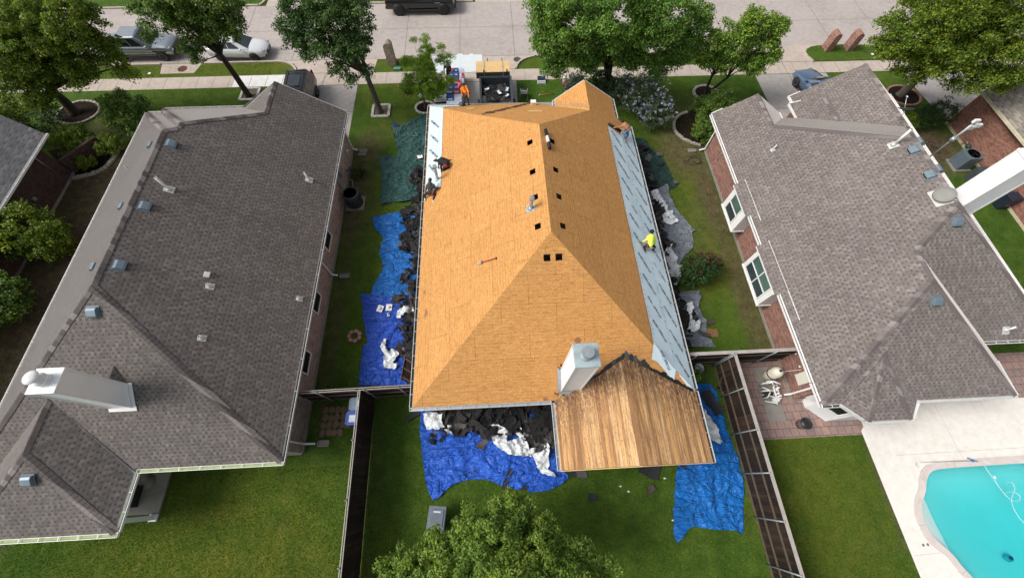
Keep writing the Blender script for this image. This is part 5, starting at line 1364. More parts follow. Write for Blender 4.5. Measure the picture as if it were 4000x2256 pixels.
shrub('silvery sage shrub next to the pink bucket on the front lawn', (6.3, 26.4), [((6.3, 26.4, .9), (.85, .8, .8)), ((6.6, 25.6, .6), (.7, .6, .5))], 5000, .10, LF_SAGE, 40, .22)
shrub('dark evergreen shrub in front of the gable wing, under the pear tree', (8.6, 26.8), [((8.4, 26.8, .8), (.9, .8, .8)), ((7.6, 24.7, .45), (.8, .9, .45))], 5000, .11, LF_DBUSH, 41, .25)
v = shrub('dark shrub with bronze red new leaves between the stripped house and the red brick house', (11.6, 10.3), [((11.55, 10.4, 1.0), (.95, .85, .9)), ((10.95, 10.0, .8), (.6, .6, .6)), ((12.3, 10.6, 1.0), (.6, .6, .6))], 7500, .10, LF_DBUSH, 42, .24)
leaf_cloud('bronze_leaves', [((11.6, 10.6, 1.3), (.75, .7, .8)), ((12.3, 10.7, 1.1), (.5, .5, .6))], 1300, .10, LF_RED, v, 43, .18, aspect=.4, inner=0, density=.4)
shrub('dark green shrub cluster inside the curved stone border at the red brick house', (16.0, 23.6), [((15.6, 22.5, 1.0), (1.0, 1.2, .9)), ((16.6, 24.0, 1.0), (1.1, .9, .9)), ((14.9, 21.6, .8), (.7, .9, .7)), ((15.5, 23.9, .7), (.9, .8, .7))], 15000, .11, LF_OAK, 44, .27)
shrub('dark clipped shrub along the side wall of the far right brick house', (32.2, 22.3), [((32.4, 22.3, .9), (1.3, .8, .9)), ((31.4, 22.2, .8), (1.0, .8, .8))], 9000, .08, LF_DBUSH, 45, .22)
shrub('small yellow green shrub left of the dark clipped shrub', (30.3, 22.0), [((30.35, 22.0, .6), (.6, .55, .6))], 3500, .08, LF_BUSH, 46, .18)
shrub('sprawling bare brown bush by the far right brick wall', (30.9, 19.6), [((30.9, 19.6, .4), (.9, .9, .4))], 1200, .07, leaf_mat('brown_twigs', [(.05, .035, .025), (.09, .07, .05)], .1), 47, .3)
shrub('tiny leafy sapling behind the short right fence', (10.0, 4.4), [((10.05, 4.45, .5), (.28, .3, .3))], 260, .12, LF_PEAR, 48, .14, name='sapling')
shrub('small dark plant at the foot of the pink brick side wall', (-9.1, 19.0), [((-9.1, 19.0, .3), (.4, .5, .3))], 900, .08, LF_DBUSH, 49, .16, name='plant')
shrub('low round plant on the front lawn near the cypress ring', (-6.7, 27.3), [((-6.7, 27.3, .22), (.42, .32, .22))], 900, .08, LF_OAK, 50, .14, name='plant')

# rings and edgings
def ring(name, label, c, rx, ry, n, mat, mulch=MULCH, w=.16, h=.12, a0=0, a1=2 * PI, block=.22, seedk=1):
    t = thing(name, label, 'garden edging', (c[0], c[1], 0)); rs = random.Random(seedk); m = MB()
    for i in range(n):
        a = a0 + (a1 - a0) * (i + .5) / n; p = Vector((c[0] + rx * math.cos(a), c[1] + ry * math.sin(a), h / 2)); ang = math.atan2(ry * math.cos(a), -rx * math.sin(a))
        L = (a1 - a0) * math.hypot(rx * math.sin(a), ry * math.cos(a)) / n * .46
        M_ = Matrix.Translation(p) @ Matrix.Rotation(ang + rs.uniform(-.08, .08), 4, 'Z'); hh = h / 2 * rs.uniform(.85, 1.15); m.box(-L, L, -w / 2, w / 2, -h / 2, hh, 0, M_)
    m.build('edging_stones', mat, t, bevel=.02)
    d = MB(); k = 28
    if a1 - a0 > 6: d.poly([(c[0] + (rx - .05) * math.cos(2 * PI * i / k), c[1] + (ry - .05) * math.sin(2 * PI * i / k), .03) for i in range(k)]); d.build('mulch', mulch, t)
    return t
def square_edge(label, c, s, mat, mu):
    t = thing('square_edging', label, 'garden edging', (c[0], c[1], 0)); m = MB(); k = 7
    for sx, sy, hor in ((0, -1, 1), (0, 1, 1), (-1, 0, 0), (1, 0, 0)):
        for i in range(k):
            q = -s + (2 * s) * (i + .5) / k
            x, y = (q, sy * s) if hor else (sx * s, q); hx, hy = (s / k * .94, .09) if hor else (.09, s / k * .94)
            m.box(c[0] + x - hx, c[0] + x + hx, c[1] + y - hy, c[1] + y + hy, 0, .11)
    m.build('edging_blocks', mat, t, bevel=.012)
    d = MB(); d.add([(c[0] - s + .08, c[1] - s + .08, .03), (c[0] + s - .08, c[1] - s + .08, .03), (c[0] + s - .08, c[1] + s - .08, .03), (c[0] - s + .08, c[1] + s - .08, .03)], [(0, 1, 2, 3)])
    d.build('mulch', mu, t); return t
LITTER = plain('dry_leaf_mulch', (.14, .115, .08), .95, 0, .5, 14, .6)
square_edge('square white block edging around the foot of the slender oak', (-18.5, 27.5), .62, STONEW, LITTER)
square_edge('square pale brick edging around the foot of the dark oak', (-8.35, 25.3), .60, STONEW, LITTER)
ring('stone_ring', 'small pale stone ring around the young cypress', (-5.05, 25.5), .72, .62, 16, STONEW, seedk=1)
ring('stone_ring', 'round pale stone ring under the smaller pear tree', (16.65, 26.25), .95, .85, 20, STONE, w=.2, seedk=2)
ring('stone_ring', 'pink stone ring under the spreading oak at the top right', (32.1, 25.4), 1.25, 1.1, 26, PINKSTONE, seedk=3)
ring('stone_ring', 'grey stone ring under the big oak at the top left', (-30.6, 26.0), 1.45, 1.2, 28, STONE, seedk=4)
ring('stone_ring', 'small ring of seven rough stones on the side lawn', (-8.15, 7.55), .30, .28, 7, PINKSTONE, plain('moss_fill', (.05, .085, .02), .95), w=.2, h=.16, seedk=5)
def border(label, px, mat, n, w=.2):
    pts = [at(*p) for p in px]; pts = resample(smooth_ring([p for p in pts]), n + 1); t = thing('stone_border', label, 'garden edging', (pts[0].x, pts[0].y, 0)); m = MB(); rs = random.Random(n)
    for a, b in zip(pts[:-1], pts[1:]):
        d = (b - a); M_ = Matrix.Translation((a + b) / 2) @ Matrix.Rotation(math.atan2(d.y, d.x) + rs.uniform(-.06, .06), 4, 'Z'); m.box(-d.length * .46, d.length * .46, -w / 2, w / 2, 0, rs.uniform(.1, .16), 0, M_)
    m.build('edging_stones', mat, t, bevel=.02); return t
border('curved pale stone border around the shrub bed of the red brick house', [(1728, 284), (1708, 290), (1695, 305), (1693, 325), (1708, 345), (1735, 360), (1762, 367)], STONE, 24)
border('curved rough stone border of the shrub bed by the slate roof house', [(185, 450), (225, 442), (262, 428), (285, 405), (300, 380), (300, 366), (285, 358)], STONE, 20, .28)
border('short grey stone edging behind the bright green shrubs', [(208, 366), (232, 360), (250, 362)], STONE, 5)
border('curved pink stone edging by the far right brick wall', [(2345, 290), (2375, 302), (2405, 306), (2440, 304)], PINKSTONE, 14)
def bed(name, px, mat, z=.006): return flat(name, [at(*p) for p in px], mat, z, 'structure')
bed('mulch_bed', [(120, 380), (190, 365), (250, 362), (300, 366), (298, 385), (280, 408), (255, 428), (220, 440), (185, 447)], MULCH)
bed('mulch_bed', [(1728, 284), (1708, 290), (1695, 305), (1693, 325), (1708, 345), (1735, 360), (1768, 368), (1800, 330), (1840, 260), (1790, 250)], MULCH)
bed('mulch_bed', [(2345, 290), (2375, 302), (2405, 306), (2440, 304), (2480, 240), (2400, 232), (2340, 262)], MULCH)

# ================================================================== TARPS AND ROOFING DEBRIS
def crop(x0, y0, s): return lambda a, b, z=0.0: at((x0 + a / s) / 1.5528, (y0 + b / s) / 1.5528, z)
c6 = crop(1380, 440, 3.633); c7 = crop(1380, 800, 1.964); c4r = crop(1620, 1580, 3.824); c5r = crop(2500, 500, 1.709); vpx = lambda a, b, z=0.0: at(a, b, z)
TARP_POLYS = [[(2.0, 21), (2.0, 22.4), (-4.5, 22.4), (-4.5, 21)], [(15.0, 20.3), (18.4, 20.3), (18.4, 28), (15, 20)], [(20.2, 20), (21.3, 28.3), (27, 28.3), (27, 20)]]
def sheet(name, label, pts, mat, cat='tarp', step=.13, amp=.07, seed=1, z0=.02, fold=None, freq=1.0, group=None, zf=None, parent=None, rough_edge=.04):
    rs = random.Random(seed)
    ring_ = []
    if cat == 'tarp': TARP_POLYS.append([(p[0], p[1]) for p in pts])
    P_ = [Vector((p[0], p[1])) for p in pts]
    for a, b in zip(P_, P_[1:] + P_[:1]):
        k = max(1, int((b - a).length / step)); nn = Vector((-(b - a).y, (b - a).x)); nn = nn.normalized() if nn.length else nn
        for i in range(k): ring_.append(a.lerp(b, i / k) + nn * (noise.noise(Vector((a.x * 3 + i * .4, a.y * 3, seed))) * rough_edge if i else 0))
    xs_ = [p.x for p in ring_]; ys_ = [p.y for p in ring_]
    inn = []
    x = min(xs_)
    while x < max(xs_):
        y = min(ys_)
        while y < max(ys_):
            q = (x + rs.uniform(-.3, .3) * step, y + rs.uniform(-.3, .3) * step)
            if in_poly(q[0], q[1], ring_) and min((Vector(q) - r).length for r in ring_[::2]) > step * .45: inn.append(Vector(q))
            y += step
        x += step
    n = len(ring_); al = ring_ + inn
    V, E_, F, *_r = geometry.delaunay_2d_cdt(al, [(i, (i + 1) % n) for i in range(n)], [], 1, 1e-4)
    ang = fold if fold is not None else rs.uniform(0, PI); ca, sa = math.cos(ang), math.sin(ang)
    out = []
    for p in V:
        u = p.x * ca + p.y * sa; w = -p.x * sa + p.y * ca
        wob = noise.noise(Vector((p.x * .5, p.y * .5, seed * 3.1))) * 1.2
        r1 = 1 - abs(noise.noise(Vector(((w + wob) * 1.9 * freq, u * .38, seed)))) * 3.2
        r2 = 1 - abs(noise.noise(Vector((p.x * 1.5 * freq + 9, p.y * 1.5 * freq, seed + 5)))) * 3.4
        r3 = noise.noise(Vector((p.x * 6 * freq, p.y * 6 * freq, seed + 8)))
        z = z0 + amp * (1.35 * max(0, r1) ** 2 + .75 * max(0, r2) ** 2 + .25 * r3 + .12)
        if zf: z += zf(p.x, p.y)
        out.append((p.x, p.y, max(z, .006) if not zf else z))
    m = MB(); m.add(out, [tuple(f) if (Vector(out[f[1]]) - Vector(out[f[0]])).cross(Vector(out[f[2]]) - Vector(out[f[0]])).z > 0 else tuple(f)[::-1] for f in F], 0, True)
    o = m.build(name, mat, parent)
    if parent is None: tag(o, label, cat, group)
    return o
TG = 'tarps spread around the stripped house to catch debris'
sheet('tarp', 'dark green tarp with dark blue turned corners on the left side lawn, nearest the street', [c6(*p) for p in ((555, 140), (660, 190), (800, 140), (950, 55), (1120, 90), (1140, 830), (980, 1000), (930, 1080), (920, 1180), (850, 1240), (700, 1285), (560, 1265), (400, 1315), (380, 1290), (400, 1180), (412, 830), (370, 720), (355, 660), (490, 630), (640, 598), (600, 420), (565, 260))], TARP_GREEN, amp=.10, seed=3, fold=.5, group=TG)
cn = MB()
for q in ([(555, 140), (665, 190), (610, 212), (570, 190)], [(355, 655), (490, 632), (540, 625), (470, 670), (400, 678), (362, 682)], [(400, 1316), (470, 1290), (560, 1268), (500, 1300)]):
    cn.poly([c6(a, b) + Vector((0, 0, .11)) for a, b in q]); cn.poly([c6(a, b) + Vector((0, 0, .108)) for a, b in q][::-1])
tag(cn.build('tarp_corner', plain('navy_tarp_back', (.012, .025, .12), .5, 0, .2)), 'dark blue undersides of the turned back corners of the green tarp', 'tarp')
sheet('tarp', 'bright azure crumpled tarp in the middle of the left side lawn', [c7(*p) for p in ((145, 100), (250, 85), (330, 58), (460, 52), (560, 50), (560, 705), (300, 705), (135, 695), (165, 620), (230, 510), (232, 440), (207, 400), (215, 310), (235, 280), (220, 235), (170, 190))], TARP_AZURE, amp=.12, seed=4, z0=.035, fold=.15, freq=1.25, group=TG)
sheet('tarp', 'royal blue tarp on the left side lawn ending at the short left fence', [c7(*p) for p in ((55, 680), (130, 690), (300, 712), (560, 706), (560, 1385), (45, 1385), (60, 1200), (85, 1080), (110, 1060), (95, 950), (80, 880), (75, 770))], TARP_BLUE, amp=.09, seed=5, fold=.3, freq=1.1, group=TG)
sheet('tarp', 'blue tarp behind the house with a curved lower edge, under the roof tear off heap', [c4r(*p) for p in ((88, 90), (90, -60), (1000, -80), (2080, -60), (2120, 600), (2150, 900), (2290, 1055), (2288, 1100), (2200, 1180), (2050, 1250), (1900, 1290), (1720, 1312), (1640, 1232), (1500, 1270), (1340, 1220), (1180, 1150), (1040, 1108), (850, 1108), (640, 1160), (490, 1250), (380, 1370), (270, 1425), (210, 1290), (170, 1150), (130, 900), (100, 600), (85, 340))], TARP_REAR, step=.11, amp=.085, seed=6, fold=-.62, freq=1.2, group=TG)
sheet('tarp', 'long blue tarp on the grass between the patio roof and the right hand fence', [vpx(*p) for p in ((1745, 965), (1785, 965), (1800, 985), (1812, 1030), (1835, 1100), (1858, 1160), (1870, 1230), (1868, 1290), (1869, 1335), (1862, 1345), (1850, 1332), (1790, 1330), (1745, 1322), (1730, 1330), (1718, 1350), (1703, 1364), (1694, 1345), (1692, 1280), (1698, 1215), (1703, 1165), (1710, 1100), (1690, 1000))], TARP_AZURE, step=.11, amp=.085, seed=7, fold=1.75, freq=1.3, group=TG)
sheet('tarp', 'dark green tarp on the right side lawn below the shirtless worker', [c5r(*p) for p in ((-60, 80), (20, 68), (60, 120), (100, 160), (150, 200), (185, 270), (215, 340), (250, 388), (200, 415), (130, 410), (60, 440), (-10, 440))], TARP_DKGREEN, amp=.09, seed=8, group=TG)
sheet('tarp', 'silver grey tarp with a pointed corner on the right side lawn', [c5r(*p) for p in ((60, 445), (110, 425), (150, 390), (178, 381), (190, 400), (185, 440), (220, 500), (262, 580), (312, 632), (362, 686), (343, 702), (356, 770), (352, 800), (300, 850), (265, 905), (250, 950), (262, 1000), (235, 1070), (150, 1060), (60, 800), (30, 500))], TARP_SILVER, amp=.10, seed=9, fold=1.0, freq=1.1, group=TG)
sheet('tarp', 'smaller crumpled silver grey tarp at the rear right corner, next to the short right fence', [c5r(*p) for p in ((215, 1100), (240, 1095), (390, 1088), (397, 1130), (385, 1190), (418, 1260), (440, 1305), (437, 1350), (445, 1385), (480, 1440), (505, 1462), (300, 1462), (235, 1250))], TARP_SILVER, amp=.13, seed=10, fold=.2, freq=1.5, group=TG)
WG = 'crumpled pieces of white membrane among the debris'
for lab, cr_, pp, sd_, mt in (
    ('crumpled white membrane at the left end of the heap behind the house', c4r, ((145, 130), (240, 115), (430, 150), (420, 250), (460, 340), (380, 375), (280, 372), (195, 385), (165, 300)), 1, MEMB_WHITE),
    ('narrow torn white membrane strip beside the leftmost white piece behind the house', c4r, ((465, 232), (530, 300), (612, 360), (600, 415), (500, 455), (455, 380), (520, 370)), 2, MEMB_WHITE),
    ('largest crumpled white membrane in the middle of the heap behind the house', c4r, ((1135, 290), (1160, 260), (1240, 255), (1280, 330), (1350, 350), (1390, 400), (1370, 560), (1480, 520), (1600, 500), (1690, 580), (1700, 650), (1740, 780), (1660, 768), (1480, 757), (1400, 740), (1300, 680), (1190, 590), (1150, 480)), 3, MEMB_WHITE),
    ('slim white membrane piece above the largest one behind the house', c4r, ((1480, 330), (1510, 230), (1560, 340), (1612, 420), (1590, 450), (1660, 520), (1560, 500), (1500, 420)), 4, MEMB_WHITE),
    ('white membrane trailing down the blue tarp beside the patio roof gutter', c4r, ((1700, 660), (1820, 640), (1860, 560), (1930, 535), (2010, 630), (1990, 760), (2005, 870), (1980, 960), (2050, 1000), (2095, 1070), (1990, 1055), (1880, 1010), (1820, 930), (1800, 850), (1760, 770)), 5, MEMB_WHITE),
    ('twisted white membrane on the royal blue tarp', c7, ((215, 1095), (240, 1038), (270, 1040), (255, 1080), (285, 1140), (300, 1110), (345, 1125), (362, 1150), (330, 1190), (310, 1215), (355, 1232), (325, 1268), (245, 1262), (240, 1180), (250, 1160)), 6, MEMB_WHITE),
    ('white membrane scrap at the eave on the royal blue tarp', c7, ((345, 820), (395, 795), (440, 800), (470, 775), (480, 830), (430, 840), (400, 850), (375, 885), (340, 878)), 7, MEMB_WHITE),
    ('long white membrane strip along the eave on the silver tarp', c5r, ((60, 445), (105, 432), (150, 500), (180, 560), (215, 590), (245, 640), (190, 655), (150, 640), (135, 600), (160, 580), (110, 510), (75, 480)), 8, MEMB_WHITE),
    ('white membrane heap along the right eave beside the red leaved shrub', c5r, ((150, 840), (190, 785), (215, 850), (240, 920), (268, 930), (262, 990), (245, 1050), (228, 1090), (205, 1050), (185, 960)), 9, MEMB_WHITE),
    ('white membrane on the smaller silver tarp near the short right fence', c5r, ((290, 1190), (335, 1168), (345, 1215), (330, 1250), (390, 1300), (385, 1350), (350, 1370), (300, 1350), (320, 1290)), 10, MEMB_WHITE),
    ('loose white membrane hanging below the patio roof on its right side', vpx, ((1765, 1030), (1785, 1052), (1800, 1085), (1812, 1112), (1805, 1117), (1775, 1102), (1762, 1060)), 11, MEMB_WHITE)):
    sheet('white_membrane', lab, [cr_(*p) for p in pp], mt, 'membrane', step=.08, amp=.17, seed=sd_ + 40, z0=.16, freq=1.9, group=WG, rough_edge=.08)
def felt_heap(label, pts, n, zmax=.35, seed=1, smin=.18, smax=.62, mat=FELT, zf=None, name='torn_felt_heap', chips=True):
    rs = random.Random(seed); P_ = [Vector((p[0], p[1], 0)) for p in pts]; m = MB()
    x0, x1 = min(p.x for p in P_), max(p.x for p in P_); y0, y1 = min(p.y for p in P_), max(p.y for p in P_); k = 0; tries = 0
    while k < n and tries < n * 40:
        tries += 1; x, y = rs.uniform(x0, x1), rs.uniform(y0, y1)
        if not in_poly(x, y, P_): continue
        k += 1; s = rs.uniform(smin, smax); a = rs.uniform(0, PI); asp = rs.uniform(.22, .8); tlt = rs.gauss(0, .22); t2 = rs.gauss(0, .22)
        M_ = Matrix.Translation((x, y, rs.uniform(.12, zmax) + (zf(x, y) if zf else 0))) @ Matrix.Rotation(a, 4, 'Z') @ Matrix.Rotation(tlt, 4, 'X') @ Matrix.Rotation(t2, 4, 'Y')
        bend = rs.uniform(-.35, .35); g = 4; vs = []
        for j in range(g):
            for i in range(g):
                u, v = i / (g - 1) - .5, j / (g - 1) - .5; e_ = (abs(u) == .5 or abs(v) == .5)
                jx, jy = (rs.uniform(-.13, .13), rs.uniform(-.13, .13)) if e_ else (0, 0)
                p = M_ @ Vector(((u + jx) * s, (v + jy) * s * asp, bend * u * u * s * 2 + rs.uniform(-.02, .02))); p.z = max(p.z, .03) if not zf else p.z
                vs.append(p)
        m.add(vs, [(j * g + i, j * g + i + 1, (j + 1) * g + i + 1, (j + 1) * g + i) for j in range(g - 1) for i in range(g - 1)])
    o = m.build(name, mat); tag(o, label, 'roofing debris', None, 'stuff'); return o
felt_heap('heap of torn black felt and shingles behind the house', [c4r(*p) for p in ((240, 100), (500, 30), (2080, -60), (2090, 620), (1850, 640), (1700, 560), (1500, 340), (1280, 400), (1100, 420), (900, 360), (800, 300), (790, 500), (640, 420), (560, 300), (430, 240), (400, 120))], 300, .34, 21, .22, .85)
felt_heap('small tangle of torn black felt at the left end of the heap', [c4r(*p) for p in ((430, 240), (490, 330), (540, 470), (300, 610), (230, 600), (280, 400), (400, 400))], 16, .2, 22, .15, .4)
felt_heap('torn black felt lying along the left eave beside the green tarp', [c6(*p) for p in ((870, 830), (1060, 830), (1060, 1453), (850, 1453), (920, 1180), (930, 1080), (800, 950), (870, 900))], 85, .34, 23, .2, .75)
felt_heap('torn black felt lying along the left eave over the blue tarps', [c7(*p) for p in ((430, 20), (560, 0), (560, 1400), (440, 1390), (380, 1290), (440, 1180), (345, 1120), (400, 1030), (350, 1000), (390, 920), (380, 860), (420, 740), (350, 720), (370, 650), (340, 610), (400, 540), (440, 500), (470, 400), (375, 350), (350, 240), (410, 210), (390, 140))], 300, .34, 24, .18, .75)
felt_heap('torn black felt on the deep green tarp', [c5r(*p) for p in ((-20, 130), (70, 150), (60, 200), (50, 260), (110, 370), (120, 395), (60, 420), (0, 300))], 46, .25, 25)
felt_heap('torn black felt along the right eave over the silver tarp', [c5r(*p) for p in ((70, 480), (130, 530), (155, 575), (160, 620), (130, 640), (135, 700), (175, 740), (190, 800), (170, 860), (100, 700))], 75, .3, 26, .2, .7)
felt_heap('torn black felt between the two silver tarps by the right eave', [c5r(*p) for p in ((210, 1040), (236, 1060), (250, 1150), (310, 1245), (350, 1245), (340, 1300), (300, 1330), (290, 1440), (250, 1330))], 70, .3, 27, .2, .7)
def scrap(label, c, s, asp, rz, mat=FELT, z=.03, thick=.01, name='shingle_scrap', bend=.12, seed=0, cat='scrap', group='loose scraps of roofing'):
    rs = random.Random(seed or int(abs(c.x * 100 + c.y * 31))); m = MB(); g = 5; vs = []
    for j in range(g):
        for i in range(g):
            u, v = i / (g - 1) - .5, j / (g - 1) - .5; e_ = (abs(u) == .5 or abs(v) == .5); a = u * s + (rs.uniform(-.06, .06) * s if e_ else 0); b = v * s * asp + (rs.uniform(-.06, .06) * s if e_ else 0)
            vs.append(Vector((c.x + a * math.cos(rz) - b * math.sin(rz), c.y + a * math.sin(rz) + b * math.cos(rz), c.z + z + bend * (u * u + v * v) * s + rs.uniform(0, .01))))
    m.add(vs, [(j * g + i, j * g + i + 1, (j + 1) * g + i + 1, (j + 1) * g + i) for j in range(g - 1) for i in range(g - 1)]); m.add([p - Vector((0, 0, thick)) for p in vs], [((j + 1) * g + i, (j + 1) * g + i + 1, j * g + i + 1, j * g + i) for j in range(g - 1) for i in range(g - 1)])
    o = m.build(name, mat); return tag(o, label, cat, group)
FB = plain('black_felt_piece', (.018, .019, .022), .7, 0, .3, 6, .3); FBR = plain('brown_shingle_piece', (.07, .052, .045), .9, 0, .3, 6, .4)
scrap('square black felt scrap on the back lawn in front of the patio roof', vpx(1490, 1250), .42, .72, -.1, FB)
scrap('grey shingle scrap at the left rear corner of the patio roof', vpx(1463, 1192), .48, .6, .05, FELT_GREY); scrap('narrow black scrap next to the grey shingle by the patio roof corner', vpx(1443, 1192), .3, .8, .2, FB)
scrap('large triangular black felt piece sticking out from under the patio roof', vpx(1632, 1178), 1.05, .7, -.35, FB, .05); scrap('brown folded shingle on the lawn behind the patio roof', vpx(1635, 1231), .45, .6, .5, FBR, .05, bend=.35)
scrap('big ragged black felt piece at the top of the long blue tarp', vpx(1787, 1012), 1.25, .45, -1.15, FB, .14); scrap('thin black felt sliver below the big piece on the long blue tarp', vpx(1780, 1062), .62, .22, -.5, FB, .12)
scrap('pointed black felt scrap near the top left of the long blue tarp', vpx(1712, 1170), .5, .25, -.7, FB, .12); scrap('black felt strip lying across the lower edge of the blue tarp behind the house', vpx(1275, 1206), .95, .2, 1.05, FB, .12)
scrap('short black scrap on the lower edge of the rear blue tarp beside the tree', vpx(1318, 1226), .35, .3, .4, FB, .12); scrap('grey and brown shingle piece in the middle of the rear blue tarp', vpx(1217, 1113), .42, .6, .3, FELT_GREY, .14)
scrap('brown shingle piece overlapping the grey one on the rear blue tarp', vpx(1210, 1122), .38, .6, -.3, FBR, .12); scrap('black scrap by the downspout at the left rear corner of the house', vpx(1040, 1045), .8, .3, .6, FB, .06)
scrap('large black felt square on the royal blue tarp', vpx(1002, 755), .62, .8, -.35, FB, .13); scrap('flat grey shingle on the azure tarp at the eave', vpx(1010, 618), .42, .8, .4, FELT_GREY, .2)
scrap('dark grey square scrap on the silver tarp left of the red leaved shrub', c5r(219, 783), .32, .7, .1, FB, .12); scrap('small dark scrap on the white membrane along the right eave', c5r(176, 856), .38, .8, -.1, FB, .32)
scrap('brown board lying on the lawn by the smaller silver tarp', c5r(476, 1366), .72, .6, -.12, plain('brown_board', (.22, .12, .05), .8, 0, .1), .03, .02, 'brown_board', 0, cat='board', group=None)
scrap('bent grey brown shingle beside the smaller silver tarp', c5r(448, 1296), .68, .42, .05, FBR, .06, bend=.3); scrap('curled dark shingle on the edge of the smaller silver tarp', c5r(418, 1382), .6, .35, -.4, FBR, .16, bend=.3)
scrap('grey vent box lid on the deep green tarp', c5r(124, 183), .42, .8, .05, FELT_GREY, .15, name='grey_lid', bend=0, cat='lid', group=None); scrap('black square scrap on the deep green tarp', c5r(132, 248), .34, .7, .2, FB, .13); scrap('dark rock like scrap at the corner of the deep green tarp', c5r(232, 370), .3, .9, .3, FELT_GREY, .14)
scrap('bright white square off cut on the dark green tarp by the left eave', c6(955, 655), .36, .8, .3, WHITE, .2, name='white_offcut', bend=.05, cat='off cut', group=None); scrap('pale wedge on the royal blue tarp below the two pipe flashings', vpx(1024 - 46, 796 - 3), .2, .7, -1.2, MEMB_WHITE, .12, name='pale_wedge', bend=.1)
# small debris chips
chips = MB(); rs = random.Random(5)
for poly, n_, z in (([c4r(*p) for p in ((100, 450), (1100, 500), (2000, 900), (2000, 1200), (1200, 1100), (200, 1200))], 70, .13), ([vpx(*p) for p in ((1715, 1160), (1850, 1170), (1860, 1310), (1705, 1320))], 26, .12), ([vpx(*p) for p in ((1440, 1200), (1690, 1190), (1690, 1300), (1500, 1300))], 12, .03), ([c7(*p) for p in ((100, 720), (300, 720), (300, 1300), (100, 1300))], 16, .12)):
    x0, x1 = min(p.x for p in poly), max(p.x for p in poly); y0, y1 = min(p.y for p in poly), max(p.y for p in poly)
    for _ in range(n_):
        x, y = rs.uniform(x0, x1), rs.uniform(y0, y1)
        if not in_poly(x, y, poly): continue
        s = rs.uniform(.02, .07); a = rs.uniform(0, PI)
        chips.add([(x + s * math.cos(a + k * PI / 2) * rs.uniform(.5, 1), y + s * math.sin(a + k * PI / 2) * rs.uniform(.5, 1), z + rs.uniform(0, .03)) for k in range(4)], [(0, 1, 2, 3)])
tag(chips.build('felt_crumbs', FELT), 'tiny crumbs of felt scattered over the tarps and grass', 'debris', None, 'stuff')

# ------------------------------------------------------------------ pale blue underlayment with its printed lettering
_fc = {}
def text_geo(s):
    if s in _fc: return _fc[s]
    cu = bpy.data.curves.new('lettering', 'FONT'); cu.body = s; cu.size = 1; cu.resolution_u = 1; cu.offset = .03
    ob = bpy.data.objects.new('lettering_source', cu); COL.objects.link(ob)
    dg = bpy.context.evaluated_depsgraph_get(); me = ob.evaluated_get(dg).to_mesh()
    V = [v.co.copy() for v in me.vertices]; F = [tuple(p.vertices) for p in me.polygons]
    ob.evaluated_get(dg).to_mesh_clear(); COL.objects.unlink(ob); bpy.data.objects.remove(ob)
    xs_ = [v.x for v in V]; w = max(xs_) - min(xs_); x0 = min(xs_)
    V = [Vector((v.x - x0, v.y, 0)) for v in V]; _fc[s] = (V, F, w); return _fc[s]
def put_text(m, s, M_, length, mi=0, center=False):
    V, F, w = text_geo(s); k = length / w
    off = -length / 2 if center else 0
    m.add([M_ @ Vector((v.x * k + off, v.y * k, 0)) for v in V], F, mi)
def brand_line(m, start, end, n, lift=.02, L=1.16):
    """STORM / GEAR printed along start->end on the plane with normal n"""
    start, end = Vector(start), Vector(end); d = (end - start).normalized(); n = Vector(n).normalized(); up = n.cross(d).normalized()
    M_ = Matrix((d, up, n)).transposed().to_4x4(); M_.translation = start + n * lift - up * .06
    put_text(m, 'STORM', M_, L * .53)
    M2 = M_.copy(); M2.translation = M_.translation + d * L * .62; put_text(m, 'GEAR', M2, L * .42)
    Z = M_.copy(); Z.translation = M_.translation + d * L * .55
    m.add([Z @ Vector(p) for p in ((.0, -.05, 0), (.025, -.04, 0), (.05, .06, 0), (.025, .055, 0), (.062, .17, 0), (.035, .16, 0), (.0, .055, 0), (.022, .06, 0))], [(0, 1, 2, 3), (6, 7, 4, 5)], 1)
def line(par, *a): q = MB(); brand_line(q, *a); q.build('printed_lettering', [PRINT_GREY, PRINT_RED], par)
def under(name, label, pts, zfun, seed, n=None):
    return sheet(name, label, pts, UNDER, "underlayment", step=.22, amp=.018, seed=seed, z0=.012, zf=zfun, rough_edge=.0)
# right slope, two courses
u1 = under('underlayment', 'wide pale blue underlayment course with dark lettering along the right eave', [(8.70, 3.14), (7.74, 4.12), (7.74, 19.05), (8.2, 19.3), (8.70, 19.75)], lambda x, y: zRr(x), 3)
u2 = under('underlayment', 'upper pale blue underlayment course with dark lettering on the right slope', [(7.80, 4.02), (6.80, 5.03), (6.84, 18.75), (7.80, 18.42)], lambda x, y: zRr(x) + .012, 4)
def zRr2(x, y): return zRr(x)
pr = MB()
for k in range(-4, 9):
    y = 9.68 + 1.222 * k
    if y < 19.2 and y > 4.0: line(u1, (7.95, y, zRr(7.95)), (8.47, y - .95, zRr(8.47)), PRn, .035)
for x in (8.66, 7.80):
    for k in range(40):
        y = 4.6 + k * .36
        if k % 3: pr.box(-.012, .012, -.05, .05, 0, .002, 0, frame_on((x, y, zRr(x)), PRn) @ Matrix.Translation((0, 0, .035)) @ Matrix.Rotation(0, 4, 'Z'))
pr.build('edge_marks', PRINT_GREY, u1)
pr = MB()
for k in range(-3, 9):
    y = 7.76 + 1.212 * k
    if y > 5.3 and y < 18.6: line(u2, (7.57, y - .0, zRr(7.57)), (7.06, y + .93, zRr(7.06)), PRn, .045)
for k in range(60):
    y = 5.4 + k * .22; x = 6.86
    if k % 4: pr.box(-.01, .01, -.04, .04, 0, .002, 0, frame_on((x, y, zRr(x)), PRn) @ Matrix.Translation((0, 0, .045)))
pr.build('edge_marks', PRINT_GREY, u2)
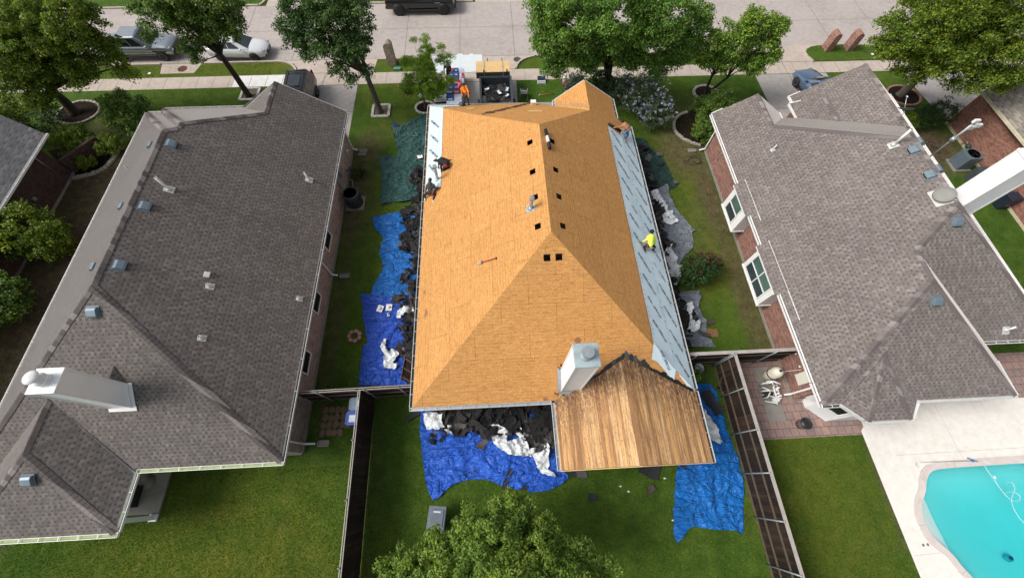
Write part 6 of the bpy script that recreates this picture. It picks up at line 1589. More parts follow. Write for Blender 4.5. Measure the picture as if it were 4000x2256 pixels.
# loose flap over the hip
z3c = lambda a, b: onS((2080 + a / 2.594) / 1.5528, (1300 + b / 2.594) / 1.5528)
fp = [z3c(*p) for p in ((1225, 100), (1205, 268), (1262, 292), (1320, 360), (1430, 497), (1452, 372), (1500, 450), (1560, 530), (1640, 574))]
u3 = under('underlayment', 'loose pointed flap of pale blue underlayment over the rear right hip', [(p.x, p.y) for p in fp] + [(8.66, 3.2), (7.6, 4.2)], lambda x, y: max(zS(y), 0) + .02, 6)
pr = MB(); s0, s1 = z3c(1385, 372), z3c(1290, 160); brand_line(pr, s0, s1, PSn, .05, 1.0); pr.build('printed_lettering', [PRINT_GREY, PRINT_RED], u3)
# left slope and front edge
u4 = under('underlayment', 'pale blue underlayment course with dark lettering along the left eave', [(-4.08, 22.25), (-3.12, 21.28), (-3.10, 15.05), (-3.35, 14.9), (-4.08, 14.95)], lambda x, y: zL(x), 7)
for k in range(0, 6):
    y = 20.76 - 1.235 * k
    if y > 15.6: line(u4, (-3.93, y, zL(-3.93)), (-3.36, y - .96, zL(-3.36)), PLn, .035)
def zfront(x, y):
    nn = nm1 if nm1.z > 0 else -nm1; return (nn.dot(CNW) - nn.x * x - nn.y * y) / nn.z
u5 = under('underlayment', 'pale blue underlayment strip along the front eave at the worker\'s feet', [(-4.05, 22.26), (-3.1, 21.3), (-3.05, 21.6), (-1.95, 21.85), (-1.9, 22.2)], lambda x, y: zfront(x, y), 8)
def roll(label, a, b, r, mats, parent=None, name='underlayment_roll'):
    a, b = Vector(a), Vector(b); m = MB(); t = thing(name, label, 'roll', (a + b) / 2)
    m.tube([a, b], r, 16); m.build('roll', mats[0], t)
    if len(mats) > 1: w = MB(); w.tube([a.lerp(b, .36), a.lerp(b, .68)], r * 1.04, 16); w.build('paper_band', mats[1], t)
    return t
pa, pb = onR(1372, 330), onR(1383, 378)
roll('black underlayment roll with a white paper band lying beside the main ridge', pa + Vector((0, 0, .1)), pb + Vector((0, 0, .1)), .08, [BLACK, WHITE])
pa, pb = Vector((6.9, 18.9, zRr(6.9) + .1)), Vector((8.02, 18.55, zRr(8.02) + .1)); pa = onR(1531, 315) + Vector((0, 0, .1)); pb = onR(1563, 334) + Vector((0, 0, .1))
roll('black roll of underlayment being unrolled by the shirtless worker', pa, pb, .075, [BLACK])
roll('grey end of an underlayment roll at the front eave beside the orange hooded worker', (-2.1, 22.05, zfront(-2.1, 22.05) + .12), (-1.86, 21.85, zfront(-1.9, 21.9) + .12), .13, [DGREY])
# white papers, boards and tools on the roof
def frontp(X, Y): nn = nm1 if nm1.z > 0 else -nm1; return onp(X, Y, nn, nn.dot(CNW))
nmB = geometry.normal([V1, RN, W2]); nmB = nmB if nmB.z > 0 else -nmB
def frontB(X, Y): return onp(X, Y, nmB, nmB.dot(RN))
def plate(name, label, cat, p, n, sx, sy, rz, mat, th=.02, group=None):
    t = thing(name, label, cat, p, group); M_ = frame_on(p, n) @ Matrix.Rotation(rz, 4, 'Z'); m = MB(); m.box(-sx, sx, -sy, sy, .01, .01 + th, 0, M_); m.box(-sx * .7, sx * .9, -sy * .6, sy * .8, .01 + th, .01 + th * 1.6, 0, M_)
    m.build('board', mat, t); return t
plate('wood_offcut', 'pale wooden off cut on the front slope of the stripped roof', 'board', frontB(1347, 281), nmB, .42, .12, 0, OSB_NEW, .04)
plate('wood_offcut', 'small wooden off cut on the left front slope near the orange hooded worker', 'board', frontp(1184, 275), nm1 if nm1.z > 0 else -nm1, .22, .12, .1, OSB_NEW, .04)
t = thing('bucket', 'white square bucket on the front eave beside the gutter', 'bucket', frontB(1340, 262)); m = MB(); p = frontB(1341, 264); m.box(p.x - .15, p.x + .15, p.y - .12, p.y + .12, p.z, p.z + .25); m.box(p.x - .17, p.x + .17, p.y - .14, p.y + .14, p.z + .25, p.z + .28); m.build('tub', WHITE, t)
def hammer(label, p, q, n, handle, head, L=.45, name='roofing_hammer'):
    t = thing(name, label, 'tool', p); n = Vector(n).normalized(); p, q = Vector(p) + n * .04, Vector(q) + n * .04; d = (q - p).normalized()
    m = MB(); m.tube([p, p.lerp(q, .5) + n * .02, q], .022, 8); m.build('handle', handle, t)
    s = d.cross(n).normalized(); m = MB(); m.beam(p - s * .09 + n * .02, p + s * .10 + n * .02, .05, .06); m.box(-.05, .05, -.12, .02, 0, .02, 0, frame_on(p - d * .06, n)); m.build('head', head, t)
    m = MB(); m.tube([q - s * .06, q + s * .06], .025, 6); m.build('grip', BLACK, t); return t
REDP = plain('red_tool_paint', (.42, .05, .04), .5, 0, .2, 9)
hammer('short red handled shovel lying on the left slope of the stripped roof', onL(1212, 661), onL(1249, 650), PLn, REDP, GALV, name='roofing_shovel')
hammer('long handled roofing fork with an orange shaft lying on the front lawn', vpx(1358, 240), vpx(1392, 237), (0, 0, 1), plain('orange_wood', (.50, .17, .04), .6), GALV, name='roofing_fork')
def cartridge(label, p, n, k=0):
    t = thing('pipe_flashing', label, 'pipe flashing', p, 'white pipe flashings on the blue tarp'); m = MB(); m.box(-.17, .17, -.2, .2, 0, .02, 0, Matrix.Translation(p) @ Matrix.Rotation(k, 4, 'Z')); m.lathe([(.11, .02), (.09, .07), (.06, .12), (.045, .13)], p, 14); m.build('flange', WHITE, t)
    b_ = MB(); b_.lathe([(.05, .125), (.03, .128), (0, .129)], p, 12); b_.build('collar', BLACK, t); return t
cartridge('left one of two white pipe flashings lying on the royal blue tarp', vpx(958, 778) + Vector((0, 0, .12)), None, -.3); cartridge('right one of two white pipe flashings lying on the royal blue tarp', vpx(980, 775) + Vector((0, 0, .12)), None, -.05)

# ================================================================== VEHICLES
TYRE = plain('tyre_rubber', (.018, .018, .019), .8, 0, .2, 12); RIM = plain('alloy_rim', (.45, .46, .48), .35, .7, .1, 6)
RIMD = plain('dark_alloy_rim', (.04, .04, .045), .35, .5, .1, 6)
LAMP_W = plain('headlight_glass', (.20, .23, .26), .12, 0, .1); LAMP_R = plain('tail_light_glass', (.40, .012, .012), .15, 0, .1)
def vehicle(label, cat, name, loc, rz, P_, body, trim, glassm, rim, lowbox=None):
    t = thing(name, label, cat, (loc[0], loc[1], 0), None, 0.0); X = Matrix.Translation((loc[0], loc[1], 0)) @ Matrix.Rotation(rz, 4, 'Z')
    W = P_['w']; st = P_['body']             # stations x, half width, zb, zt
    m = MB(); vs = []
    for x, w, zb, zt in st:
        for y, z in ((0, zb), (w - .10, zb), (w - .01, zb + .16), (w, (zb + zt) / 2), (w - .03, zt - .12), (w - .12, zt - .02), (w * .5, zt + .015), (0, zt + .03)): vs.append((x, y, z))
    k = 8; full = []
    for i in range(len(st)):
        r = vs[i * k:(i + 1) * k]; full.append([Vector(p) for p in r] + [Vector((p[0], -p[1], p[2])) for p in r[1:-1][::-1]])
    n = len(full[0]); V = [X @ p for r in full for p in r]
    F = [(i * n + j, i * n + (j + 1) % n, (i + 1) * n + (j + 1) % n, (i + 1) * n + j) for i in range(len(st) - 1) for j in range(n)]
    F = [f[::-1] for f in F] + [tuple(range(n)), tuple(range((len(st) - 1) * n, len(st) * n))[::-1]]
    F = [f[::-1] for f in F]
    m.add(V, F, 0, True)
    b = m.build('body', body, t); md = b.modifiers.new('e', 'EDGE_SPLIT'); md.split_angle = R(42)
    # greenhouse
    xb0, xt0, xt1, xb1 = P_['gh']; zb, zt = P_['ghz']; wb, wt = P_['ghw']
    def quad(u0, u1, face, lift=0.0):
        return None
    c = dict(rb=(xb0, wb, zb), rt=(xt0, wt, zt), ft=(xt1, wt, zt), fb=(xb1, wb, zb))
    g = MB()
    def R8(p, s): return Vector((p[0], p[1] * s, p[2]))
    rb, rt, ft, fb = (Vector(c[q]) for q in ('rb', 'rt', 'ft', 'fb'))
    rm = MB(); Lt = [Vector((p.x, p.y, p.z)) for p in (rb, rt, ft, fb)]; Rt = [Vector((p.x, -p.y, p.z)) for p in (rb, rt, ft, fb)]
    topc = [Vector((xt0 + .1, 0, zt + .05)), Vector((xt1 - .1, 0, zt + .05))]
    rm.add([X @ p for p in Lt + Rt + topc], [(3, 2, 1, 0), (4, 5, 6, 7), (0, 1, 5, 4), (2, 3, 7, 6), (1, 2, 9, 8), (2, 6, 9), (6, 5, 8, 9), (5, 1, 8)])
    cab = rm.build('cabin', body, t, bevel=.06)
    def inset(q, a, b_, lo, hi, out, mi=0):
        """q: 4 corners low a, low b, high b, high a; a, b_: fractions along; lo, hi: fractions up"""
        def pt(u, v): return q[0].lerp(q[1], u).lerp(q[3].lerp(q[2], u), v)
        nn = (q[1] - q[0]).cross(q[3] - q[0]).normalized() * out
        g.add([X @ (pt(a, lo) + nn), X @ (pt(b_, lo) + nn), X @ (pt(b_, hi) + nn), X @ (pt(a, hi) + nn)], [(0, 1, 2, 3)], mi)
    for s in (1, -1):
        q = [Vector((p.x, p.y * s, p.z)) for p in (rb, fb, ft, rt)]
        o_ = -.012 if s > 0 else .012
        cuts = P_['side']
        for a, b_ in cuts: inset(q, a, b_, .12, .88, o_)
    q = [Vector((fb.x, fb.y, fb.z)), Vector((fb.x, -fb.y, fb.z)), Vector((ft.x, -ft.y, ft.z)), Vector((ft.x, ft.y, ft.z))]; inset(q, .07, .93, .06, .94, -.014, 1)
    q = [Vector((rb.x, rb.y, rb.z)), Vector((rb.x, -rb.y, rb.z)), Vector((rt.x, -rt.y, rt.z)), Vector((rt.x, rt.y, rt.z))]; inset(q, .08, .92, .15, .88, .014, 0)
    g.build('window', [glassm, GLASS_WS], cab)
    for wx in P_['wheels']:
        for s in (1, -1):
            r = P_['wr']; m = MB(); c_ = X @ Vector((wx, s * (W - .085), r)); ax = X.to_3x3() @ Vector((0, s, 0))
            m.lathe([(r * .62, -.11), (r * .96, -.11), (r, -.07), (r, .08), (r * .95, .115), (r * .64, .12)], c_, 22, axis=ax); tw = m.build('tyre', TYRE, t)
            m = MB(); m.lathe([(r * .66, .02), (r * .66, .118), (r * .6, .122), (r * .57, .102), (0, .102)], c_, 22, axis=ax, mi=0)
            Qm = Matrix(ax.to_track_quat('Z', 'Y').to_matrix()).to_4x4(); Qm.translation = c_
            for k2 in range(5): m.box(r * .1, r * .62, -.035, .035, .10, .116, 0, Qm @ Matrix.Rotation(2 * PI * k2 / 5, 4, 'Z'))
            m.build('rim', rim, tw)
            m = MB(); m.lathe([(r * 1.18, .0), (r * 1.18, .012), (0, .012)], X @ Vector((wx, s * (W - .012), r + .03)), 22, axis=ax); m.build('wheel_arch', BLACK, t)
    for (kind, x, y, z, sx, sy, sz) in P_['bits']:
        mt = {'head': LAMP_W, 'tail': LAMP_R, 'mirror': body, 'grille': BLACKP, 'plate': WHITE, 'bumper': trim, 'rail': trim, 'dark': BLACKP, 'silver': RIM}[kind]
        nm = {'head': 'headlight', 'tail': 'tail_light', 'mirror': 'wing_mirror', 'grille': 'grille', 'plate': 'number_plate', 'bumper': 'bumper', 'rail': 'roof_rail', 'dark': 'trim', 'silver': 'badge'}[kind]
        for s in ((1, -1) if y else (1,)):
            m = MB(); m.box(x - sx, x + sx, s * y - sy, s * y + sy, z - sz, z + sz, 0, X); m.build(nm, mt, t, bevel=min(sx, sy, sz) * .5)
    return t, X, b
PW = paint('white_car_paint', (.74, .76, .78), .25); PB = paint('black_car_paint', (.008, .008, .010), .2); PG = paint('silver_grey_car_paint', (.34, .37, .41), .22, .75)
PV = paint('charcoal_van_paint', (.030, .033, .038), .25, .4); PBL = paint('light_blue_car_paint', (.13, .20, .31), .22, .5)
pk = dict(w=1.02, body=[(-2.98, .93, .62, 1.02), (-2.92, 1.0, .5, 1.28), (-1.2, 1.02, .48, 1.30), (.4, 1.02, .48, 1.28), (1.35, 1.02, .48, 1.26), (2.4, 1.0, .48, 1.20), (2.86, .95, .5, 1.10), (2.94, .86, .55, .95)],
          gh=(-1.02, -.82, .62, 1.42), ghz=(1.22, 1.92), ghw=(.92, .76), side=((.12, .44), (.49, .80)), wheels=(-1.93, 1.93), wr=.43,
          bits=[('tail', -2.96, .88, 1.05, .03, .09, .16), ('head', 2.86, .78, .98, .06, .16, .10), ('grille', 2.93, 0, .86, .04, .58, .22), ('bumper', 2.95, 0, .58, .08, .9, .12), ('bumper', -3.0, 0, .60, .08, .9, .1), ('mirror', 1.0, 1.10, 1.32, .07, .12, .10), ('silver', 1.45, 1.012, 1.0, .22, .006, .02), ('dark', .2, 1.0, .44, 1.3, .06, .06)])
t, X, _b = vehicle('black crew cab pickup truck parked along the far side of the street', 'pickup truck', 'pickup_truck', (-5.85, 38.15), 0, pk, PB, BLACKP, GLASS_DK, RIMD)
m = MB(); m.box(-2.8, -1.12, -.78, .78, 1.30, 1.335, 0, X); m.build('truck_bed', BLACKP, t)
m = MB(); m.box(-2.85, -1.08, .80, .93, 1.30, 1.36, 0, X); m.box(-2.85, -1.08, -.93, -.80, 1.30, 1.36, 0, X); m.build('bed_rail', BLACKP, t)
p2k = dict(pk); p2k.update(w=.98, body=[(-2.62, .90, .6, 1.0), (-2.55, .96, .5, 1.22), (-1.2, .98, .48, 1.22), (.4, .98, .46, 1.18), (1.25, .98, .46, 1.14), (2.1, .97, .46, 1.08), (2.5, .92, .48, 1.0), (2.62, .80, .52, .88)], gh=(-1.35, -1.15, .30, 1.25), ghz=(1.14, 1.80), ghw=(.90, .72), side=((.10, .42), (.47, .80)), wheels=(-1.60, 1.62), wr=.385,
          bits=[('tail', -2.62, .84, 1.0, .03, .09, .16), ('head', 2.46, .76, .92, .10, .17, .09), ('grille', 2.61, 0, .80, .08, .60, .18), ('bumper', 2.62, 0, .54, .14, .86, .17), ('plate', 2.775, -.02, .58, .01, .15, .08), ('mirror', .95, 1.05, 1.22, .08, .12, .09), ('dark', 0, .96, .44, 1.2, .05, .07), ('dark', 1.62, .965, .80, .52, .03, .06)])
vehicle('silver grey crew cab pickup parked at the near kerb beneath the top left oak', 'pickup truck', 'pickup_truck', (-27.69, 32.66), 0, p2k, PG, BLACKP, GLASS_DK, RIM)
sd_ = dict(w=.90, body=[(-2.28, .72, .45, .86), (-2.18, .84, .32, 1.0), (-1.5, .89, .28, 1.03), (0, .90, .26, .98), (1.0, .90, .26, .94), (1.75, .88, .28, .84), (2.15, .80, .30, .72), (2.30, .62, .34, .60)], gh=(-1.75, -.95, .15, 1.15), ghz=(.92, 1.44), ghw=(.82, .58), side=((.20, .46), (.49, .80)), wheels=(-1.32, 1.36), wr=.325,
          bits=[('tail', -2.22, .70, .82, .05, .16, .07), ('head', 2.10, .62, .69, .17, .10, .035), ('grille', 2.27, 0, .44, .07, .46, .13), ('plate', 2.33, 0, .50, .01, .15, .07), ('dark', 2.20, .58, .42, .08, .12, .09), ('mirror', .62, .96, 1.0, .07, .10, .07), ('dark', 0, .885, .24, 1.0, .02, .04)])
vehicle('white compact sedan parked at the kerb behind the slender oak trunk', 'car', 'car', (-20.2, 32.33), R(-2), sd_, PW, BLACKP, GLASS_DK, RIMD)
vn = dict(w=.98, body=[(-2.52, .88, .5, 1.15), (-2.45, .95, .36, 1.22), (-1.6, .98, .30, 1.20), (0, .98, .28, 1.12), (1.2, .98, .28, 1.06), (2.0, .95, .30, .98), (2.45, .85, .34, .84), (2.58, .68, .38, .70)], gh=(-2.46, -2.10, .75, 1.85), ghz=(1.06, 1.74), ghw=(.94, .72), side=((.06, .32), (.35, .58), (.61, .84)), wheels=(-1.45, 1.55), wr=.36,
          bits=[('tail', -2.47, .84, 1.22, .05, .08, .18), ('head', 2.4, .70, .80, .12, .16, .07), ('mirror', 1.25, 1.06, 1.15, .08, .12, .09), ('bumper', -2.54, 0, .5, .05, .8, .12), ('grille', 2.56, 0, .6, .05, .45, .12)])
t, X, _b = vehicle('dark grey minivan with roof rails parked in the driveway of the brown roof house', 'minivan', 'minivan', (-14.15, 25.7), -PI / 2 + R(3), vn, PV, BLACKP, GLASS_DK, RIM)
m = MB()
for y in (.60, -.60): m.tube([X @ Vector((-2.0, y, 1.80)), X @ Vector((-1.9, y, 1.86)), X @ Vector((.45, y, 1.86)), X @ Vector((.6, y, 1.80))], .028, 8)
m.build('roof_rail', BLACKP, t); m = MB()
for x in (-1.75, .0): m.tube([X @ Vector((x, -.6, 1.87)), X @ Vector((x, .6, 1.87))], .03, 8)
m.build('roof_cross_bar', BLACKP, t)
m = MB(); m.box(-1.3, -.25, -.42, .42, 1.79, 1.80, 0, X); m.build('sunroof', GLASS_WS, t)
cp = dict(sd_); cp['gh'] = (-1.75, -.75, .0, .95)
cc = at(2050, 208, .8)
t, X, _b = vehicle('light blue car with a silver sun shade behind its black windscreen', 'car', 'car', (24.95, 25.65), PI / 2 + R(10), cp, PBL, BLACKP, GLASS_DK, RIM)
m = MB(); M_ = X @ Matrix.Translation((.50, 0, 1.235)) @ Matrix.Rotation(R(28.0), 4, 'Y'); k = 20
m.add([M_ @ Vector((.20 * math.cos(2 * PI * i / k), .30 * math.sin(2 * PI * i / k), .02)) for i in range(k)], [tuple(range(k))]); m.build('sun_shade', plain('silver_sun_shade', (.6, .6, .62), .35, .4, .5, 18), t)

# ================================================================== PEOPLE
def person(label, cr_, J_, cols, face, shoe=None, extra=None, hood=False, bare=False, thick=1.0):
    """J_: joints as crop pixels plus height; cols: skin, top, trousers, shoe materials"""
    x0, y0, s_ = cr_; J = {k: at((x0 + a / s_) / 1.5528, (y0 + b / s_) / 1.5528, z) for k, (a, b, z) in J_.items()}
    face = Vector(face).normalized()
    caps_ = []                       # a, b, ra, rb, material
    def cap(a, b, ra, rb, mi): caps_.append((Vector(a), Vector(b), ra, rb, mi))
    nk, pl, hd = J['neck'], J['pelvis'], J['head']; sp = (nk - pl).normalized()
    up_ = (hd - nk).normalized(); hc = nk + up_ * .20
    top = 0 if bare else 1
    cap(nk.lerp(pl, .12), nk.lerp(pl, .5), .135 * thick, .125 * thick, top); cap(nk.lerp(pl, .5), nk.lerp(pl, .92), .12 * thick, .125 * thick, top)
    sd2 = (J['shR'] - J['shL']).normalized(); cap(J['shL'] + sp * -.02, J['shR'] + sp * -.02, .072, .072, top)
    cap(J['shL'].lerp(J['shR'], .2) - sp * .12, J['shL'].lerp(J['shR'], .8) - sp * .12, .115, .115, top)
    cap(nk - up_ * .02, hc, .055, .055, 0)
    caps_.append((hc + up_ * .015, hc - up_ * .02 + face * .012, .098, .086, 0)); cap(hc - up_ * .07 + face * .05, hc - up_ * .05 + face * .055, .045, .045, 0)
    cap(hc + face * .10 - up_ * .01, hc + face * .112 - up_ * .025, .014, .016, 0)      # nose
    er = face.cross(up_).normalized()
    for s in (1, -1): cap(hc + er * s * .092, hc + er * s * .098 - up_ * .02, .018, .014, 0)
    hp = (sd2 - sp * sd2.dot(sp)).normalized()
    cap(pl - hp * .075, pl + hp * .075, .118, .118, 2)
    for sfx in 'LR':
        sh, el, ha = J['sh' + sfx], J['el' + sfx], J['ha' + sfx]; g = .012 if not bare else 0
        cap(sh, el, .052 + g, .042 + g, top); cap(el, ha, .041 + g, .030 + g * .5, top if not bare else 0)
        d = (ha - el).normalized(); side = d.cross(Vector((0, 0, 1))); side = side.normalized() if side.length > .1 else Vector((1, 0, 0)); down = d.cross(side).normalized()
        if down.z > 0: down = -down
        w = ha + d * .02; pm = ha + d * .075; cap(w, pm, .032, .036, 0); cap(w + side * .018, pm + side * .022, .026, .022, 0); cap(w - side * .018, pm - side * .022, .026, .022, 0)
        for q, (o_, L) in enumerate(((.033, .062), (.012, .074), (-.011, .070), (-.033, .054))):
            k0 = pm + side * o_; k1 = k0 + d * L * .55 + down * .012 * (1 + .3 * q); k2 = k1 + d * L * .32 + down * .03; cap(k0, k1, .0105, .010, 0); cap(k1, k2, .010, .0085, 0)
        th = w + side * .03 + d * .01; cap(th, th + side * .035 + d * .03, .012, .011, 0); cap(th + side * .035 + d * .03, th + side * .04 + d * .058 + down * .01, .011, .009, 0)
        hipj = pl + hp * (.085 if (J['kn' + sfx] - pl).dot(hp) > 0 else -.085) if abs((J['knL'] - J['knR']).dot(hp)) > .02 else pl + hp * (.08 if sfx == 'R' else -.08)
        kn, ft = J['kn' + sfx], J['ft' + sfx]
        cap(hipj, kn, .098, .068, 2); cap(kn, ft, .066, .046, 2)
        fd = Vector((face.x, face.y, 0)); fd = fd.normalized() if fd.length > .1 else Vector((0, 1, 0))
        if shoe: fd = Vector(shoe).normalized()
        cap(ft - fd * .04 + Vector((0, 0, .0)), ft + fd * .15 - Vector((0, 0, .015)), .045, .036, 3)
    m = MB()
    for a, b, ra, rb, mi in caps_:
        d = b - a
        if d.length < .004: m.ball(a, ra, 12); continue
        n = 12; prof = []
        for i in range(5): t_ = PI / 2 * i / 4; prof.append((ra * math.sin(t_) if i else 0.0005, -ra * math.cos(t_)))
        for i in range(5): t_ = PI / 2 * i / 4; prof.append((rb * math.cos(t_) if i < 4 else 0.0005, d.length + rb * math.sin(t_)))
        m.lathe(prof, a, n, axis=d)
    src = m.build('src', BLACK, None); md = src.modifiers.new('r', 'REMESH'); md.mode = 'VOXEL'; md.voxel_size = .0125; md.use_smooth_shade = True
    ms = src.modifiers.new('s', 'SMOOTH'); ms.factor = .5; ms.iterations = 2
    dg = bpy.context.evaluated_depsgraph_get(); ev = src.evaluated_get(dg); me = bpy.data.meshes.new_from_object(ev)
    bpy.data.objects.remove(src)
    me.materials.clear()
    for c_ in cols: me.materials.append(c_)
    CA = np.array([tuple(c_[0]) for c_ in caps_]); CB = np.array([tuple(c_[1]) for c_ in caps_]); RA = np.array([c_[2] for c_ in caps_]); RB = np.array([c_[3] for c_ in caps_]); MI = np.array([c_[4] for c_ in caps_])
    co = np.empty(len(me.vertices) * 3); me.vertices.foreach_get('co', co); co = co.reshape(-1, 3)
    best = np.full(len(co), 9.0); bi = np.zeros(len(co), int)
    for i in range(len(CA)):
        d = CB[i] - CA[i]; L2 = max(1e-8, (d * d).sum()); t_ = np.clip(((co - CA[i]) @ d) / L2, 0, 1); q = CA[i] + t_[:, None] * d; ds = np.linalg.norm(co - q, axis=1) - (RA[i] + (RB[i] - RA[i]) * t_)
        k = ds < best; best[k] = ds[k]; bi[k] = MI[i]
    fi = [int(np.bincount(bi[list(p.vertices)]).argmax()) for p in me.polygons]
    me.polygons.foreach_set('material_index', fi); me.polygons.foreach_set('use_smooth', [True] * len(fi)); me.update()
    t = bpy.data.objects.new('person', me); COL.objects.link(t); tag(t, label, 'person')
    e_ = MB()
    for s in (1, -1): e_.ball(hc + face * .088 + er * s * .032 + up_ * .012, .011, 8)
    e_.ball(hc + face * .092 - up_ * .052, (.018, .012, .007), 8); e_.build('eyes_and_mouth', BLACK, t)
    ctx = dict(J=J, hc=hc, up=up_, face=face, er=er, pl=pl, sp=sp, hp=hp, t=t, nk=nk)
    if extra: extra(ctx)
    return t
def cap_hat(c, mat, brim=True, name='cap', back=False):
    m = MB(); M_ = Matrix((c['er'], c['face'], c['up'])).transposed(); M4_ = M_.to_4x4(); M4_.translation = c['hc'] + c['up'] * .035
    m.lathe([(.112, -.03), (.112, .01), (.10, .05), (.066, .082), (0, .095)], (0, 0, 0), 18, M=M4_)
    if brim: m.add([M4_ @ Vector(p) for p in ((-.08, .08, -.01), (.08, .08, -.01), (.06, .185, -.03), (-.06, .185, -.03), (-.08, .08, -.02), (.08, .08, -.02), (.06, .185, -.04), (-.06, .185, -.04))], [(0, 1, 2, 3), (7, 6, 5, 4), (2, 1, 5, 6), (0, 3, 7, 4), (3, 2, 6, 7)])
    m.build(name, mat, c['t'])
def hair(c, mat, r=1.0):
    m = MB(); M_ = Matrix((c['er'], c['face'], c['up'])).transposed(); m.ball(c['hc'] + c['up'] * .03 - c['face'] * .018, (.106 * r, .108 * r, .098 * r), 14, M=M_); m.build('hair', mat, c['t'])
def belt(c, mat, pouch=None, side=1):
    m = MB(); p = c['pl'] + c['sp'] * .10; m.lathe([(.138, -.03), (.145, 0), (.138, .03)], p, 16, axis=c['sp']); m.build('tool_belt', mat, c['t'])
    if pouch:
        q = p + c['hp'] * .15 * side - c['sp'] * .05; b_ = MB(); M_ = Matrix.Translation(q) @ c['sp'].to_track_quat('Z', 'Y').to_matrix().to_4x4(); b_.box(-.05, .07, -.09, .09, -.14, .05, 0, M_); b_.build('tool_pouch', pouch, c['t'], bevel=.015)
SK1 = skin('tanned_skin', (.46, .215, .115)); SK2 = skin('brown_skin', (.30, .145, .085))
OR = plain('orange_cloth', (.90, .26, .02), .8, 0, .12, 6); NE = plain('neon_yellow_cloth', (.72, .90, .10), .75, 0, .1, 6); BK = plain('black_cloth', (.014, .014, .016), .85, 0, .3, 8); CH = plain('charcoal_cloth', (.045, .047, .046), .85, 0, .2, 8)
GRYJ = plain('dark_grey_denim', (.05, .055, .06), .85, 0, .2, 8); JEAN = plain('faded_blue_denim', (.10, .17, .28), .85, 0, .25, 8); PINK = plain('pink_cap_cloth', (.72, .07, .13), .8, 0, .1); REDC = plain('red_leather_pouch', (.30, .035, .03), .7, 0, .2, 8); NAVY = plain('navy_cloth', (.02, .035, .06), .85, 0, .2, 8)
TAN = plain('tan_boot', (.28, .15, .08), .8, 0, .2, 8); BELT = plain('dark_red_belt', (.10, .02, .02), .6)
C2 = (1650, 150, 4.844); C3 = (1600, 560, 5.59); C4 = (2330, 440, 9.08); C5 = (2450, 860, 7.265); CD = (1480, 60, 3.6325)
def ex1(c): cap_hat(c, PINK); hood_ = MB(); hood_.lathe([(.10, -.03), (.115, .0), (.10, .05), (.085, .06)], c['nk'] + c['up'] * .03, 14, axis=c['up']); hood_.build('hood', OR, c['t']); belt(c, BELT, BK, 1)
person('worker in an orange hooded top and pink cap bending over at the front eave', C2, dict(head=(712, 868, 4.34), neck=(758, 918, 4.16), shL=(735, 955, 4.05), shR=(822, 905, 4.13), pelvis=(835, 1060, 3.80), elR=(868, 1010, 3.97), haR=(876, 1095, 3.76), elL=(745, 1010, 3.80), haL=(755, 1075, 3.62), knL=(795, 1130, 3.38), ftL=(797, 1262, 2.93), knR=(862, 1155, 3.38), ftR=(880, 1264, 2.93)),
       [SK2, OR, GRYJ, BK], (-.85, -.25, -.35), (-1, -.2, 0), ex1)
def ex2(c): cap_hat(c, BK, False, 'beanie'); belt(c, BK, REDC, -1)
person('worker dressed all in black kneeling beside the tall vent pipe on the left slope', C3, dict(head=(590, 372, 3.98), neck=(655, 385, 3.95), shL=(680, 455, 3.88), shR=(690, 315, 3.92), pelvis=(815, 440, 4.0), elL=(690, 550, 3.68), haL=(695, 612, 3.50), elR=(640, 430, 3.68), haR=(630, 515, 3.46), knL=(735, 575, 3.62), ftL=(850, 535, 3.72), knR=(740, 330, 3.66), ftR=(868, 372, 3.78)),
       [SK2, BK, BK, BK], (-.8, -.25, -.55), (1, 0, .3), ex2, thick=1.35)
def ex3(c): hair(c, BK); belt(c, BK, REDC, 1)
person('worker in a charcoal shirt kneeling at the left eave with his back to the viewer', C3, dict(head=(448, 812, 3.78), neck=(450, 880, 3.66), shL=(385, 905, 3.60), shR=(522, 902, 3.66), pelvis=(450, 1070, 3.36), elL=(362, 1000, 3.42), haL=(350, 1070, 3.20), elR=(568, 975, 3.55), haR=(640, 965, 3.50), knL=(350, 1110, 3.08), ftL=(330, 1195, 2.93), knR=(555, 1110, 3.30), ftR=(512, 1232, 3.18)),
       [SK2, CH, BK, MEMB_WHITE], (.25, .9, -.3), (.1, -1, 0), ex3, thick=1.22)
def ex4(c): hair(c, BK); belt(c, BELT, BELT, -1)
person('shirtless worker in blue jeans unrolling a black roll at the right eave', C4, dict(head=(930, 325, 4.08), neck=(985, 395, 3.98), shL=(925, 435, 3.93), shR=(1092, 420, 3.96), pelvis=(1130, 600, 3.74), elL=(850, 510, 3.86), haL=(690, 520, 3.86), elR=(975, 600, 3.72), haR=(925, 665, 3.70), knL=(975, 770, 3.60), ftL=(1000, 940, 3.36), knR=(1110, 800, 3.40), ftR=(1010, 972, 3.32)),
       [SK1, SK1, JEAN, TAN], (-.75, .35, -.5), (.2, -1, 0), ex4, bare=True, thick=1.12)
def ex5(c): cap_hat(c, BK, False, 'beanie'); belt(c, BK, REDC, -1); m = MB(); m.beam(c['pl'] + c['hp'] * -.03 - c['sp'] * .02 + Vector((0, -.14, .02)), c['pl'] + c['hp'] * .13 - c['sp'] * .02 + Vector((0, -.14, .02)), .02, .02); m.build('reflective_strip', plain('pale_strip', (.7, .7, .45), .5), c['t'])
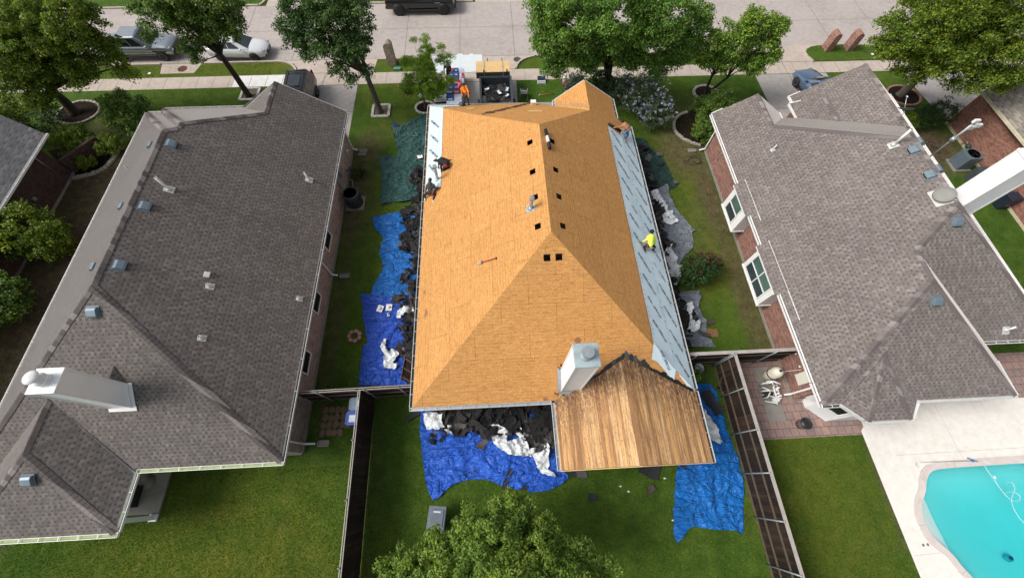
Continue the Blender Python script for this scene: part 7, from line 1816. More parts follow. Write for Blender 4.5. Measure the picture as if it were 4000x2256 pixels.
person('worker in a neon yellow top and black beanie crouching on the right underlayment', C5, dict(head=(700, 345, 4.24), neck=(690, 425, 4.08), shL=(600, 465, 4.0), shR=(768, 482, 4.0), pelvis=(655, 715, 3.74), elL=(530, 560, 3.86), haL=(448, 605, 3.76), elR=(795, 600, 3.80), haR=(775, 690, 3.62), knL=(480, 750, 3.68), ftL=(500, 880, 3.56), knR=(782, 755, 3.42), ftR=(720, 850, 3.20)),
       [SK2, NE, BK, TAN], (.2, .9, -.25), (-.2, -1, 0), ex5, thick=1.2)
def ex6(c): cap_hat(c, NAVY)
person('person in dark blue standing behind the shingle pallets, half hidden by the cypress', CD, dict(head=(968, 670, 1.66), neck=(968, 702, 1.47), shL=(935, 712, 1.41), shR=(1005, 712, 1.41), pelvis=(985, 790, .95), elL=(925, 755, 1.15), haL=(928, 810, .93), elR=(1020, 750, 1.15), haR=(1018, 805, .92), knL=(970, 850, .5), ftL=(962, 903, .07), knR=(1000, 850, .5), ftR=(1002, 903, .07)),
       [SK2, NAVY, BK, BK], (.1, -.95, -.25), (.1, -1, 0), ex6)

# ================================================================== SITE OBJECTS
# dump trailer with a stack of sheathing on its front deck
t = thing('dump_trailer', 'black dump trailer heaped with torn shingles, backed up the driveway', 'trailer', (.32, 26.4, 0))
tx0, tx1, ty0, ty1, tz = -.82, 1.42, 22.9, 26.85, 1.42
m = MB(); th = .07
m.box(tx0, tx0 + th, ty0, ty1, .6, tz); m.box(tx1 - th, tx1, ty0, ty1, .6, tz); m.box(tx0 + th, tx1 - th, ty1 - th, ty1, .6, tz); m.box(tx0 + th, tx1 - th, ty0, ty0 + th, .6, tz); m.box(tx0 + th, tx1 - th, ty0 + th, ty1 - th, .58, .66)
for k in range(6):
    y = ty0 + .3 + k * .66
    for x in (tx0 - .04, tx1): m.box(x, x + .04, y, y + .09, .6, tz - .06)
m.box(tx0 - .07, tx1 + .07, ty1 - .02, ty1 + .08, tz - .08, tz + .03); m.box(tx0 - .07, tx0 + .01, ty0, ty1, tz - .08, tz + .025); m.box(tx1 - .01, tx1 + .07, ty0, ty1, tz - .08, tz + .025)
m.build('trailer_box', DGREY, t)
m = MB(); m.box(tx0 + .2, tx0 + .3, ty0, ty1 + 1.6, .45, .58); m.box(tx1 - .3, tx1 - .2, ty0, ty1 + 1.6, .45, .58); m.box(tx0 + .1, tx1 - .1, ty1 + .1, ty1 + .35, .5, .62); m.beam((tx0 + .25, ty1 + 1.5, .52), (.3, ty1 + 2.1, .52), .1, .12); m.beam((tx1 - .25, ty1 + 1.5, .52), (.3, ty1 + 2.1, .52), .1, .12)
m.tube([(tx0 - .12, 24.6, .75), (tx0 - .3, 24.6, .7), (tx0 - .3, 24.3, .6), (tx0 - .12, 24.2, .55)], .02, 6); m.build('chassis', BLACKP, t)
for y in (24.2, 25.2):
    for x, s in ((tx0 - .16, -1), (tx1 + .16, 1)):
        m = MB(); m.lathe([(.22, -.1), (.38, -.1), (.38, .1), (.22, .1), (0, .06)], (x, y, .38), 20, axis=(s, 0, 0)); m.build('tyre', TYRE, t)
m = MB()
for x in (tx0 + .25, tx1 - .3): m.box(x, x + .08, ty1 + .12, ty1 + .2, .6, 1.9); m.box(x + .3 * (1 if x < 0 else -1), x + .3 * (1 if x < 0 else -1) + .05, ty1 + 1.37, ty1 + 1.42, .6, 1.95)
m.build('stake', BLACKP, t)
felt_heap('torn shingles and felt heaped inside the dump trailer', [(tx0 + .25, ty0 + .3), (tx1 - .2, ty0 + .3), (tx1 - .25, ty1 - .6), (tx0 + .3, ty1 - .6)], 190, .42, 51, .3, .85, zf=lambda x, y: .80 + max(0, (25.6 - y)) * .05, name='trailer_load')
for i, (x, y, s, rz, lb) in enumerate(((-.35, 25.6, .32, .4, 'white scrap at the upper left of the trailer load'), (.5, 25.2, .42, -1.0, 'long white strip in the middle of the trailer load'), (1.1, 25.5, .40, 1.3, 'white scrap at the right side of the trailer load'), (1.1, 24.9, .30, .9, 'pale crumpled scrap at the lower right of the trailer load'))):
    scrap(lb, Vector((x, y, 1.36)), s, .5, rz, MEMB_WHITE, 0, name='white_scrap', bend=.5, group='white scraps in the trailer load')
st_ = thing('sheathing_stack', 'strapped stack of new sheathing boards on the front deck of the dump trailer', 'board stack', (.15, 27.1, 1.5))
m = MB(); m.box(-1.1, 1.38, ty1 + .12, ty1 + 1.34, 1.24, 1.72)
for k in range(6): m.box(-1.105, 1.385, ty1 + .115, ty1 + 1.345, 1.31 + k * .06, 1.315 + k * .06)
m.build('stack_edge', plain('stained_board_edges', (.05, .065, .06), .9, 0, .3, 6, .4), st_)
m = MB(); m.box(-1.1, 1.38, ty1 + .12, ty1 + 1.34, 1.72, 1.75); m.build('top_board', OSB_NEW, st_)
for x in (-.52, .86):
    m = MB(); m.box(x, x + .05, ty1 + .10, ty1 + 1.36, 1.752, 1.758); m.box(x, x + .05, ty1 + .10, ty1 + .106, .65, 1.758); m.box(x - .02, x + .07, ty1 + .62, ty1 + .74, 1.758, 1.78); m.build('strap', GALV, st_)
# shingle pallets
SHB = plain('blue_bundle_wrap', (.045, .085, .30), .35, 0, .25, 4); SHR = plain('red_bundle_label', (.50, .03, .05), .4, 0, .15, 4); SHW = plain('white_bundle_wrap', (.55, .60, .68), .35, 0, .15, 4); WRAP = SHW
def pallet(label, x0, x1, y0, y1, layers, topcols, zoff=.12, seed=1):
    t = thing('shingle_pallet', label, 'shingle pallet', ((x0 + x1) / 2, (y0 + y1) / 2, 0), 'pallets of shingle bundles'); m = MB()
    for k in range(4): x = x0 + (x1 - x0 - .09) * k / 3; m.box(x, x + .09, y0, y1, 0, .12)
    m.build('pallet', FENCE_RAIL, t); rs = random.Random(seed)
    for L in range(layers):
        z = zoff + L * .105; n = 3
        for k in range(n):
            a = y0 + (y1 - y0) * k / n + .01; b = y0 + (y1 - y0) * (k + 1) / n - .01; j = rs.uniform(-.02, .02)
            for h in range(2):
                xa = x0 + (x1 - x0) * h / 2 + .005 + j; xb = x0 + (x1 - x0) * (h + 1) / 2 - .005 + j
                m = MB(); m.box(xa, xb, a, b, z, z + .092)
                top = L == layers - 1; mt = topcols[(k * 2 + h) % len(topcols)] if top else SHW if L % 2 else SHB
                o_ = m.build('bundle', mt, t, bevel=.015)
                if top or k == 0:
                    q = MB(); q.box(xa + .08, xb - .12, a + .06, min(b - .06, a + .2), z + .092, z + .095) if top else q.box(xa + .05, xb - .05, a - .004, a, z + .03, z + .075); q.build('print', SHW if top else SHB, o_)
    return t
pallet('northern blue and red wrapped pallet of shingle bundles in the driveway', -3.2, -2.48, 27.3, 28.7, 8, [SHB, SHB, SHB, SHB, SHR, SHB])
pallet('middle pallet of shingle bundles with red labels on blue wrap', -3.35, -2.3, 25.7, 27.2, 9, [SHB, SHR, SHB, SHB, SHR, SHR])
pallet('white wrapped narrow pallet of bundles beside the northern blue one', -2.44, -2.08, 26.9, 28.7, 8, [SHW, SHW, SHW, SHR, SHW, SHW])
pallet('nearest tall pallet of shingle bundles close to the front eave', -3.3, -2.2, 23.4, 25.5, 10, [SHW, SHB, SHW, SHW, SHB, SHW])
pl_ = sheet('protective_sheet', 'very pale plastic sheet spread over the driveway apron', [vpx(*p) for p in ((1085, 143), (1140, 140), (1151, 139), (1152, 136), (1163, 136), (1164, 139), (1180, 139), (1182, 136), (1190, 136), (1191, 139), (1213, 138), (1214, 160), (1210, 180), (1190, 182), (1172, 184), (1140, 186), (1100, 184))], plain('pale_plastic_sheet', (.68, .73, .75), .5, 0, .04), 'plastic sheet', step=.3, amp=.012, seed=3, z0=.026, rough_edge=.02)
# bags under the cypress
def bag(label, c, rz, mat, s=1.0):
    t = thing('sack', label, 'sack', c, 'sacks and rubbish on the front lawn'); m = MB(); M_ = Matrix.Translation(c) @ Matrix.Rotation(rz, 4, 'Z'); g = 7; vs = []
    for side in (1, -1):
        for j in range(g):
            for i in range(g):
                u, v = i / (g - 1) * 2 - 1, j / (g - 1) * 2 - 1; h = max(0, (1 - u ** 4) * (1 - v ** 4)) ** .5
                vs.append(M_ @ Vector((u * .42 * s, v * .30 * s, .17 + side * .15 * h + noise.noise(Vector((u * 2, v * 2, side))) * .02)))
    for sd3 in (0, 1):
        b = sd3 * g * g
        for j in range(g - 1):
            for i in range(g - 1): f = (b + j * g + i, b + j * g + i + 1, b + (j + 1) * g + i + 1, b + (j + 1) * g + i); m.f.append(list(f) if sd3 == 0 else list(f[::-1])); m.mi.append(0); m.sm.append(True)
    m.v = vs; m.build('bag', mat, t); q = MB(); q.box(-.16 * s, .16 * s, -.05, .06, .325, .33, 0, M_); q.build('print', plain('dark_green_print', (.03, .07, .05), .6), t); return t
WB = plain('white_woven_sack', (.55, .57, .57), .5, 0, .15, 5)
bag('white sack with a dark diamond print beneath the young cypress', vpx(1108, 254), .05, WB, 1.1); bag('second white sack to the right of the printed one', vpx(1125, 252), 1.4, WB, .9)
bag('small pale bag on the lawn left of the young cypress', vpx(1062, 245), .7, WB, .5)
bag('small shiny bag behind the printed sack', vpx(1096, 240), .2, WB, .5)
# lawn sign, chair, pink bucket
t = thing('lawn_sign', 'dark blue yard sign leaning back on the front lawn', 'yard sign', vpx(1362, 212)); c_ = vpx(1362, 212)
M_ = Matrix.Translation(c_) @ Matrix.Rotation(R(-52), 4, 'X'); m = MB(); m.box(-.32, .32, -.02, 0, 0, .62, 0, M_); m.build('panel', WHITE, t); m = MB(); m.box(-.31, .31, -.027, -.021, .26, .60, 0, M_); m.box(-.30, .30, -.027, -.021, .02, .08, 0, M_); m.box(-.30, .30, -.027, -.021, .13, .18, 0, M_); m.build('blue_field', plain('sign_navy', (.015, .03, .08), .5), t)
t = thing('folding_chair', 'dark folding chair with a blue bag on its seat by the front gutter', 'chair', vpx(1317, 245)); c_ = vpx(1317, 245)
m = MB(); m.box(c_.x - .26, c_.x + .26, c_.y - .25, c_.y + .25, .42, .46); m.build('seat', BLACKP, t)
m = MB()
for k in range(3): m.beam((c_.x - .26, c_.y - .27 - k * .03, .55 + k * .14), (c_.x + .26, c_.y - .27 - k * .03, .55 + k * .14), .03, .06)
m.build('backrest', STONEW, t)
for sx in (-1, 1):
    for sy in (-1, 1): m = MB(); m.tube([(c_.x + sx * .28, c_.y + sy * .28, 0), (c_.x + sx * .26, c_.y - sy * .2, .9 if sy > 0 else .46)], .018, 6); m.build('leg', STONEW, t)
t = thing('bag', 'navy blue bag sitting on the folding chair', 'bag', (c_.x, c_.y, .46)); m = MB(); m.ball((c_.x, c_.y + .05, .58), (.2, .15, .14), 12); m.build('sack', plain('navy_bag', (.02, .03, .10), .6), t); m = MB(); m.tube([(c_.x - .1, c_.y, .68), (c_.x, c_.y, .78), (c_.x + .1, c_.y, .68)], .015, 6); m.build('strap', BLACKP, t)
PK = plain('hot_pink_plastic', (.80, .10, .32), .4, 0, .12)
c_ = vpx(1425, 222); t = thing('bucket', 'bright pink bucket on the lawn by the gable wing', 'bucket', c_); m = MB(); m.lathe([(.15, 0), (.21, .42), (.23, .43), (.215, .44), (.15, .03), (0, .03)], c_, 20); m.build('tub', PK, t)
c_ = vpx(1419, 214); t = thing('bucket', 'pink and white bucket stacked beside the bright pink one', 'bucket', c_); m = MB(); m.lathe([(.14, 0), (.18, .35), (.17, .36), (.1, .6), (0, .62)], c_, 18); m.build('tub', PK, t); m = MB(); m.lathe([(.14, .36), (.15, .58), (.08, .9), (0, .95)], c_, 18); m.build('lid', WHITE, t)
for X, Y, lb in ((1450, 223, 'red flower pot by the right foot of the gable wing'), (1538, 212, 'dark red flower pot among the shrubs under the pear tree'), (1548, 248, 'red toy lying beside the lilac shrub')):
    c_ = vpx(X, Y); t = thing('flower_pot', lb, 'flower pot', c_); m = MB(); m.lathe([(.13, 0), (.2, .3), (.21, .34), (.16, .34), (.1, .2), (0, .2)], c_, 16); m.build('pot', plain('faded_red_pot', (.28, .05, .05), .6, 0, .2), t)
# mail boxes of masonry
def brick_mail(label, x, y, mat, w=.5, d=.75, h=1.25, rz=0.0):
    t = thing('masonry_mailbox', label, 'mailbox', (x, y, 0), 'masonry mailboxes', 0); m = MB(); k = 10; M_ = Matrix.Translation((x, y, 0)) @ Matrix.Rotation(rz, 4, 'Z')
    prof = [(-w / 2, 0), (-w / 2, h)] + [(-w / 2 * math.cos(PI * i / k), h + w / 2 * math.sin(PI * i / k)) for i in range(1, k)] + [(w / 2, h), (w / 2, 0)]
    n = len(prof); V = [M_ @ Vector((px, s * d / 2, pz_)) for s in (-1, 1) for px, pz_ in prof]
    m.add(V, [tuple(range(n)), tuple(range(n, 2 * n))[::-1]] + [(i, n + i, n + (i + 1) % n, (i + 1) % n) for i in range(n)]); m.build('masonry', mat, t)
    q = MB(); q.box(-.11, .11, d / 2, d / 2 + .03, h - .22, h + .05, 0, M_); q.build('mail_door', BLACK, t); return t
brick_mail('left one of two arched red brick mailboxes on the grass island', 28.25, 31.2, BR_RED); brick_mail('right one of two arched red brick mailboxes on the grass island', 30.1, 31.2, BR_RED)
brick_mail('arched sandstone mailbox at the kerb left of the cypress', -7.95, 30.75, BR_TAN, .62, .6, 1.5)
t = thing('utility_box', 'low green utility box at the foot of the sandstone mailbox', 'utility box', (-7.5, 29.95, 0)); m = MB(); m.box(-7.8, -7.2, 29.85, 30.15, 0, .12); m.build('lid', plain('utility_green', (.06, .22, .17), .6), t, bevel=.02); m = MB(); m.box(-7.75, -7.25, 29.9, 30.1, .12, .13); m.build('cover', plain('utility_green_light', (.10, .28, .22), .6), t)
def disc(name, label, c, r, mat, z=.02, cat='manhole cover'):
    m = MB(); m.lathe([(r, 0), (r, z), (r * .93, z + .004), (r * .9, z), (0, z)], (c[0], c[1], 0), 24); return tag(m.build(name, mat), label, cat)
disc('manhole_cover', 'rusty round manhole cover in the pad beside the silver grey pickup', (-24.55, 30.7), .36, plain('rusty_iron', (.12, .045, .035), .7, .3, .3, 9), .022)
disc('drain_cover', 'grey round cover in the concrete right of the trailer', at(1301, 150), .30, plain('grey_iron', (.09, .085, .08), .7, .3, .3, 9), .024)
disc('meter_lid', 'small white meter lid in the verge near the left pad', at(376, 185), .12, WHITE, .02, 'meter lid'); disc('meter_lid', 'small white meter lid on the grass island by the brick mailboxes', at(2193, 138), .12, WHITE, .07, 'meter lid'); disc('irrigation_lid', 'small dark irrigation lid in the verge beside the left driveway', at(738, 163), .1, BLACK, .02, 'meter lid')
# bins
def bin_(label, c, rz, body, lid, s=1.0, tilt=None, sticker=None):
    t = thing('wheeled_bin', label, 'bin', c); X = Matrix.Translation(c) @ Matrix.Rotation(rz, 4, 'Z') @ (tilt or Matrix.Identity(4)) @ Matrix.Scale(s, 4)
    m = MB(); V = []
    for z, wx, wy in ((0, .24, .26), (.08, .25, .27), (.92, .31, .37), (.98, .33, .39)):
        V += [X @ Vector((x * wx, y * wy, z)) for x, y in ((-1, -1), (1, -1), (1, 1), (-1, 1))]
    F = [(3, 2, 1, 0)] + [(4 * i + j, 4 * i + (j + 1) % 4, 4 * (i + 1) + (j + 1) % 4, 4 * (i + 1) + j) for i in range(3) for j in range(4)] + [(12, 13, 14, 15)]
    m.add(V, F); m.build('bin_body', body, t, bevel=.02)
    m = MB(); m.box(-.34, .34, -.42, .40, .99, 1.04, 0, X); m.box(-.26, .26, -.30, .30, 1.04, 1.07, 0, X); m.box(-.28, .28, .40, .47, .95, 1.03, 0, X); l = m.build('lid', lid, t, bevel=.02)
    m = MB()
    for s_ in (-1, 1): m.lathe([(.12, -.03), (.12, .03), (0, .03)], X @ Vector((s_ * .27, .34, .11)), 14, axis=X.to_3x3() @ Vector((s_, 0, 0)))
    m.build('wheel', TYRE, t); m = MB(); m.tube([X @ Vector((-.26, .47, 1.0)), X @ Vector((.26, .47, 1.0))], .018, 8); m.build('handle', body, t)
    if sticker: m = MB(); m.box(*sticker, 1.071, 1.075, 0, X); m.build('sticker', plain('pale_bin_sticker', (.55, .62, .68), .5), l)
    return t
BG = plain('grey_bin_plastic', (.13, .155, .19), .45, 0, .12, 4); BBL = plain('blue_bin_plastic', (.02, .075, .36), .42, 0, .15, 4); BDN = plain('dark_navy_bin_plastic', (.018, .025, .045), .45, 0, .15, 4); BGL = plain('light_grey_bin_lid', (.17, .23, .31), .45, 0, .12, 4)
bin_('grey wheeled bin standing on the lawn below the rear blue tarp', Vector((-3.2, -1.55, 0)), PI - R(6), BG, BG, 1.12, Matrix.Rotation(R(9), 4, 'X'), (-.14, .14, -.24, -.18))
bin_('blue lidded recycling bin against the left fence', Vector((-7.25, 3.05, 0)), PI / 2, BBL, BBL, 1.0, None, (-.20, .12, -.05, .28))
bin_('grey blue lidded bin above the blue one in the fence corner', Vector((-7.2, 3.72, 0)), PI / 2 + .04, BGL, BGL, .95, None, (-.16, .16, -.04, .03))
bin_('left dark navy bin against the far right brick wall', Vector((33.25, 15.6, 0)), -PI / 2, BDN, BDN); bin_('right dark navy bin against the far right brick wall', Vector((33.3, 14.7, 0)), -PI / 2 + .08, BDN, BDN)
# stepping stones inside the gate
t = thing('stepping_stones', 'patch of brown stepping stones below the short left fence', 'paving', (-8.3, 3.2, 0)); rs = random.Random(4)
for j in range(4):
    for i in range(6):
        if (i > 3 and j < 1): continue
        m = MB(); x, y = -9.15 + i * .30 + rs.uniform(-.03, .03), 2.55 + j * .36 + rs.uniform(-.03, .03); a = rs.uniform(-.3, .3) if i < 4 else rs.uniform(-.05, .05); M_ = Matrix.Translation((x, y, 0)) @ Matrix.Rotation(a, 4, 'Z'); k_ = 9; hh_ = rs.uniform(.022, .036); q_ = [M_ @ Vector((.15 * math.cos(2 * PI * q / k_) * rs.uniform(.85, 1.15), .18 * math.sin(2 * PI * q / k_) * rs.uniform(.85, 1.15), 0)) for q in range(k_)] if i < 4 else [M_ @ Vector(q) for q in ((-.14, -.17, 0), (.14, -.17, 0), (.14, .17, 0), (-.14, .17, 0))]; m.prism([(q.x, q.y) for q in q_], 0, hh_)
        m.build('stone', PINKSTONE2 if i > 3 else PINKSTONE1, t) if False else m.build('stone', plain('brown_flagstone', (.19, .115, .08), .9, 0, .3, 5, .3) if i < 4 or j % 2 else plain('tan_flagstone', (.27, .21, .14), .9, 0, .2, 5, .3), t)
# air conditioners
def ac_round(label, c, h=1.0, r=.43, square=False, col=DGREY):
    t = thing('air_conditioner', label, 'air conditioner', c); m = MB(); n = 4 if square else 24
    if square:
        m.box(c.x - r, c.x + r, c.y - r, c.y + r, .08, h, 0, None)
    else: m.lathe([(r, .06), (r, h - .06), (r * .97, h), (r * .82, h), (r * .80, h - .10), (0, h - .12)], c, 28)
    m.build('casing', col, t, bevel=.03 if square else 0)
    f = MB()
    if square: f.lathe([(r * .84, h + .002), (r * .84, h + .012), (0, h + .012)], c, 26)
    f.lathe([(.10, h - .04), (.10, h + .03), (0, h + .03)], c, 14); f.build('fan_housing', BLACK, t)
    b = MB()
    for k in range(4):
        a = k * PI / 2 + .4; M_ = Matrix.Translation((c.x, c.y, h + (.022 if square else .0))) @ Matrix.Rotation(a, 4, 'Z') @ Matrix.Rotation(.35, 4, 'X'); b.box(.05, r * .72, -.07, .07, -.004, .004, 0, M_)
    b.build('fan_blade', GALV if not square else BLACKP, t)
    g = MB()
    for k in range(3): g.lathe([(r * (.3 + .22 * k), h + .035), (r * (.3 + .22 * k) + .012, h + .035)], c, 24)
    g.build('grille', DGREY, t)
    s = MB()
    if not square:
        for k in range(20): a = 2 * PI * k / 20; s.beam(c + Vector((r * 1.01 * math.cos(a), r * 1.01 * math.sin(a), .1)), c + Vector((r * 1.01 * math.cos(a), r * 1.01 * math.sin(a), h - .08)), .03, .015)
        s.build('louvre', plain('dark_louvre', (.03, .036, .042), .5), t)
    d = MB(); d.box(c.x - .6, c.x + .6, c.y - .58, c.y + .55, 0, .07); d.build('base_pad', CONC_GREY, t)
    return t
ac_round('round dark air conditioning unit on a concrete pad beside the pink brick wall', Vector((-9.22, 16.75, 0)), 1.08, .5)
ac_round('square grey air conditioning unit by the far right brick wall', Vector((32.55, 18.3, 0)), 1.1, .48, True, plain('blue_grey_casing', (.13, .17, .21), .45, .2, .12, 4))
t = thing('utility_cabinet', 'narrow grey cabinet half hidden behind the white chimney at the far right', 'cabinet', (32.7, 17.0, 0)); m = MB(); m.box(32.4, 33.1, 16.8, 17.3, 0, .95); m.build('casing', DGREY, t, bevel=.02); m = MB(); m.box(32.45, 33.05, 16.795, 16.80, .1, .85); m.build('door', BLACKP, t)
t = thing('gas_meter', 'small dark green meter on the far right brick wall', 'meter', (33.6, 19.6, .3)); m = MB(); m.ball((33.6, 19.6, .45), (.16, .2, .16)); m.build('meter_body', plain('dark_green_metal', (.02, .06, .045), .5), t); m = MB(); m.tube([(33.6, 19.8, .5), (33.7, 20.1, .5), (33.7, 20.1, 0)], .025); m.build('pipe', GALV, t)
# pool equipment
cream = plain('cream_tank', (.70, .66, .54), .4, 0, .05)
t = thing('pool_filter', 'cream pool filter tank with a dark clamp band by the brick wall', 'pool filter', (14.1, 4.3, 0)); c_ = Vector((14.05, 4.25, .05)); m = MB(); m.lathe([(.20, 0), (.27, .05), (.28, .45), (.28, .95), (.22, 1.12), (.1, 1.2), (0, 1.22)], c_, 26); m.build('tank', cream, t); m = MB(); m.lathe([(.285, .50), (.30, .52), (.30, .57), (.285, .59)], c_, 26); m.build('clamp_band', BLACK, t); m = MB(); m.box(14.0, 14.1, 4.2, 4.3, 1.25, 1.32); m.build('gauge', BLACK, t)
t = thing('pool_pump', 'tangle of white pool pipes and pump on the concrete pad', 'pool pump', (13.9, 3.5, 0)); m = MB(); rs = random.Random(8)
for k in range(6): y = 2.95 + k * .17; a = rs.uniform(-.25, .3); L = rs.uniform(.18, .5); z = rs.uniform(.2, .6); m.tube([(13.42 + rs.uniform(0, .2), y, .02), (13.42 + rs.uniform(0, .2), y, z), (13.5 + L, y + a, z + .03), (13.5 + L, y + a + rs.uniform(-.15, .15), z + .05)], .035, 10)
for k in range(4): x, y = rs.uniform(13.5, 14.1), rs.uniform(3.0, 3.9); m.tube([(x, y, .02), (x, y, rs.uniform(.5, .8))], .04, 10)
m.tube([(13.9, 2.95, .5), (13.9, 3.6, .55), (14.1, 3.75, .55), (14.1, 3.2, .5)], .04, 10); m.tube([(13.65, 3.9, .5), (13.95, 3.85, .65), (14.25, 3.7, .65)], .045, 10); m.tube([(14.0, 3.0, .02), (14.0, 3.0, .7)], .035, 10)
m.build('pipe', PIPE_WHITE, t); m = MB(); m.lathe([(.13, 0), (.15, .05), (.15, .3), (.1, .38), (0, .4)], (14.0, 3.0, .1), 18); m.build('pump_pot', PIPE_WHITE, t); m = MB(); m.lathe([(.11, -.25), (.12, 0), (.12, .2)], (13.7, 3.3, .2), 16, axis=(1, .1, 0)); m.build('motor', BLACK, t)
t = thing('hose', 'coiled blue pool hose behind the right fence', 'hose', (12.1, 4.2, 0)); m = MB()
for k in range(4): m.tube([(11.75 + .04 * k, 4.65, .5), (12.0 + .04 * k, 4.4, .3 + .02 * k), (12.15 + .04 * k, 4.0, .12 + .02 * k), (12.12 + .03 * k, 3.55, .08 + .02 * k), (11.95, 3.25, .06)], .024, 8)
m.build('coil', plain('bright_blue_hose', (.01, .14, .42), .4), t); m = MB(); m.ball((12.05, 3.15, .1), (.06, .06, .05)); m.build('connector', BLACKP, t)
t = thing('cloth_bag', 'slate blue bag slumped below the blue hose', 'bag', (12.15, 3.0, 0)); m = MB(); m.ball((12.15, 2.95, .12), (.28, .36, .16), 14); m.build('sack', plain('slate_cloth', (.07, .085, .13), .85, 0, .4, 6), t); m = MB(); m.ball((12.0, 3.2, .15), (.16, .16, .1), 10); m.build('opening', BLACK, t)
t = thing('planter', 'round grey pot with a black lid on the pavers beside the white bay', 'pot', (16.25, 1.98, 0)); c_ = at(2030, 1040, 0); c_ = Vector((14.95, 1.75, 0)); m = MB(); m.lathe([(.20, 0), (.23, .3), (.24, .52)], c_, 22); m.build('pot', plain('mauve_grey_pot', (.14, .10, .10), .7), t); m = MB(); m.lathe([(.27, .50), (.28, .56), (.1, .60), (0, .60)], c_, 22); m.build('lid', BLACKP, t)
t = thing('well_bucket', 'pale metal barrel by the rear right corner of the stripped house', 'barrel', (9.55, 3.6, 0)); m = MB(); c_ = at(1758, 925, .4); c_.z = 0; m.lathe([(.22, 0), (.25, .4), (.25, .48), (.2, .48), (.18, .1), (0, .1)], c_, 22); m.build('drum', GALV, t); m = MB(); m.lathe([(.14, 0), (.15, .3), (.11, .3), (.1, .05), (0, .05)], c_ + Vector((-.1, -.5, 0)), 16); m.build('small_pot', GALV, t)
# garden hose and black cable
def cable(label, c, loops, r, rad, mat, seed, tail=(), name='hose'):
    rs = random.Random(seed); pts = []
    for i in range(loops * 14): a = i * 2 * PI / 14; rr_ = r * (1 + .3 * math.sin(i * .37 + seed)); pts.append((c.x + rr_ * math.cos(a) + .12 * math.sin(i * .21), c.y + rr_ * .8 * math.sin(a) + .15 * math.cos(i * .17), rad + .012 * (i // 14)))
    pts += [(p.x, p.y, .02) for p in tail]; m = MB(); m.tube(pts, rad, 6); t = thing(name, label, 'hose', c); m.build('coil', mat, t); q = MB(); q.tube([Vector(pts[-1]), Vector(pts[-1]) + Vector((.08, 0, 0))], rad * 1.5, 6); q.build('nozzle', GALV, t); return t
cable('dark garden hose coiled on bare soil at the corner of the red brick house', at(1750, 405), 3, .42, .016, plain('dark_hose', (.05, .035, .025), .7), 1, [at(1745, 378), at(1758, 360)])
cable('black cable coiled under the eave on the pavers at the right picture edge', Vector((24.5, 3.9, 0)), 2, .22, .014, BLACKP, 2, [Vector((24.1, 4.4, 0))])
# pool things
t = thing('pool_brush', 'blue headed pool brush pole lying along the pool coping', 'pool brush', pz(250, 273)); a, b = pz(248, 273, .06), pz(780, 255, .06); m = MB(); m.tube([a, b], .016, 8); m.build('pole', GALV, t); m = MB(); m.beam(pz(730, 228, .07), pz(835, 265, .07), .05, .04); m.box(b.x - .07, b.x + .07, b.y - .06, b.y + .06, .04, .10); m.build('brush_head', plain('steel_blue', (.10, .22, .42), .5), t)
t = thing('pool_hose', 'pale floating hose looping across the pool', 'hose', pz(1200, 580)); m = MB()
hp_ = [(918, 300), (960, 370), (1010, 430), (1060, 510), (1120, 590), (1180, 650), (1250, 678), (1290, 650), (1285, 610), (1240, 580), (1190, 572), (1140, 585)]
hp2 = [(1150, 490), (1190, 463), (1225, 500), (1235, 560), (1205, 610), (1195, 670), (1215, 730), (1250, 800), (1300, 865), (1340, 900)]
for hh in (hp_, hp2):
    L = smooth_ring([pz(*p) for p in hh], 2)
    for p in L: p.z = -.075
    m.tube(L, .017, 6)
m.build('hose', plain('pale_pool_hose', (.42, .62, .68), .4), t); m = MB(); m.tube([pz(1000, 410, -.07), pz(1018, 440, -.07)], .04, 8); m.build('float', WHITE, t)
t = thing('pool_cleaner', 'small turquoise pool cleaner sitting on the pool floor', 'pool cleaner', pz(1150, 1250, -1.4)); c_ = pz(1150, 1250, -1.35); m = MB(); m.ball(c_, (.22, .16, .1), 12); m.build('cleaner_body', plain('cyan_plastic', (.05, .35, .45), .5), t); m = MB(); m.ball(c_ + Vector((.0, .02, .1)), (.09, .08, .06), 10); m.build('cleaner_core', plain('navy_plastic', (.02, .05, .15), .5), t)
for i, (a_x, b_y) in enumerate(((276, 1115), (322, 1111))): disc('deck_drain', ('left', 'right')[i] + ' one of two small grey drain caps in the pool deck', pz(a_x, b_y), .06, plain('grey_cap', (.20, .19, .19), .6), .02, 'drain cap')
disc('skimmer_lid', 'pale round skimmer lid beside the pool coping', pz(215, 298), .13, plain('off_white_lid', (.70, .70, .64), .5), .02, 'skimmer lid')
# plank frame leaning on the short left fence
t = thing('leaning_gate', 'old dark board gate leaning on the short left fence over the blue tarp', 'gate', (-5.4, 4.6, 0)); M_ = Matrix.Translation((-4.95, 4.75, .05)) @ Matrix.Rotation(R(-33), 4, 'Z') @ Matrix.Rotation(R(58), 4, 'X'); m = MB()
for k in range(8): m.box(-.56 + k * .14, -.43 + k * .14, 0, 1.75, -.01, .01, 0, M_)
m.build('boards', FENCE_DK, t); m = MB()
for y in (.2, .9, 1.6): m.box(-.56, .56, y, y + .08, .01, .05, 0, M_)
for x in (-.56, .0, .48): m.box(x, x + .05, 0, 1.75, .05, .075, 0, M_)
m.build('frame', FENCE_RAIL, t)
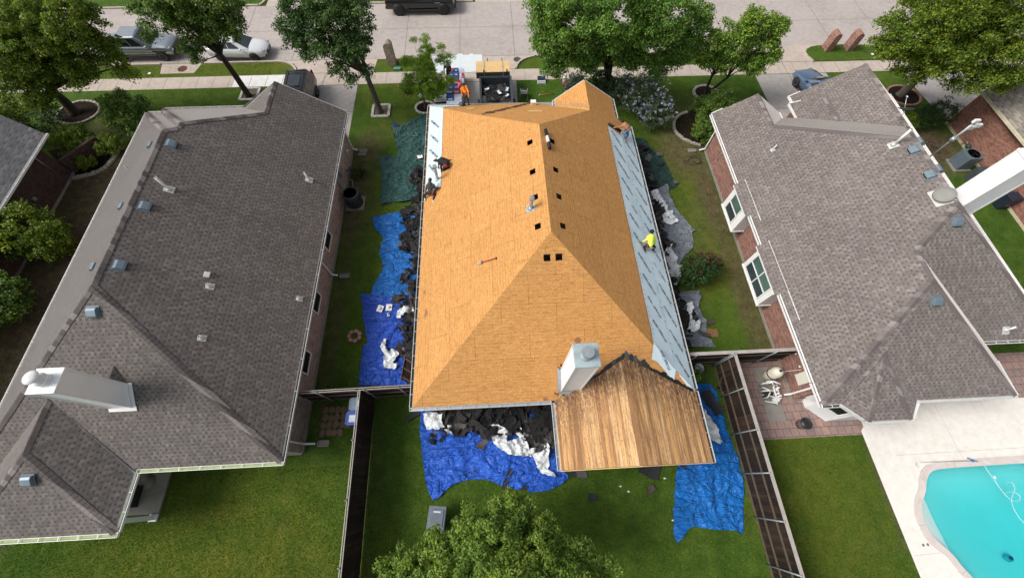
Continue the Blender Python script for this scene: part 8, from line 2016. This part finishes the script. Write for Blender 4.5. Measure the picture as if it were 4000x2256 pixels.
# small white litter on the lawns
lt = [(1581, 1235, 'white crumpled cup on the back lawn behind the patio roof'), (1561, 1222, 'tiny grey scrap left of the crumpled cup on the back lawn'), (1692, 1307, 'white scrap beside the left edge of the long blue tarp'), (1672, 1202, 'small white scrap above the brown folded shingle'), (1866, 1010, 'small white scrap at the foot of the right fence')]
for X, Y, lb in lt:
    c_ = at(X, Y); m = MB(); m.ball((c_.x, c_.y, .04), (.07, .04, .035), 8); tag(m.build('litter', WHITE), lb, 'litter')
t = thing('twig_branch', 'bare forked branch standing by the right fence', 'branch', at(1818, 958)); c_ = at(1808, 975); m = MB(); rs = random.Random(9)
for k in range(9): a = rs.uniform(0, 2 * PI); m.tube([c_, c_ + Vector((.25 * math.cos(a), .25 * math.sin(a), .35)), c_ + Vector((.5 * math.cos(a), .5 * math.sin(a), .8 * rs.uniform(.6, 1)))], [.016, .01, .004], 5)
m.build('twigs', plain('tan_twig', (.22, .16, .10), .8), t); m = MB(); m.ball(c_ + Vector((0, 0, .03)), (.12, .1, .05)); m.build('root_ball', MULCH, t)

# grass blades on the lawns near the camera: nobody could count them
def grass_blades():
    rs = np.random.RandomState(77); regs = [(-24, -6.8, -5.4, 1.0, 62000), (-6.5, 11.2, -5.2, 2.9, 42000), (11.6, 17.9, -5.4, 1.05, 26000), (-9.3, -4.2, 4.4, 27.9, 30000), (8.9, 14.9, 5.3, 27.9, 30000), (-26, -16.6, 22.8, 28.2, 9000), (2.1, 21, 22.6, 28.2, 16000), (-40, -17.5, 29.8, 31.1, 6000), (4.4, 19, 29.8, 31.1, 5000)]
    block = [TP for TP in TARP_POLYS]; V = []
    for x0, x1, y0, y1, n in regs:
        x = rs.uniform(x0, x1, n); y = rs.uniform(y0, y1, n); ok = np.ones(n, bool)
        for pl_ in block:
            px = np.array([p[0] for p in pl_]); py = np.array([p[1] for p in pl_]); ins = np.zeros(n, bool); j = len(px) - 1
            for i in range(len(px)):
                c = (py[i] > y) != (py[j] > y); den = py[j] - py[i] if abs(py[j] - py[i]) > 1e-9 else 1e-9
                ins ^= c & (x < (px[j] - px[i]) * (y - py[i]) / den + px[i]); j = i
            ok &= ~ins
        keep = np.array([field(DIRT, a, b) < .25 + .5 * r for a, b, r in zip(x, y, rs.rand(n))]); ok &= keep
        x, y = x[ok], y[ok]; m_ = len(x); a = rs.uniform(0, 2 * PI, m_); h = rs.uniform(.03, .065, m_); w = rs.uniform(.008, .018, m_); l = rs.uniform(.0, .05, m_); b = rs.uniform(0, 2 * PI, m_)
        T = np.zeros((m_, 3, 3)); T[:, 0, 0] = x - np.cos(a) * w; T[:, 0, 1] = y - np.sin(a) * w; T[:, 1, 0] = x + np.cos(a) * w; T[:, 1, 1] = y + np.sin(a) * w; T[:, 2, 0] = x + np.cos(b) * l; T[:, 2, 1] = y + np.sin(b) * l; T[:, 2, 2] = h
        V.append(T)
    V = np.concatenate(V); n = len(V); me = bpy.data.meshes.new('grass'); me.vertices.add(3 * n); me.vertices.foreach_set('co', V.reshape(-1)); me.loops.add(3 * n); me.loops.foreach_set('vertex_index', np.arange(3 * n, dtype=np.int32)); me.polygons.add(n)
    me.polygons.foreach_set('loop_start', np.arange(0, 3 * n, 3, dtype=np.int32)); me.polygons.foreach_set('loop_total', np.full(n, 3, dtype=np.int32)); me.update(calc_edges=True)
    me.materials.append(leaf_mat('grass_blades', [(.034, .072, .008), (.058, .110, .011), (.085, .140, .014), (.14, .165, .024)], .3)); o = bpy.data.objects.new('grass', me); COL.objects.link(o); tag(o, 'short green grass blades on the lawns', 'grass', None, 'stuff')
grass_blades()
